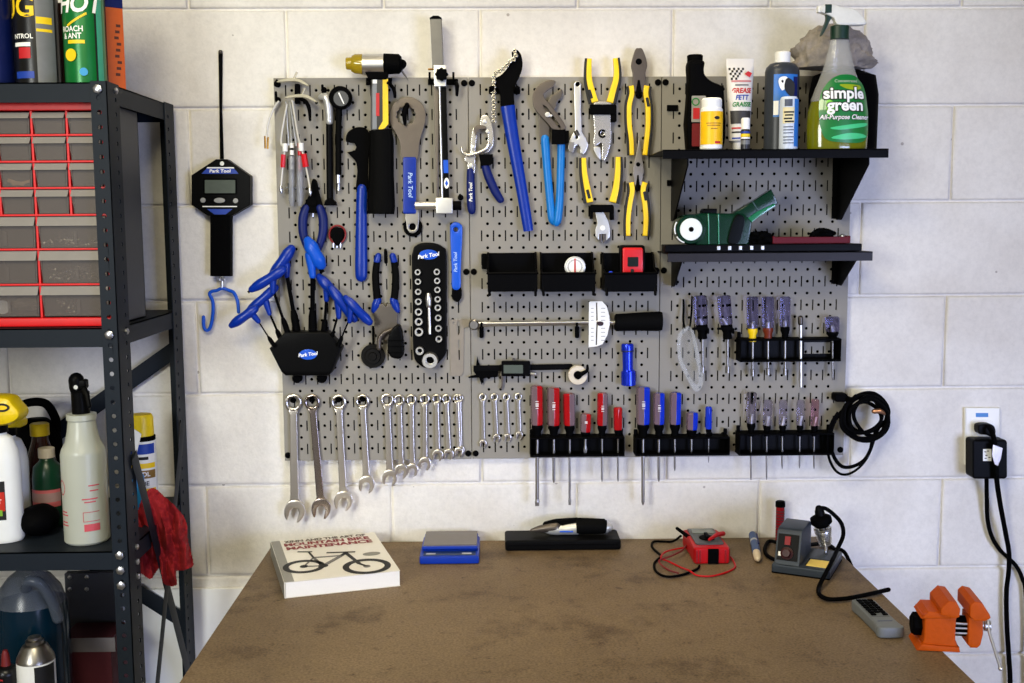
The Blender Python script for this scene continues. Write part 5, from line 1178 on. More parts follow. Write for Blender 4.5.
for lab, cx, w, yt, yh, yc, tx, y2, rs, let, sp in (
    ('biggest blue screwdriver with long thick shaft, first in its rack', 643.4, 13.8, 386.6, 424, 438, 643, 505.4, 1.7, 'I IIII I', True),
    ('second blue screwdriver in its rack, medium shaft just reaching the mortar line', 659.2, 11.4, 392.6, 424, 438, 658.8, 482, 1.4, 'I III I', True),
    ('middle blue screwdriver of its rack with a grey clear side', 675.8, 11.6, 392, 424, 438, 674.8, 471, 1.1, None, True),
    ('stubby blue screwdriver beside the slimmest blue one', 692.4, 11.8, 412, 429.4, 438.6, 691.4, 454.4, 1.3, None, True),
    ('slimmest blue screwdriver with thin shaft, last in its rack', 708.7, 6.4, 406.4, 428.8, 438, 708.6, 463, .7, None, False)):
    driver(lab, cx, w, yt, yh, yc, tx, y2, rs, [BLUH, GRC], g2, tip='taper', letters=let, split=rt_ if sp else None)
CLH = mat('clear lilac handle', (222, 214, 228), .06, trans=1, var=.02, ior=1.25); CLP = mat('clear pinkish handle', (224, 176, 182), .06, trans=1, var=.02, ior=1.25)
g3 = 'clear handled screwdrivers in a low black rack'
rack_('lowest black rack holding clear handled screwdrivers beside the coiled cable', 739.6, 834, 434, 455, [751, 766.6, 782.2, 799.6, 814])
for lab, cx, w, yt, yh, yc, tx, y2, mt in (
    ('tallest clear screwdriver of the lowest rack, first beside the blue ones', 751.8, 9.8, 392, 423, 436, 751, 480.4, CLH),
    ('second clear screwdriver of the lowest rack, long thin shaft', 768.4, 8.6, 400, 425.4, 436, 766.6, 480, CLH),
    ('middle clear screwdriver of the lowest rack, short shaft', 783.6, 8, 400, 425, 436, 782.2, 469, CLH),
    ('fourth clear screwdriver of the lowest rack, very thin handle', 801, 7.6, 400, 425, 436, 799.6, 468.6, CLH),
    ('pink tinted clear screwdriver nearest the coiled black cable', 815.4, 7.6, 399, 425.6, 436, 814, 469, CLP)):
    driver(lab, cx, w, yt, yh, yc, tx, y2, .9, [mt], g3, tip='taper')
    m = MB().tube([(cx, yh-9, SDO), (tx, yh+1, SDO)], 1.7, n=10)
    m.obj('shaft_core', SIL, bpy.data.objects[[o.name for o in COL.objects if o.get('label') == lab][0]])
g4 = 'clear handled nut drivers on the end panel'
CLB = mat('clear indigo handle', (190, 186, 226), .06, trans=1, var=.02, ior=1.25)
rack_('upper black rack with a cut out window holding clear nut drivers', 740.4, 841, 339.4, 361.4, [752.6, 768, 785, 800.8, 832.6], (at(802, 350, B0).x+.004, at(830, 350, B0).x))
for lab, cx, w, yt, yh, yc, tx, y2, cm, o, sock in (
    ('clear nut driver with black collar hung beside the safety glasses', 700, 13.2, 295.4, 324.4, 339, 702.6, 373, MBK, .046, True),
    ('clear nut driver with black collar hung between the safety glasses and the rack', 724, 13, 295.4, 324.4, 339, 727.6, 373, MBK, .046, True),
    ('clear nut driver with a yellow collar in the upper rack', 752.6, 11, 296.4, 328.4, 341.6, 752.6, 376, YEL, SDO, True),
    ('clear nut driver with a brown red collar in the upper rack', 768, 11.6, 296.4, 327.6, 340.6, 768, 375, mat('brown red collar', (110, 40, 20), .35), SDO, True),
    ('clear nut driver with a black collar in the upper rack, beside the chrome rod', 785.2, 10.4, 296.4, 326.6, 340.6, 785, 375, MBK, SDO, True),
    ('stubby clear nut driver at the end of the upper rack', 832.4, 13.6, 316.4, 331.4, 340.4, 832.6, 380, MBK, SDO, False)):
    q = driver(lab, cx, w, yt, yh, yc, tx, y2, 1.35 if sock else 1, [CLB], g4, 'nut_driver', 'round', cm, o, socket=sock)
    MB().tube([(cx, yh-5, o), (tx, yh+1, o)], 2, n=10, cap='round').obj('shaft_core', SIL, q)
for x, lab in ((706, 'black peg hook holding the clear nut driver nearest the safety glasses'), (731, 'black peg hook holding the clear nut driver nearest the rack')):
    one(MB().slab(rrect(x-14, 327.4, x+1.2, 330, .8), .0565, .0585, .0006).slab(rrect(x-.4, 327.4, x+1.6, 333, .8), B0, .0585, .0006), 'peg_hook', MBK, lab, 'hook', 'black peg hooks on the panels')
t = T('extension_bar', 'straight chrome rod with ball head standing in the upper rack', 'tool', 800.8, 387, SDO)
MB().tube([(800.6, 322), (800.7, 326), (800.8, 387)], [1.3, 1.75, 1.75], SDO, n=14).obj('rod', CHR, t)
m = MB(); m.tube([(800.4, 318), (800.5, 323)], 2.6, SDO, n=14, cap='round'); m.obj('head', DST, t, 'dark ball head')

# --- safety glasses hung by one temple
t = T('safety_glasses', 'clear wraparound safety glasses hung by one arm beside the nut drivers', 'safety glasses', 690, 391, .05)
GLS = mat('clear polycarbonate', (222, 226, 230), .05, alpha=.05, var=.02, spec=.3)
lens = sm([(685.6, 327), (690, 326.4), (693.6, 331), (697, 344), (700, 360), (703, 376), (702.4, 386), (697, 391.6), (692, 388), (685, 375), (679, 362), (677, 348), (678.4, 334)], 4, True)
inn = sm([(686.4, 331), (690, 331), (693, 344), (696, 360), (698.6, 376), (697, 384), (693.6, 382), (687.6, 371), (682, 359), (680.4, 347), (682, 336)], 4, True)
MB().slab([(p[0], p[1]) for p in lens], .046, .052, .001, [[(p[0], p[1]) for p in inn]]).obj('frame', mat('clear frame', (196, 200, 204), .1, alpha=.24, spec=.4), t)
MB().slab([(p[0], p[1]) for p in inn], .0475, .0495, .0004).obj('lens', GLS, t)
MB().tube([(683.4, 300, .03), (683.6, 310, .034), (683.4, 321, .04), (685, 328, .047)], [1.1, 1.2, 1.2, .8], k=4, n=8, cap='round').obj('temple', MBK, t, 'black arm')
MB().tube([(692, 297, .028), (691.6, 310, .034), (690.6, 321, .042), (689.6, 328, .047)], [.9, 1, 1, .8], k=4, n=8, cap='round').obj('temple', MBK, t, 'black arm')

# --- coiled black cable on the wall at the panel end
t = T('bike_cable_lock', 'coiled black cable hung over the panel end with a drooping loop', 'cable', 862, 470, .05)
m = MB()
loops = [(864, 417.6, 23, 22, .055, 0), (866.5, 418.6, 21.5, 23.4, .05, .4), (862, 414.6, 19, 19, .062, .9), (867, 412.6, 20.5, 19.6, .044, 1.7), (868, 420, 19.5, 20, .066, 2.3), (864, 421, 17, 18, .04, 3.1), (871, 416, 16.5, 19, .058, 4)]
for cx, cy, rx, ry, o, ph in loops:
    P = [(cx+(rx+1.2*math.sin(3*a+ph))*math.cos(a), cy+(ry+1.1*math.cos(2*a+ph))*math.sin(a), o+.008*math.sin(a+ph)) for a in [2*PI*i/40 for i in range(40)]]
    m.tube(P, 1.95, closed=True, n=8)
m.tube([(852, 402, .055), (842, 411, .05), (833, 425, .046), (830.4, 440, .045), (833.6, 456, .045), (842, 466.4, .045), (854, 466, .045), (866, 458, .046), (873, 442, .05), (876, 428, .055)], 1.9, k=6, n=8)
m.tube([(838, 412, .05), (830.8, 424, .05), (827.4, 440, .048), (829, 458, .045), (836, 471, .044), (846, 474.6, .044), (858, 468.6, .046), (868, 456, .05), (872, 440, .054)], 1.35, k=6, n=8)
m.obj('cable', MBK, t)
MB().tube([(874, 411.4, .07), (880, 411, .075), (884.6, 413.4, .07)], [2.4, 2.6, 1.8], n=12, cap='round').obj('plug', mat('copper plug', (190, 140, 110), .3, .8), t, 'copper plug')
m = MB().slab(rrect(833, 393, 846, 401, 2), B0, .05, .003); m.tube([(845, 398, .04), (852, 400, .06), (856, 396, .066)], [3, 3, 2], k=3, n=10, cap='round'); one(m, 'peg_hook', MBK, 'black bracket hook carrying the coiled cable at the panel end', 'hook', 'black peg hooks on the panels')
# ------------------------------------------------------------------ two shelves on the end panel
SHM = mat('black shelf steel', (8, 8, 9), .42, 0, var=.15, spec=.05); SHL = mat('painted lit edge', (40, 38, 40), .45, .2, spec=.2)  # lower front lip paler: the light on it is put into the colour
def wshelf(lab, xl, xr, yt, yb, d, bl, br, drop, edge):
    a, b = at(xl, yt, d), at(xr, yb, d); bar = a.z-b.z
    t = thing('wall_shelf', lab, 'shelf', ((a.x+b.x)/2, -d/2, b.z), 'black steel shelves on the panel')
    y0, y1 = -B0-.0002, -d
    MB().box(((a.x+b.x)/2, (y0+y1)/2, a.z-.0015), (b.x-a.x, y0-y1, .003), .0008).obj('shelf_board', SHM, t)
    MB().box(((a.x+b.x)/2, y1+.0012, (a.z+b.z)/2-.0), (b.x-a.x, .0024, bar-.0004), .0008).obj('front_lip', edge, t)
    for X, s in ((at(bl, yt, PO).x, 1), (at(br, yt, PO).x, -1)):
        Ms = Matrix(((0, 0, 1, X), (-1, 0, 0, 0), (0, 1, 0, 0), (0, 0, 0, 1)))
        zt = a.z-.0032; dd = d-.012
        m = MB().flat([(B0, zt), (dd, zt), (dd, zt-drop*.20), (B0+.03, zt-drop), (B0, zt-drop)], -.0015, .0015, Ms, .0006)
        m.box((X+s*.006, -B0-.0012, zt-drop/2), (.012, .002, drop-.004), .0005)
        m.obj('bracket', SHM, t)
    return a.x, b.x, a.z
sx0, sx1, ST = wshelf('upper black shelf crowded with bottles on the end panel', 663, 888.6, 149.6, 157.8, .222, 672, 838.6, .134, SHM)
s20, s21, ST2 = wshelf('lower black shelf with front edge coloured pale as lit under the green chain cleaner', 667.6, 872.6, 252.8, 260.8, .156, 672, 837.5, .072, SHL)

for y_ in (108, 183):
    MB().slab(rrect(667, y_-3, 678, y_+3, .6), B0, B0+.004, .0008).obj('bracket_clip', MBK, bpy.data.objects['wall_shelf'], 'small black bracket clip')
# --- bottles on the upper shelf
def base(px, o): p = at(px, 150, o); return V((p.x, -o, ST+.0006))
def zof(px, o): return lambda y: at(px, y, o).z-ST-.0006
def scale_at(p): return (V(p)-CP).dot(FW)/F                     # metres per pixel there
o = .14; c = base(703.6, o); z_ = zof(703.6, o); k = scale_at(c)
t = thing('oil_bottle', 'black plastic oil bottle with offset slanted neck and red label', 'bottle', c)
x = lambda px: (px-703.6)*k
Mo = Matrix(((1, 0, 0, c.x), (0, 0, -1, c.y), (0, 1, 0, c.z), (0, 0, 0, 1)))
MB().flat(sm([(x(686.4), 0), (x(721), 0), (x(721.6), z_(92)), (x(719), z_(86.6)), (x(709), z_(82)), (x(702.6), z_(76)), (x(701.4), z_(70)), (x(701), z_(62)), (x(686.8), z_(62)), (x(686.6), z_(80)), (x(686.2), z_(95))], 4, True)[:-1], -.022, .022, Mo, .008).obj('body', MBK, t)
MB().lathe([(.0152, z_(64)), (.0158, z_(56)), (.014, z_(55))], c+V((x(693.8), 0, 0)), flat=1).obj('cap', MBK, t)
yf = .0224
MB().flat(rrect(x(689), z_(123), x(703), z_(97), .002), yf, yf+.0004, Mo, 0).obj('label', mat('grey label print', (150, 146, 142), .5), t)
MB().flat(circ(x(693), z_(103), .008, 20), yf+.0004, yf+.0007, Mo, 0, [circ(x(693), z_(103), .0055, 20)]).obj('ring_logo', INKG, t)
MB().flat(rrect(x(690.5), z_(120), x(697), z_(109), .001), yf+.0004, yf+.0008, Mo, 0).obj('red_square', INKR, t)
MB().flat(rrect(x(689.6), z_(147), x(703), z_(124.4), .002), yf, yf+.0004, Mo, 0).obj('red_label', mat('dark red label', (110, 14, 20), .4), t)
o = .195; c = base(711, o); z_ = zof(711, o); k = scale_at(c); r = 22*k/2
t = thing('pill_bottle', 'small yellow labelled bottle with ribbed white cap before the oil bottle', 'bottle', c)
MB().lathe([(r*.92, 0), (r, .002), (r, z_(109.6)), (r*.9, z_(108))], c, n=28).obj('body', WHT, t)
MB().lathe([(r*.9, z_(108.4)), (r*.92, z_(100)), (r*.8, z_(98.4))], c, n=28).obj('cap', WHT, t, 'white cap')
MB().arcpatch(c, r+.0004, c.z+z_(145), c.z+z_(112), -1.45, 1.5, 24).obj('label', mat('yellow label', (246, 190, 8), .4), t, 'yellow label')
e = MB(); pt = []
for q in range(20): th = .32+.26*math.cos(2*PI*q/20); pt.append((c.x+(r+.0009)*math.sin(th), c.y-(r+.0009)*math.cos(th), c.z+z_(118.6)+.0032*math.sin(2*PI*q/20)))
e.add(pt, [tuple(range(20))]); e.obj('oval_logo', INKB, t)
for y, w in ((123.6, .7), (125.8, .6), (129, .3)): MB().arcpatch(c, r+.0008, c.z+z_(y+.7), c.z+z_(y), -w+.05, w+.05).obj('small_print', mat('brown ochre print', (130, 90, 20), .5), t)
MB().arcpatch(c, r+.0008, c.z+z_(144), c.z+z_(141.8), .15, .7).obj('red_mark', INKR, t)
# grease tube standing on its cap
o = .15; c = base(738.6, o); z_ = zof(738.6, o); k = scale_at(c)
t = thing('grease_tube', 'white grease tube with checkered flag print and flat crimped top', 'tube', c)
H = [(0, .0115, .0115), (z_(143), .0125, .0125), (z_(141), .0205, .0195), (z_(100), .0245, .0165), (z_(72), .0272, .007), (z_(66), .0275, .0022), (z_(58.8), .0275, .0018)]
vs = []; fs = []; n = 28
for h, rx, ry in H:
    for j in range(n): a = 2*PI*j/n; vs.append((c.x+rx*math.cos(a), c.y+ry*math.sin(a), c.z+h))
for i in range(len(H)-1):
    for j in range(n): fs.append((i*n+j, i*n+(j+1) % n, (i+1)*n+(j+1) % n, (i+1)*n+j))
fs += [tuple(reversed(range(n))), tuple(range((len(H)-1)*n, len(H)*n))]
MB().add(vs, fs).obj('body', mat('tube white', (216, 212, 206), .4, var=.04), t)
MB().lathe([(.0118, .0002), (.0128, .001), (.0128, .011), (.012, .0115)], c, n=20).obj('cap', INKB, t, 'black cap') if 0 else None
def ysurf(h):
    for (h0, a0, b0), (h1, a1, b1) in zip(H, H[1:]):
        if h0 <= h <= h1: q = (h-h0)/(h1-h0); return a0+(a1-a0)*q, b0+(b1-b0)*q
    return H[-1][1:]
def tubepatch(x0, x1, y0, y1, m, name, k_=.0006, par=t):
    """print on the tube front between heights, x in -1..1 across it"""
    mb = MB(); vs = []; N = 10; hs = [z_(y0)+(z_(y1)-z_(y0))*q/4 for q in range(5)]; fs = []
    for h in hs:
        rx, ry = ysurf(h)
        for i in range(N+1): u = x0+(x1-x0)*i/N; vs.append((c.x+rx*u, c.y-ry*math.sqrt(max(0, 1-u*u))-k_, c.z+h))
    for q in range(4):
        for i in range(N): fs.append((q*(N+1)+i, q*(N+1)+i+1, (q+1)*(N+1)+i+1, (q+1)*(N+1)+i))
    return mb.add(vs, fs)
m = MB()
for r_i in range(5):
    for c_i in range(9):
        if (r_i+c_i) % 2 == 0 and c_i < 8-r_i*1.3:
            u0 = -.86+c_i*.16+r_i*.03; q = tubepatch(u0, u0+.15, 70.4+r_i*2.5, 68+r_i*2.5, None, ''); m.add(q.v, q.f)
m.obj('checker_print', INKB, t, 'black checkers')
q = MB(); q.add([(c.x+.014+.0075*dx, c.y-.0125, c.z+z_(75)+.006*dz) for dx, dz in ((-1, .1), (-.1, 1), (1, .3), (.4, -1), (-.3, -.6))], [(0, 1, 2, 3, 4)]); q.obj('red_logo', INKR, t)
tubepatch(-.7, .8, 82.6, 80.8, None, '').obj('small_print', mat('rose print', (190, 120, 120), .5), t); tubepatch(-.45, .6, 86.4, 84.8, None, '').obj('small_print', mat('grey print', (112, 114, 116), .4), t)
tubepatch(-.86, .9, 124.4, 111.4, None, '').obj('dark_photo', mat('dark print', (48, 46, 46), .5), t)
for s, y, m_, sz in (('GREASE', 91.6, INKR, .0095), ('FETT', 98.4, INKN, .0092), ('GRAISSE', 105.4, INKG, .0085)):
    ry = ysurf(z_(y))[1]; MB().arctext(s, (c.x+.001, c.y), .0245, c.z+z_(y), sz, .04, .92, .035, .15, flat=(ry+.001)/.0245).obj('lettering', m_, t)
for y, m_ in ((128, INKR), (132, INKB), (138, INKN)): tubepatch(-.8, .1, y+1.6, y, None, '').obj('small_print', m_, t)
o = .205; c = base(745, o); z_ = zof(745, o); k = scale_at(c); r = 9*k/2
t = thing('dropper_vial', 'tiny vial with white cap and yellow striped label before the grease tube', 'vial', c)
MB().lathe([(r*.95, 0), (r, .001), (r, z_(130.6)), (r*.8, z_(129.4))], c, n=20).obj('body', mat('dark vial', (40, 40, 44), .3), t)
MB().lathe([(r*.98, z_(129.4)), (r*.96, z_(119)), (r*.8, z_(118))], c, n=20).obj('cap', WHT, t, 'white cap')
for y0, y1, m_ in ((133.4, 131.6, INKN), (137, 134, INKY), (139, 137.4, INKW), (144.6, 140.4, mat('grey print', (112, 114, 116), .4))): MB().arcpatch(c, r+.0005, c.z+z_(y0), c.z+z_(y1), -1.4, 1.4).obj('label_stripe', m_, t)
# blue bottle and the small one before it
o = .15; c = base(780.6, o); z_ = zof(780.6, o); k = scale_at(c); r = 34*k/2
t = thing('lubricant_bottle', 'grey blue bottle with white cap and bright blue label', 'bottle', c)
MB().lathe([(r*.94, 0), (r, .003), (r, z_(72)), (r*.93, z_(67.6)), (r*.72, z_(64)), (r*.45, z_(62.6))], c, n=32, flat=.75).obj('body', mat('grey blue bottle', (50, 54, 60), .3, spec=.3), t)
MB().lathe([(7.6*k, z_(63)), (7.7*k, z_(53)), (6.8*k, z_(52))], c, n=28).obj('cap', WHT, t, 'white cap')
MB().arcpatch(c, r+.0005, c.z+z_(118), c.z+z_(75.6), -.68, .85, 20, flat=.75).obj('label', mat('azure label', (36, 112, 196), .4), t, 'bright blue label')
MB().arcpatch(c, r+.0009, c.z+z_(116), c.z+z_(102), -.66, -.36, 4, flat=.75).obj('white_panel', INKW, t); MB().arcpatch(c, r+.0009, c.z+z_(98), c.z+z_(78), .5, .83, 6, flat=.75).obj('navy_panel', NVY, t)
e = MB().add([(c.x+x_*k, c.y-r*.75-.0016+abs(x_)*.00006, c.z+z_(y_)) for x_, y_ in sm([(-7, 83), (-5.6, 79.4), (-2, 78), (1.6, 79), (2.4, 83), (1, 88), (-2.6, 92), (-5.4, 89)], 3, True)], [tuple(range(24))]); e.obj('white_logo', INKW, t)
e = MB().add([(c.x+x_*k, c.y-r*.75-.0022+abs(x_)*.00006, c.z+z_(y_)) for x_, y_ in sm([(-4.4, 82.6), (-3, 81.6), (-2, 83), (-3, 84.6)], 3, True)], [tuple(range(12))]); e.add([(c.x+x_*k, c.y-r*.75-.0022+abs(x_)*.00006, c.z+z_(y_)) for x_, y_ in sm([(0, 81.4), (4, 80), (9, 86), (8, 98), (3, 96), (-1, 90)], 3, True)], [tuple(range(18))]); e.obj('dark_logo', INKB, t)
o = .20; c = base(788, o); z_ = zof(788, o); k = scale_at(c); r = 18.4*k/2
t = thing('sealant_bottle', 'small white and blue labelled bottle standing before the grey blue one', 'bottle', c)
MB().lathe([(r*.94, 0), (r, .002), (r, z_(101)), (r*.9, z_(98.6)), (r*.8, z_(97))], c, n=28).obj('body', mat('pale blue white', (206, 216, 232), .35), t)
MB().arcpatch(c, r+.0004, c.z+z_(147), c.z+z_(99.6), .35, 1.5, 10).obj('blue_panel', mat('azure label', (36, 112, 196), .4), t)
MB().arcpatch(c, r+.0007, c.z+z_(124), c.z+z_(108), -.9, .35, 10).obj('cream_panel', mat('cream print', (226, 214, 170), .5), t)
for i, y in enumerate((112, 115, 118.4, 121.4)): MB().arcpatch(c, r+.001, c.z+z_(y+1.6), c.z+z_(y), -.75+.1*(i % 2), .3-.1*(i % 3)).obj('dark_print', INKB, t)
for i, y in enumerate((127, 130, 133, 137, 140, 143)): MB().arcpatch(c, r+.001, c.z+z_(y+1), c.z+z_(y), -.8, .2+.1*(i % 2)).obj('small_print', mat('slate print', (70, 80, 100), .5), t)
MB().arcpatch(c, r+.001, c.z+z_(107), c.z+z_(100), -.7, .1).obj('small_print', mat('slate print', (70, 80, 100), .5), t)
# covered container and the rag on it
o = .09; c = base(842, o); k = scale_at(c); zz = zof(842, o)
t = one(MB().lathe([(.066, 0), (.07, .004), (.071, zz(95)), (.064, zz(76)), (.03, zz(70))], c, n=32, flat=.62), 'black_tub', MBK, 'black tub behind the green spray bottle with a grey rag on top', 'tub')
rg = mat('grey microfibre', (150, 141, 131), .95, bump=1, scale=130, var=.35)
m = MB(); cr = at(833, 52, .09); zr0 = c.z+zz(69)
m.lump((0, 0, 0), (1, 1, 1), 0, 3, 11, 96)
for i, v in enumerate(m.v):
    d = v.normalized()
    f1 = .5-abs(noise.noise(V((d.x*1.7+d.z*.9+3, d.y*1.3, d.z*1.1))))*1.8          # long soft folds
    f2 = .5-abs(noise.noise(V((d.x*3.4-d.z*2+9, d.y*2.6+2, d.z*2.2))))*1.6
    rr_ = 1+.20*f1+.09*f2+.02*noise.noise(d*9)
    p = V((d.x*.078*rr_, d.y*.045*rr_, d.z*.052*rr_))
    if d.x > .35: p.x *= 1+.20*max(0, 1-abs(d.z+.25)*2.2)*((d.x-.35)/.65); p.z -= .008*(d.x-.35)/.65
    if d.x < 0: p.z -= .016*(-d.x)**1.5
    m.v[i] = V((cr.x-.005, cr.y, cr.z-.001))+p
lo = min(v.z for v in m.v); 
for v in m.v:
    if v.z < zr0+.001: v.z = zr0+.001
one(m, 'microfibre_rag', rg, 'crumpled grey rag heaped behind the green spray bottle', 'rag')
# trigger spray of green cleaner
o = .178; c = base(836.6, o); z_ = zof(836.6, o); k = scale_at(c)
t = thing('cleaner_spray_bottle', 'clear trigger spray bottle of yellow green cleaner with oval green label', 'bottle', c)
CLRB = mat('clear bottle', (196, 196, 190), .12, alpha=.38, var=.04, coat=.5); GLQ = mat('yellow green liquid', (112, 114, 6), .12, alpha=.9, coat=.4)
prof = [(150, 29.4), (147, 30), (130, 30.6), (112, 29.8), (100, 27), (90, 23.4), (80, 19.6), (72, 16.6), (62, 13.6), (52, 11.4), (44, 9.8), (40, 9)]
fl = .52
P1 = [(w*k, max(z_(y), 0)) for y, w in prof]
lv = [(w, h) for w, h in P1 if h <= z_(103)]; up_ = [(w, h) for w, h in P1 if h >= z_(104)]
MB().lathe(lv+[(26.6*k, z_(102))], c, n=40, flat=fl).obj('liquid', GLQ, t, 'yellow green liquid')
MB().lathe([(26.5*k, z_(101.9))]+up_, c, n=40, flat=fl).obj('bottle_top', CLRB, t)
MB().lathe([(9.2*k, z_(39.4)), (9.2*k, z_(26.6)), (8.6*k, z_(26))], c, n=24, flat=.8).obj('collar', mat('dark green cap', (8, 46, 32), .45), t, 'dark green collar')
Mo = Matrix(((1, 0, 0, c.x), (0, 0, -1, c.y), (0, 1, 0, c.z), (0, 0, 0, 1)))
X = lambda px: (px-836.6-1.9*0)*k
h = MB(); h.flat([(x_, y_) for x_, y_ in [(q[0], q[1]) for q in sm([(X(815.6), z_(12)), (X(817), z_(6)), (X(826), z_(4.6)), (X(838), z_(7.4)), (X(850), z_(10)), (X(857), z_(16)), (X(862), z_(24.6)), (X(846), z_(26)), (X(833), z_(25.6)), (X(829), z_(19)), (X(822), z_(15))], 4, True)]], -.009, .009, Mo, .004)
h.obj('trigger_head', mat('off white head', (226, 226, 220), .4), t, 'white trigger head')
MB().flat([(q[0], q[1]) for q in sm([(X(821), z_(11)), (X(828), z_(11)), (X(829), z_(15)), (X(825.6), z_(22)), (X(822), z_(30)), (X(818.4), z_(36)), (X(817.4), z_(34.6)), (X(820.4), z_(26)), (X(822.4), z_(18))], 4, True)], -.0055, .0055, Mo, .0015).obj('trigger', mat('dark green cap', (8, 46, 32), .45), t, 'dark green trigger')
MB().flat(rrect(X(820), z_(14), X(827), z_(5), .002), -.0098, .0098, Mo, .002).obj('nozzle_block', mat('dark green cap', (8, 46, 32), .45), t); MB().flat(rrect(X(813.6), z_(13), X(819.8), z_(6), .002), -.0065, .0065, Mo, .002).obj('nozzle', WHT, t)
# the oval label follows the curved bottle front
def rad(h):
    for (w0, a), (w1, b) in zip(P1, P1[1:]):
        if a <= h <= b: return w0+(w1-w0)*(h-a)/(b-a) if b > a else w0
    return P1[-1][0]
def onb(px, py, k_=.0012):
    h = max(z_(py), .002); r = rad(h)*1.0; x_ = X(px); u = max(-.985, min(.985, x_/r)); return V((c.x+x_, c.y-r*fl*math.sqrt(1-u*u)-k_, c.z+h))
def blob2(poly, m, name, k_, lab=None, cx=None, cy=None):
    n_ = len(poly); cx = cx or sum(p[0] for p in poly)/n_; cy = cy or sum(p[1] for p in poly)/n_; vs = [onb(cx, cy, k_)]; fs = []
    R_ = 7
    for q in range(1, R_+1):
        for p in poly: vs.append(onb(cx+(p[0]-cx)*q/R_, cy+(p[1]-cy)*q/R_, k_))
    for j in range(n_): fs.append((0, 1+j, 1+(j+1) % n_))
    for q in range(R_-1):
        for j in range(n_): fs.append((1+q*n_+j, 1+(q+1)*n_+j, 1+(q+1)*n_+(j+1) % n_, 1+q*n_+(j+1) % n_))
    return MB().add(vs, fs).obj(name, m, t, lab)
lp = sm([(840, 75.6), (852, 77.6), (860.4, 86), (864.4, 102), (865.8, 122), (864, 138), (855, 143.6), (838, 143.6), (823, 141), (817, 132), (814.6, 116), (815.4, 100), (820, 88), (829, 78.6)], 4, True)
blob2([(p[0], p[1]) for p in lp], mat('deep green label', (14, 120, 52), .28, coat=.5), 'label', .0012, 'deep green oval label')
blob2([(p[0], p[1]) for p in sm([(834, 86), (846, 85.6), (858, 87), (854, 90.6), (842, 90.4)], 4, True)], mat('gold green print', (150, 170, 30), .3), 'print_leaf', .0018)
blob2([(p[0], p[1]) for p in sm([(822, 101), (828, 104), (828, 112), (824, 117), (821, 112)], 4, True)], mat('lime print', (120, 205, 60), .3), 'print_leaf', .0018)
blob2([(p[0], p[1]) for p in sm([(826, 138.6), (842, 134.4), (858, 135), (863, 138), (850, 140), (836, 140.6)], 4, True)], mat('mint print', (70, 200, 130), .3), 'print_leaf', .0018)
blob2([(p[0], p[1]) for p in sm([(825, 129), (840, 126.4), (862, 124), (862, 127), (846, 130), (832, 131)], 4, True)], mat('mint print', (70, 200, 130), .3), 'print_leaf', .0018)
def btext(s, px, py, hp, m, name, kk, sx=1, bold=.0, sh=0):
    vs, fs = text2d(s, bold=bold); q = hp/.7
    return MB().add([onb(px+v.x*q*sx+v.y*q*sh, py-v.y*q, kk) for v in vs], fs).obj(name, m, t)
for s, px, py in (('simple', 839, 95), ('green', 840, 107)):
    btext(s, px, py, 11.2, INKB, 'letter_outline', .0022, 1, .085); btext(s, px, py, 11.2, INKW, 'lettering', .0030, 1, .03)
btext('All-Purpose Cleaner', 840, 118.6, 4.6, INKB, 'letter_outline', .0022, .92, .06, .2); btext('All-Purpose Cleaner', 840, 118.6, 4.6, INKW, 'lettering', .003, .92, .015, .2)
btext('Concentrated', 841, 82.4, 2.9, mat('pale green ink', (180, 200, 170), .5), 'lettering', .002, 1, .01)

# --- things on the lower shelf
def b2(px, o): p = at(px, 250, o); return V((p.x, -o, ST2+.0006))
t = one(MB().box((at(760.6, 250, .12).x, -.12, ST2+.0006+.0075), (at(858.4, 250, .12).x-at(663.6, 250, .12).x, .05, .015), .0015), 'bit_rail', BLK, 'long black tool rail with five silver studs along the lower shelf', 'rail')
for px in (718.7, 729.6, 740.4, 751.6, 762.6):
    MB().box((at(px, 249, .1452).x, -.1452, ST2+.0085), (.0065, .0012, .008), .001).obj('stud', SIL, t, 'silver stud')
zr = ST2+.0006+.0152
GT = mat('clear green plastic', (2, 46, 28), .15, alpha=.97, spec=.35); GT2 = mat('pale green plastic', (16, 122, 78), .1, alpha=.9, coat=.6)
o = .115; p0 = at(700, 245, o)
t = thing('chain_cleaner', 'clear green chain scrubber with round drum and angled handle', 'chain cleaner', V((p0.x, -o, zr)))
dc = at(688.6, 229.2, o); rr_ = dc.z-zr-.0003
MB().lathe([(rr_*.8, -.026), (rr_, -.023), (rr_, .021), (rr_*.93, .025)], dc, (0, -1, 0), 40).obj('drum', GT, t)
g = MB(); g.lathe([(rr_*.74, .0252), (rr_*.74, .0285), (rr_*.7, .0295)], dc, (0, -1, 0), 40); g.obj('drum_glare', mat('painted white glare', (244, 250, 246), .06, coat=1, var=.02), t, 'white glare painted on the drum')  # white disc paints the glare on the clear green drum
MB().lathe([(.005, .0296), (.005, .0306)], dc, (0, -1, 0), 16).obj('hub', MBK, t)
g = MB()
for k0, k1 in ((2.6, 3.5), (3.7, 4.4)): g.slab([(688.6+14.6*math.cos(a), 229.2-14.6*math.sin(a)) for a in [k0+(k1-k0)*i/10 for i in range(11)]]+[(688.6+13.4*math.cos(a), 229.2-13.4*math.sin(a)) for a in [k1+(k0-k1)*i/10 for i in range(11)]], o+.0255, o+.028, .0004)
g.obj('rim_mark', WHT, t)
Zb = lambda y: y
MB().slab([(690, 214.6), (700, 213), (742, 213.6), (750, 222), (746, 245.4), (694, 245.6)], o-.024, o+.020, .004).obj('body', GT, t)
for xx in (707.6, 717.6): MB().slab([(xx, 213.6), (xx+1.4, 213.6), (xx+1.8, 244), (xx+.4, 244)], o+.0195, o+.024, .001).obj('body_rib', GT2, t)
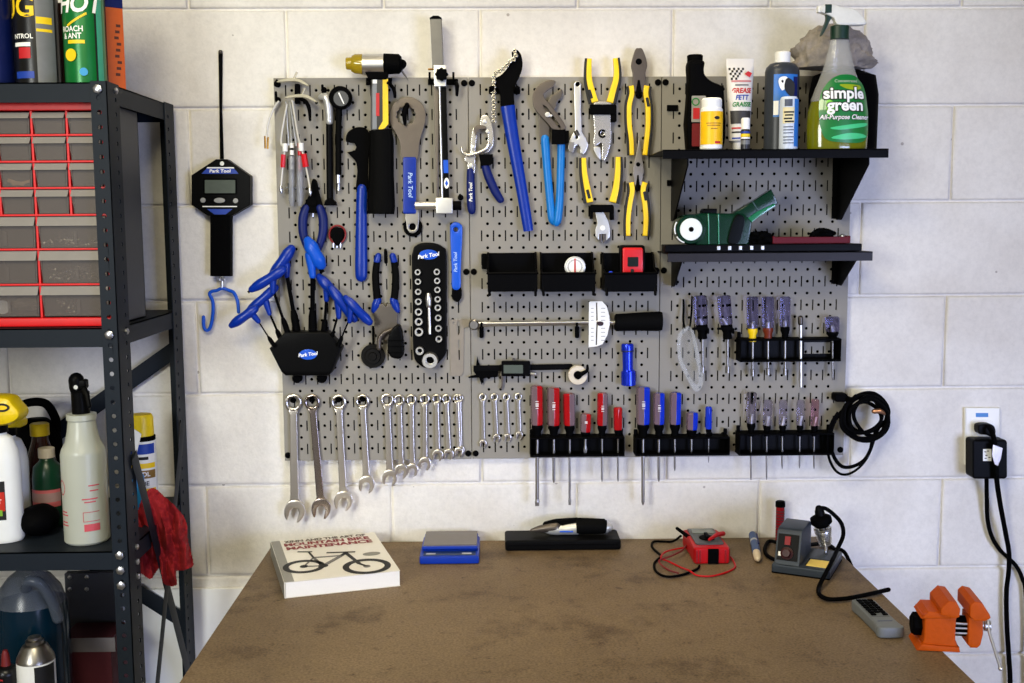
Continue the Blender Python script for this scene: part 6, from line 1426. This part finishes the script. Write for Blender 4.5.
MB().slab([(732, 213), (752, 201), (770, 189.4), (777, 203.4), (749, 222), (744, 229), (740.4, 236), (736, 230)], o-.014, o+.014, .004).obj('handle', GT, t)
MB().slab([(741, 222.6), (757, 211.6), (774.4, 203.4), (775.4, 206), (758, 217.4), (747.4, 226), (746, 232.4), (742, 232.4)], o+.0135, o+.017, .001).obj('handle_edge', GT2, t, 'paler handle edge')
MB().slab([(751.8, 201.6), (753, 201), (759.4, 212.4), (758.4, 213)], o+.0138, o+.0155, .0003).obj('seam', mat('dark green seam', (4, 50, 32), .3), t)
MB().slab([(700.6, 211.4), (703, 208.6), (716, 208.6), (716, 213.8), (701, 214)], o-.012, o+.012, .002).obj('latch', BLK, t, 'black latch')
MB().slab(sm([(736, 215), (744, 217), (743, 229), (738, 243), (728, 243), (730, 230)], 3, True), o+.0205, o+.026, .002).obj('window', mat('dark interior', (5, 8, 7), .4, spec=.08), t)
m = MB().lump(at(759, 240, .12), (.030, .02, .0175), .45, 3.5, 2, 32, True)
for v in m.v: v.z = max(v.z, zr+.0004)
one(m, 'brush_head', MBK, 'dark bristly brush lump between the chain scrubber and red tray', 'brush')
t = thing('red_tray', 'shallow dark red tray holding dark bits on the lower shelf', 'tray', V((at(811, 246, .11).x, -.11, zr)))
x0, x1 = at(773.6, 246, .13).x, at(849, 246, .13).x; DR = mat('deep red plastic', (92, 14, 24), .45, spec=.15); hz = at(811, 237, .13).z-zr-.0004
m = MB(); xm, ym = (x0+x1)/2, -.105
m.box((xm, ym, zr+.0015), (x1-x0, .05, .002)); m.box((xm, ym-.025, zr+hz/2+.0004), (x1-x0, .0022, hz), .0006); m.box((xm, ym+.025, zr+hz/2+.0004), (x1-x0, .0022, hz), .0006)
for X_ in (x0, x1): m.box((X_, ym, zr+hz/2+.0015), (.005, .053, hz+.002), .0012)
m.obj('tray', DR, t)
m = MB(); c_ = at(825, 240, .105); m.lump((c_.x-.006, -.106, zr+.018), (.026, .016, .0125), .4, 3, 8, 24, True); one(m, 'bolt_heap', MBK, 'dark heap of small parts in the red tray', 'parts')['kind'] = 'stuff'
one(MB().lathe([(.007, 0), (.0075, .003), (.0075, .012), (.004, .014)], V((at(832, 240, .105).x, -.106, zr+.0345)) if 0 else V((at(842.5, 240, .105).x, -.106, zr+.004)), n=16), 'steel_nut', CHR, 'small bright steel nut at the tray end', 'nut')

# ------------------------------------------------------------------ wall socket and plugs
t = T('wall_outlet', 'white wall outlet plate with small blue label', 'outlet', 982, 470, .004)
MB().slab(rrect(964, 407.4, 1000, 465, 1), .0005, .0085, .003).obj('cover_plate', mat('ivory plate', (238, 236, 226), .35, var=.03), t)
MB().slab(rrect(975.8, 413, 988.2, 417, .4), .0086, .0092, .0001).obj('blue_label', mat('label blue', (40, 120, 190), .4), t, 'blue label')
MB().slab(rrect(971, 420, 993.6, 437, 4), .0086, .0105, .0008).obj('socket_face', mat('ivory plate', (238, 236, 226), .35, var=.03), t)
t = T('power_plug', 'black angled plug in the upper outlet socket with hanging cord', 'plug', 990, 430, .03)
MB().slab(sm([(976, 426), (979, 423.4), (988, 423.2), (992.4, 426), (993.4, 432), (990, 436), (984, 434), (977, 432.6)], 4, True), .011, .036, .003).obj('plug_body', BLK, t)
MB().tube([(989, 427, .044), (992.4, 433, .0585), (994.8, 444, .06), (996, 462, .0605), (997, 482, .059), (1000.4, 505, .042), (1006, 535, .028), (1009, 553, .027), (1008.6, 572, .02), (1006.4, 592, .016), (1006.8, 625, .016), (1009, 660, .016), (1010.6, 700, .016), (1014, 900, .02), (1016, 1120, .03)], [2.4, 2.6, 2.4, 2.4, 2.5, 2.6], k=5, n=10).obj('cord', MBK, t)
t = T('power_adapter', 'black block adapter in the lower outlet socket with white sticker', 'adapter', 986, 478, .03)
MB().slab(rrect(968.8, 438, 1003.4, 477, 3.4), .0095, .05, .004).obj('body', BLK, t)
MB().slab([(983, 449), (991.4, 449), (991.4, 461), (983, 461)], .0501, .0506, .0001).obj('sticker', INKW, t, 'white sticker')
m = MB()
for i, (x_, y_) in enumerate(((984.4, 451.4), (987, 450.6), (985.4, 455), (988.4, 457), (984.6, 458))): m.slab([(x_, y_), (x_+2, y_), (x_+2, y_+.9), (x_, y_+.9)], .0506, .0509, .00005)
m.obj('sticker_print', INKB, t)
MB().tube([(986.4, 476, .03), (986.6, 484, .028), (986.8, 500, .02), (987.6, 520, .014), (992, 537, .013), (1000, 550, .012), (1008.4, 558, .0095), (1016, 566, .012), (1022, 578, .013), (1026, 600, .013), (1027, 700, .013), (1030, 1120, .03)], 2.1, k=5, n=10).obj('cord', MBK, t)
one(MB().slab([(993, 444.6), (1002.6, 448), (1001, 458), (998, 466), (994.6, 464.4), (991.8, 455)], .0670, .0690, .0006), 'foil_tag', mat('grey foil tag', (168, 160, 156), .35, .6), 'grey foil tag tied on the plug cord before the black adapter', 'tag')
# ------------------------------------------------------------------ things on the bench
zb = ZT+.0006
# book
a = .288; bc = V((.1265, -.200, zb)); u = V((math.cos(a), math.sin(a), 0)); v = V((-math.sin(a), math.cos(a), 0)); BT = .031
MBK_ = Matrix(((u.x, v.x, 0, bc.x), (u.y, v.y, 0, bc.y), (0, 0, 1, bc.z), (0, 0, 0, 1)))
t = thing('book', 'thick white bicycle maintenance paperback lying on the bench corner', 'book', bc)
PGE = mat('page edges', (240, 238, 236), .75, var=.04, scale=400)
m = MB(); m.flat([(-.108, -.136), (.109, -.136), (.109, .136), (-.108, .136)], .0012, BT-.0012, MBK_, .0005); m.obj('pages', PGE, t)
COV = mat('cream cover', (226, 222, 212), .35, var=.03); GRC_ = mat('grey cover strip', (128, 126, 118), .4)
m = MB(); m.flat([(-.11, -.1375), (.11, -.1375), (.11, .1375), (-.11, .1375)], BT-.0011, BT, MBK_, .0004); m.flat([(-.11, -.1375), (.11, -.1375), (.11, .1375), (-.11, .1375)], 0, .0011, MBK_, .0004)
m.flat([(-.111, -.1375), (-.109, -.1375), (-.109, .1375), (-.111, .1375)], 0, BT, MBK_, .0006); cov = m.obj('cover', COV, t)
m = MB(); m.flat([(-.1102, -.1373), (-.092, -.1373), (-.092, .1373), (-.1102, .1373)], BT+.0001, BT+.0004, MBK_, 0); m.flat([(-.1115, -.137), (-.1111, -.137), (-.1111, .137), (-.1115, .137)], 0.001, BT, MBK_, 0); m.obj('cover_strip', GRC_, cov, 'grey strip along the spine')
def bk(px, py):
    w = onz(px, py, zb+BT)-bc; return (w.dot(u), w.dot(v))
zk = lambda x, y: bk(265+x/7.314, 525+y/7.314)
FLM = MBK_.to_3x3()
def bt(s, x, y, size, wid, m_):
    vs, fs = text2d(s, bold=.05); w_ = max(q.x for q in vs)-min(q.x for q in vs); k = size/.7
    MB().text(s, MBK_ @ V((x, y, BT+.0006)), size, 0, FLM, sx=wid/(w_*k), bold=.05).obj('title_lettering', m_, cov)
bt('ZINN AND THE ART OF', .002, .1225, .0145, .172, mat('grey title', (92, 84, 72), .5))
bt('MOUNTAIN BIKE', .002, .0995, .019, .178, mat('dark red title', (134, 20, 28), .5)); bt('MAINTENANCE', .004, .073, .019, .178, mat('dark red title', (134, 20, 28), .5))
def ring(cx, cy, r, w, n=40):
    return circ(cx, cy, r, n), [circ(cx, cy, r-w, n)]
z0_, z1_ = BT+.0004, BT+.0009
rw, fw = zk(285, 305), zk(745, 303)
m = MB()
for (cx, cy), r, w in ((rw, .041, .011), (fw, .047, .0125)):
    o_, h_ = ring(cx, cy, r, w); m.flat(o_, z0_, z1_, MBK_, 0, h_)
m.obj('print_tyre', INKB, cov)
def bar(p, q, w, m_, nm, z=0):
    p, q = V(p), V(q); d = (q-p).normalized(); n_ = V((-d.y, d.x))*w/2
    return MB().flat([tuple(p+n_), tuple(q+n_), tuple(q-n_), tuple(p-n_)], z0_+z, z1_+z, MBK_, 0).obj(nm, m_, cov)
GF = mat('grey frame print', (110, 108, 106), .5)
P_ = {k: zk(*q) for k, q in dict(bb=(425, 300), seat=(320, 200), sc=(355, 240), head=(560, 225), ht=(590, 205), fork=(690, 285), st=(540, 205), sl=(238, 198), sr=(345, 198), hb=(450, 205), hb2=(660, 198)).items()}
for p, q, w in ((P_['bb'], P_['sc'], .006), (P_['sc'], P_['head'], .006), (P_['bb'], P_['head'], .009), (rw, P_['bb'], .005), (rw, P_['sc'], .004)): bar(p, q, w, GF, 'print_frame')
for p, q, w in ((P_['sc'], P_['seat'], .004), (P_['sl'], P_['sr'], .005), (P_['hb'], P_['hb2'], .006), (P_['ht'], P_['fork'], .008), (P_['fork'], fw, .006), (P_['head'], P_['ht'], .008)): bar(p, q, w, INKB, 'print_bar', .0001)
MB().flat(circ(*P_['bb'], .010, 20), z0_+.0001, z1_+.0001, MBK_, 0).obj('print_crank', INKB, cov); MB().flat(circ(*rw, .008, 16), z0_, z1_, MBK_, 0).obj('print_hub', INKB, cov); MB().flat(circ(*fw, .007, 16), z0_, z1_+.0001, MBK_, 0).obj('print_hub', GF, cov)
e = zk(780, 212); MB().flat(circ(*e, .018, 24, .011), z0_, z1_, MBK_, 0).obj('print_oval', mat('grey oval print', (132, 130, 122), .5), cov)

# blue scale
t = thing('pocket_scale', 'small blue digital scale with grey weighing plate on the bench', 'scale', (.36, -.099, zb))
SB = mat('scale blue', (8, 50, 160), .4, spec=.3)
MB().box((.3605, -.097, zb+.0085), (.123, .146, .017), .004).obj('base', SB, t)
m = MB(); m.box((.3605, -.080, zb+.0205), (.116, .108, .006), .002); m.box((.3605, -.130, zb+.0222), (.116, .008, .009), .002); m.obj('plate_tray', SB, t)
MB().box((.3605, -.074, zb+.0255), (.112, .102, .005), .0015).obj('weighing_plate', mat('grey plate', (112, 106, 102), .4, .3), t, 'grey weighing plate')
MB().box((.3605, -.1505, zb+.0173), (.108, .026, .001), .0004).obj('display_panel', mat('dark teal panel', (10, 34, 56), .3), t, 'dark display strip')
for x in (.322, .396): MB().box((x, -.154, zb+.018), (.02, .008, .0008), .0003).obj('button', SIL, t)

# black case and multitool
zt = at(560, 540, .084).z; yk = min(onz(560, 529.5, zt).y, -.003)
x0, x1 = .4765, .7245; 
t = one(MB().box(((x0+x1)/2, (yk-.0855)/2, (zt+zb)/2), (x1-x0, abs(yk+.0855), zt-zb), .005), 'instrument_case', mat('black case', (9, 9, 10), .45, spec=.06), 'long flat black hard case lying against the wall', 'case')
MB().box(((x0+x1)/2, -.0858, zb+(zt-zb)*.55), (x1-x0-.012, .0014, .0016), .0003).obj('lid_seam', MBK, t)
oo = .045; zg = zt+.0006
t = thing('folding_knife', 'silver and black handled folding tool resting on the black case', 'tool', ((x0+x1)/2+.02, -oo, zg))
P = lambda px, dz: V((at(px, 530, oo).x, -oo, zg+dz))
MB().sweep([P(532, .010), P(540, .013), P(550, .0155), P(556, .016)], [.004, .008, .011, .012], 18, cap='round').obj('nose', GST, t, 'dark grey nose')
MB().sweep([P(543, .0085), P(549, .0105), P(557, .0115), P(562, .0105), P(568, .012), P(577, .0135)], [.003, .0095, .0125, .0112, .0128, .0142], 18, cap='round').obj('front_half', SIL, t, 'silver front half')
MB().sweep([q_+V((0, .006, .004)) for q_ in (P(546, .017), P(556, .0195), P(577, .0205))], [.007, .0098, .0110], 16, cap='round').obj('upper_liner', MBK, t)
MB().sweep([P(576, .0168), P(584, .0172), P(596, .0172), P(604, .0166), P(606, .016)], [.0163, .0168, .0166, .0155, .0145], 18).obj('grip', RUB, t, 'black grip')
MB().sweep([P(605.5, .0155), P(608, .0152), P(609, .015)], [.0135, .0125, .009], 16, cap='round').obj('end_cap', SIL, t)
MB().sweep([P(544, .0235), P(556, .0275), P(580, .033), P(604, .031)], [.003, .0035, .0038, .003], 10, cap='round').obj('back_spring', MBK, t)
MB().sweep([P(560, .010)+V((0, -.0125, 0)), P(572, .010)+V((0, -.0138, 0))], .0018, 8, cap='round').obj('blue_stud', LBL, t)

# multimeter and its leads
RH = mat('red rubber holster', (176, 12, 20), .45, spec=.25); mx, my, mz = .893, -.118, zb
t = thing('multimeter', 'red rubber cased multimeter with grey face lying on the bench', 'multimeter', (mx, my, mz))
m = MB(); pts = [(-.040, -.074), (.040, -.074), (.045, -.066), (.043, .0), (.046, .05), (.044, .066), (.030, .072), (-.030, .072), (-.044, .066), (-.046, .05), (-.043, .0), (-.045, -.066)]
MF = Matrix.Translation((mx+.006, my, mz)) @ Matrix.Diagonal((.84, .97, 1, 1)); m.flat(pts, 0, .034, MF, .005, ) ; m.obj('holster', RH, t)
MB().flat(rrect(-.035, -.052, .035, .064, .008), .0336, .0372, MF, .0015).obj('face', mat('grey face', (72, 74, 76), .45), t, 'grey face')
MB().flat(rrect(-.027, .022, .027, .056, .003), .0373, .0382, MF, .0003).obj('screen', mat('meter screen', (108, 116, 108), .15), t)
MB().flat(circ(0, -.014, .019, 30), .0373, .0400, MF, .001).obj('dial_ring', MBK, t); MB().flat([(-.005, -.03), (.005, -.03), (.004, .003), (-.004, .003)], .0401, .046, MF, .001).obj('dial_knob', MBK, t)
MB().box((mx+.008, my-.0722, mz+.017), (.022, .004, .031), .001).obj('front_gap', MBK, t, 'black front gap')
for x in (-.026, -.019, .033): MB().box((mx+x, my-.0722, mz+.017), (.0035, .003, .026), .001).obj('grip_rib', mat('dark red rib', (140, 10, 16), .45), t)
m7 = lambda x, y, z=.0042: onz(640+x/7.877, 520+y/7.877, ZT+z)
jb = V((mx-.031, my+.02, mz+.03))
MB().sweep([jb+V((.006, -.002, 0)), jb+V((-.018, .012, .016))], [.0045, .0035], 10, cap='round').obj('jack_plug', MBK, t)
def lead(nm, pts, r, mm, lab):
    return one(MB().sweep(sm(pts, 6), r, 8, ref=(0, 0, 1), cap='round'), nm, mm, lab, 'cable')
lead('test_lead', [jb+V((-.012, .0, .003)), m7(250, 170), m7(120, 168), m7(92, 195), m7(110, 232), m7(165, 282), m7(140, 310), m7(112, 345), m7(120, 395), m7(170, 435), m7(240, 447), m7(330, 432), m7(400, 408), m7(452, 384), m7(468, 362, .006)], .0026, MBK, 'black test lead looping out beside the red multimeter')
lead('test_lead', [m7(395, 212, .0096), m7(300, 226, .0092), m7(200, 252, .0093), m7(165, 300, .0094), m7(230, 328, .0034), m7(320, 372, .003), m7(390, 400, .0092), m7(450, 436, .0028), m7(560, 442, .0028), m7(680, 412, .0028), m7(748, 372, .0028), m7(735, 322, .0028), m7(712, 290, .0028)], .0019, RH, 'red test lead winding before the red multimeter')
lead('test_lead', [m7(375, 188, .0135), m7(330, 240, .0132), m7(235, 288, .0132), m7(150, 322, .0136), m7(210, 385, .0028), m7(300, 418, .0088)], .0019, mat('dark red cord', (110, 16, 20), .45), 'dark red test lead crossing over the black lead loops')
one(MB().sweep([V((mx+.004, my-.05, mz+.0455)), V((mx+.026, my-.02, mz+.047)), V((mx+.044, my+.005, mz+.0415))], [.0032, .0046, .0052], 12, cap='round'), 'test_probe', RH, 'red test probe lying across the multimeter face', 'probe')

# blue marker
p0, p1 = onz(752.6, 534.5, ZT+.0095), onz(757.9, 559, ZT+.0095); d = (p1-p0)
t = thing('blue_marker', 'short blue marker with rounded cream end lying on the bench', 'marker', ((p0+p1)/2).to_tuple()[:2]+(zb,))
f = lambda s: p0+d*s
MB().sweep([f(0), f(.04), f(.72), f(.74)], [.0078, .0088, .0088, .008], 18).obj('barrel', mat('mid blue barrel', (12, 66, 128), .35), t)
MB().sweep([f(.30), f(.37)], .0090, 18).obj('ring', SIL, t, 'silver ring'); MB().sweep([f(.74), f(.80), f(.97), f(1)], [.0076, .0085, .0078, .005], 18, cap='round').obj('end', mat('cream end', (216, 198, 168), .5), t, 'cream end')
MB().sweep([f(.1)+V((.0075, 0, .006)), f(.5)+V((.0075, 0, .006))], .0018, 8, cap='round').obj('clip', NVY, t)

# soldering station
sa = math.atan2(-.052, .101); su = V((math.cos(sa), math.sin(sa), 0)); sv = V((-math.sin(sa), math.cos(sa), 0)); sc_ = V((1.0895, -.208, zb))
MS = Matrix(((su.x, sv.x, 0, sc_.x), (su.y, sv.y, 0, sc_.y), (0, 0, 1, sc_.z), (0, 0, 0, 1)))
t = thing('soldering_station', 'blue grey soldering station with red switch and yellow sponge tray', 'soldering station', sc_)
SG = mat('blue grey enamel', (46, 54, 64), .42, spec=.3)
MB().flat(rrect(-.057, -.072, .057, .072, .004), 0, .018, MS, .003, [rrect(.004, -.052, .05, -.002, .003)]).obj('base', SG, t)
MB().flat(rrect(-.057, -.072, .057, .072, .004), -.0003, .003, MS, .0005).obj('base_foot', MBK, t)
Mp = Matrix(((sv.x, 0, su.x, sc_.x), (sv.y, 0, su.y, sc_.y), (0, 1, 0, sc_.z), (0, 0, 0, 1)))      # local XY = (depth, height), extruded across
MB().flat([(-.066, .017), (.05, .017), (.05, .074), (.038, .084), (-.034, .084), (-.044, .078), (-.064, .022)], -.053, -.003, Mp, .002).obj('control_box', SG, t)
n1 = V((-.056, .020)).normalized()
pn = lambda w, s, off: sc_+su*w+sv*(-.0645+.0205*s-off*.94)+V((0, 0, .022+.056*s+off*.34))
def panel(w0, w1, s0, s1, th, nm, mm, lab=None, par=t):
    q = [pn(w0, s0, .0004), pn(w1, s0, .0004), pn(w1, s1, .0004), pn(w0, s1, .0004)]; r = [pn(w0, s0, th), pn(w1, s0, th), pn(w1, s1, th), pn(w0, s1, th)]
    return MB().add(q+r, [(4, 5, 6, 7), (3, 2, 1, 0), (0, 1, 5, 4), (1, 2, 6, 5), (2, 3, 7, 6), (3, 0, 4, 7)]).obj(nm, mm, par, lab)
panel(-.049, -.008, .06, .94, .0016, 'front_panel', mat('dark panel', (12, 10, 11), .45, spec=.1), 'dark control panel')
panel(-.035, -.024, .58, .86, .005, 'rocker_switch', mat('red rocker', (130, 10, 18), .35, spec=.2), 'red rocker switch')
kc = pn(-.029, .30, .0016); kd = (pn(-.029, .3, 1)-pn(-.029, .3, 0)).normalized()
MB().lathe([(.0125, 0), (.0125, .003), (.009, .004), (.0085, .012), (.007, .013)], kc, kd, 20).obj('knob', mat('dark red knob', (52, 12, 15), .4, spec=.3), t, 'dark red knob')
panel(-.046, -.040, .2, .34, .003, 'pointer_mark', INKW, 'white mark')
MB().flat(rrect(.006, -.050, .048, -.004, .003), .0035, .0175, MS, .002).obj('sponge', mat('yellow sponge', (236, 206, 110), .9, bump=.6, scale=300), t, 'yellow sponge')
# iron in its wire holder
io = .165; A = at(819.4, 511, io); B = at(826.6, 550, io); dv = (B-A); L_ = dv.length; ax = dv.normalized()
HP = lambda s: A+ax*(L_*s)
m = MB()
for k_ in range(1): pass
hel = []
uu = ax.orthogonal().normalized(); ww = ax.cross(uu)
for i in range(7*16+1):
    s = i/(7*16); q = 2*PI*i/16*1.3; r_ = .0175-.006*s; hel.append(HP(.42+.44*s)+uu*(r_*math.cos(q))+ww*(r_*math.sin(q)))
m.sweep(hel, .0017, 6); m.sweep(sm([HP(.84), sc_+su*.03+sv*.03+V((0, 0, .03)), sc_+su*.03+sv*.032+V((0, 0, .017))], 5), .0022, 8)
m.obj('wire_holder', CHR, t, 'chrome wire holder')
ti = thing('soldering_iron', 'soldering iron with black handle and flange parked in the wire holder, cord looping over', 'soldering iron', B)
MB().sweep([HP(-.06), HP(.0), HP(.1), HP(.14)], [.0075, .0095, .0105, .011], 18, cap='round').obj('handle', BLK, ti)
MB().sweep([HP(.10), HP(.16), HP(.30), HP(.40)], [.012, .0215, .0215, .013], 24).obj('flange', MBK, ti, 'round black flange')
MB().sweep([HP(.38), HP(.74), HP(.80), HP(.98), HP(1.0)], [.0075, .0075, .0036, .003, .001], 14).obj('heater_barrel', STL, ti, 'steel barrel and tip')
zc_ = zb+.0056
cp = [HP(-.07), at(825, 508.4, .167), at(833.6, 514.4, .167), at(841.4, 523.6, .168), at(843.2, 535, .175), at(838, 548, .205), at(831.5, 562, .27), at(824.5, 575.5, .318)]+[onz(x, y, zc_) for x, y in ((818.6, 588), (820, 595), (829, 599.2), (845, 598.6), (860, 596), (874, 593), (888.5, 589.6))]
MB().sweep(sm(cp, 6), .0042, 10, ref=(0, 0, 1), cap='round').obj('cord', MBK, ti)
cp = [sc_+su*-.02+sv*.05+V((0, 0, .03)), sc_+su*-.01+sv*.062+V((0, 0, .026))]+[onz(x, y, zc_) for x, y in ((826, 543.6), (835, 549.5))]+[V((1.176, -.118, zc_+.0004)), V((1.1865, -.130, zc_+.001)), V((1.1925, -.144, ZT-.003)), V((1.197, -.178, ZT-.03)), V((1.201, -.215, ZT-.075)), V((1.2, -.22, ZT-.35))]

MB().sweep(sm(cp, 6), .0042, 10, ref=(0, 0, 1), cap='round').obj('power_cord', MBK, t)
cp = [sc_+su*-.05+sv*.052+V((0, 0, .02)), onz(771, 541, zc_), onz(766, 545, zc_), onz(764.8, 551, zc_), onz(768, 556, zc_), sc_+su*-.061+sv*-.01+V((0, 0, .0062))]
MB().sweep(sm(cp, 6), .004, 10, ref=(0, 0, 1), cap='round').obj('power_cord', MBK, t)
# solder tube
p = onz(779.6, 541, ZT); r_ = .0092; ztp = at(779.6, 501, -p.y).z-zb; p = V((p.x, min(p.y, -.012), zb))
t = thing('solder_tube', 'slim red tube with black cap standing behind the soldering station', 'tube', p)
MB().lathe([(r_, 0), (r_, ztp*.86)], p, n=18).obj('tube', mat('clear red tube', (150, 22, 34), .2), t); MB().lathe([(r_*1.16, ztp*.86), (r_*1.16, ztp*.98), (r_*.95, ztp)], p, n=18).obj('cap', MBK, t, 'black cap')
m = MB()
for i in range(10): m.lathe([(r_*1.02, ztp*(.1+.07*i)), (r_*1.04, ztp*(.1+.07*i)+.002), (r_*1.02, ztp*(.1+.07*i)+.004)], p, n=18)
m.obj('solder_coil', mat('dark red coil', (90, 14, 24), .35), t)

# remote control
rc = V((1.119, -.532, zb)); ra = math.radians(1.5)
MR = Matrix.Translation(rc) @ Matrix.Rotation(ra, 4, 'Z')
t = thing('remote_control', 'grey remote control with black keys lying near the bench edge', 'remote control', rc)
RG = mat('grey remote', (106, 110, 112), .5)
MB().flat(sm([(-.019, .076), (.019, .076), (.0205, .03), (.021, -.04), (.0235, -.054), (.018, -.063), (0, -.065), (-.018, -.063), (-.0235, -.054), (-.021, -.04), (-.0205, .03)], 3, True), 0, .019, MR, .004).obj('case', RG, t)
MB().flat(rrect(-.0165, -.012, .0165, .071, .002), .0188, .0196, MR, .0003).obj('key_panel', mat('grey key panel', (98, 102, 106), .5), t)
for r_i in range(7):
    for c_i in range(3):
        if r_i == 6 and c_i == 1: continue
        MB().flat(rrect(-.0145+c_i*.0102, .0605-r_i*.0115, -.0055+c_i*.0102, .0685-r_i*.0115, .001), .0195, .0218, MR, .0008).obj('key', MBK, t, 'black key')
MB().flat(rrect(-.013, -.034, .013, -.0305, .001), .0188, .0194, MR, .0002).obj('print_line', mat('slate print', (70, 80, 100), .5), t)

# orange bench vise
va = math.radians(-9); vo = V((1.184, -.622, zb)); MV = Matrix.Translation(vo) @ Matrix.Rotation(va, 4, 'Z') @ Matrix.Diagonal((.86, .92, .94, 1))
OR = mat('orange hammered enamel', (176, 72, 4), .5, bump=.25, scale=120, var=.15, spec=.15)
t = thing('bench_vise', 'small orange bench vise clamped at the bench edge with chrome handle', 'vise', vo)
Mx = MV @ Matrix(((1, 0, 0, 0), (0, 0, -1, 0), (0, 1, 0, 0), (0, 0, 0, 1)))          # local XY = (x, z), extruded towards the front
m = MB()
m.flat([(-.043, 0), (.036, 0), (.034, .009), (-.034, .012)], -.036, .036, Mx, .002)
m.flat([(-.034, .006), (.030, .006), (.032, .012), (.028, .02), (.028, .056), (.03, .062), (-.034, .062), (-.03, .054), (-.03, .02)], -.031, .031, Mx, .004)
m.flat([(-.036, .056), (.02, .058), (.016, .07), (-.024, .07)], -.033, .033, Mx, .003)
m.obj('fixed_body', OR, t)
jw = MB().flat([(-.004, .068), (.022, .062), (.030, .066), (.031, .080), (.024, .092), (.010, .094), (-.004, .080)], -.043, .043, Mx, .0025); jw.obj('fixed_jaw', OR, t)
m = MB(); m.flat([(.048, .068), (.056, .060), (.076, .060), (.086, .066), (.084, .072), (.070, .092), (.056, .095), (.048, .088)], -.043, .043, Mx, .0025)
m.flat([(.052, .010), (.058, .004), (.070, .004), (.076, .010), (.080, .030), (.078, .060), (.052, .060)], -.024, .024, Mx, .004); m.obj('moving_jaw', OR, t)
Vp = lambda x, y, z: MV @ V((x, y, z))
m = MB(); m.sweep([Vp(.026, 0, .036), Vp(.055, 0, .036)], .017, 18); m.obj('spindle', MBK, t, 'black spindle')
m = MB()
for y, z in ((-.0165, .045), (-.0168, .037), (-.0165, .028)): m.sweep([Vp(.027, y, z), Vp(.052, y, z)], .0022, 8)
m.obj('guide_rod', CHR, t, 'chrome guide rods')
MB().sweep([Vp(-.047, 0, .036), Vp(-.044, 0, .036), Vp(-.03, 0, .036)], [.014, .018, .018], 14, fk=7, flute=.08).obj('rear_knob', MBK, t)
MB().sweep([Vp(.078, 0, .038), Vp(.086, 0, .038), Vp(.087, 0, .038), Vp(.098, 0, .038)], [.006, .006, .009, .009], 16).obj('screw_head', CHR, t)
MB().sweep([Vp(.0925, -.004, .05), Vp(.094, -.010, .030), Vp(.112, -.026, -.028)], .0026, 8, cap='round').obj('handle', CHR, t, 'chrome handle bar')
MB().ball(Vp(.112, -.026, -.029), .0038).obj('handle_end', CHR, t)

# ------------------------------------------------------------------ light
def area(name, loc, look, size, size_y, watt, col):
    l = bpy.data.lights.new(name, 'AREA'); l.shape = 'RECTANGLE'; l.size = size; l.size_y = size_y; l.energy = watt; l.color = col
    o = bpy.data.objects.new(name, l); COL.objects.link(o); o.location = loc
    o.rotation_euler = (V(look)-V(loc)).to_track_quat('-Z', 'Y').to_euler(); return o
area('window_light', (-1.1, -3.2, 1.9), (.28, 0, 1.06), .7, .7, 8.2, (0.982, 1.0, 0.945)).data.spread = 1.2
area('garage_door_daylight', (2.6, -3.4, 1.05), (.95, 0, 1.12), 1.3, 1.3, 13.2, (0.5, 0.591, 1.0)).data.spread = 1.05
area('ceiling_lamp', (-.22, -1.9, 2.72), (.0, 0, 1.45), .5, .5, 19, (1.0, 0.917, 0.646))
area('ceiling_lamp', (.3, -2.2, 2.75), (.4, 0, 1.4), .5, .5, 14, (1.0, 0.897, 0.588))
area('bench_fill_light', (.60, -.30, 2.45), (.60, -.26, .9), .6, .12, 1.8, (1.0, 0.833, 0.567)).data.spread = 1.3  # unseen fill added to brighten the back of the bench
w = bpy.data.worlds.new('World'); S.world = w; w.use_nodes = True
bg = w.node_tree.nodes['Background']; bg.inputs[0].default_value = (1, .97, .93, 1); bg.inputs[1].default_value = .30
S.view_settings.view_transform = 'Standard'; S.view_settings.look = 'None'; S.view_settings.exposure = 0; S.view_settings.gamma = 1
S.view_settings.use_curve_mapping = False
S.cycles.use_denoising = True; S.cycles.max_bounces = 8; S.cycles.transparent_max_bounces = 24
for o in bpy.data.objects:
    if '_org' in o: del o['_org']
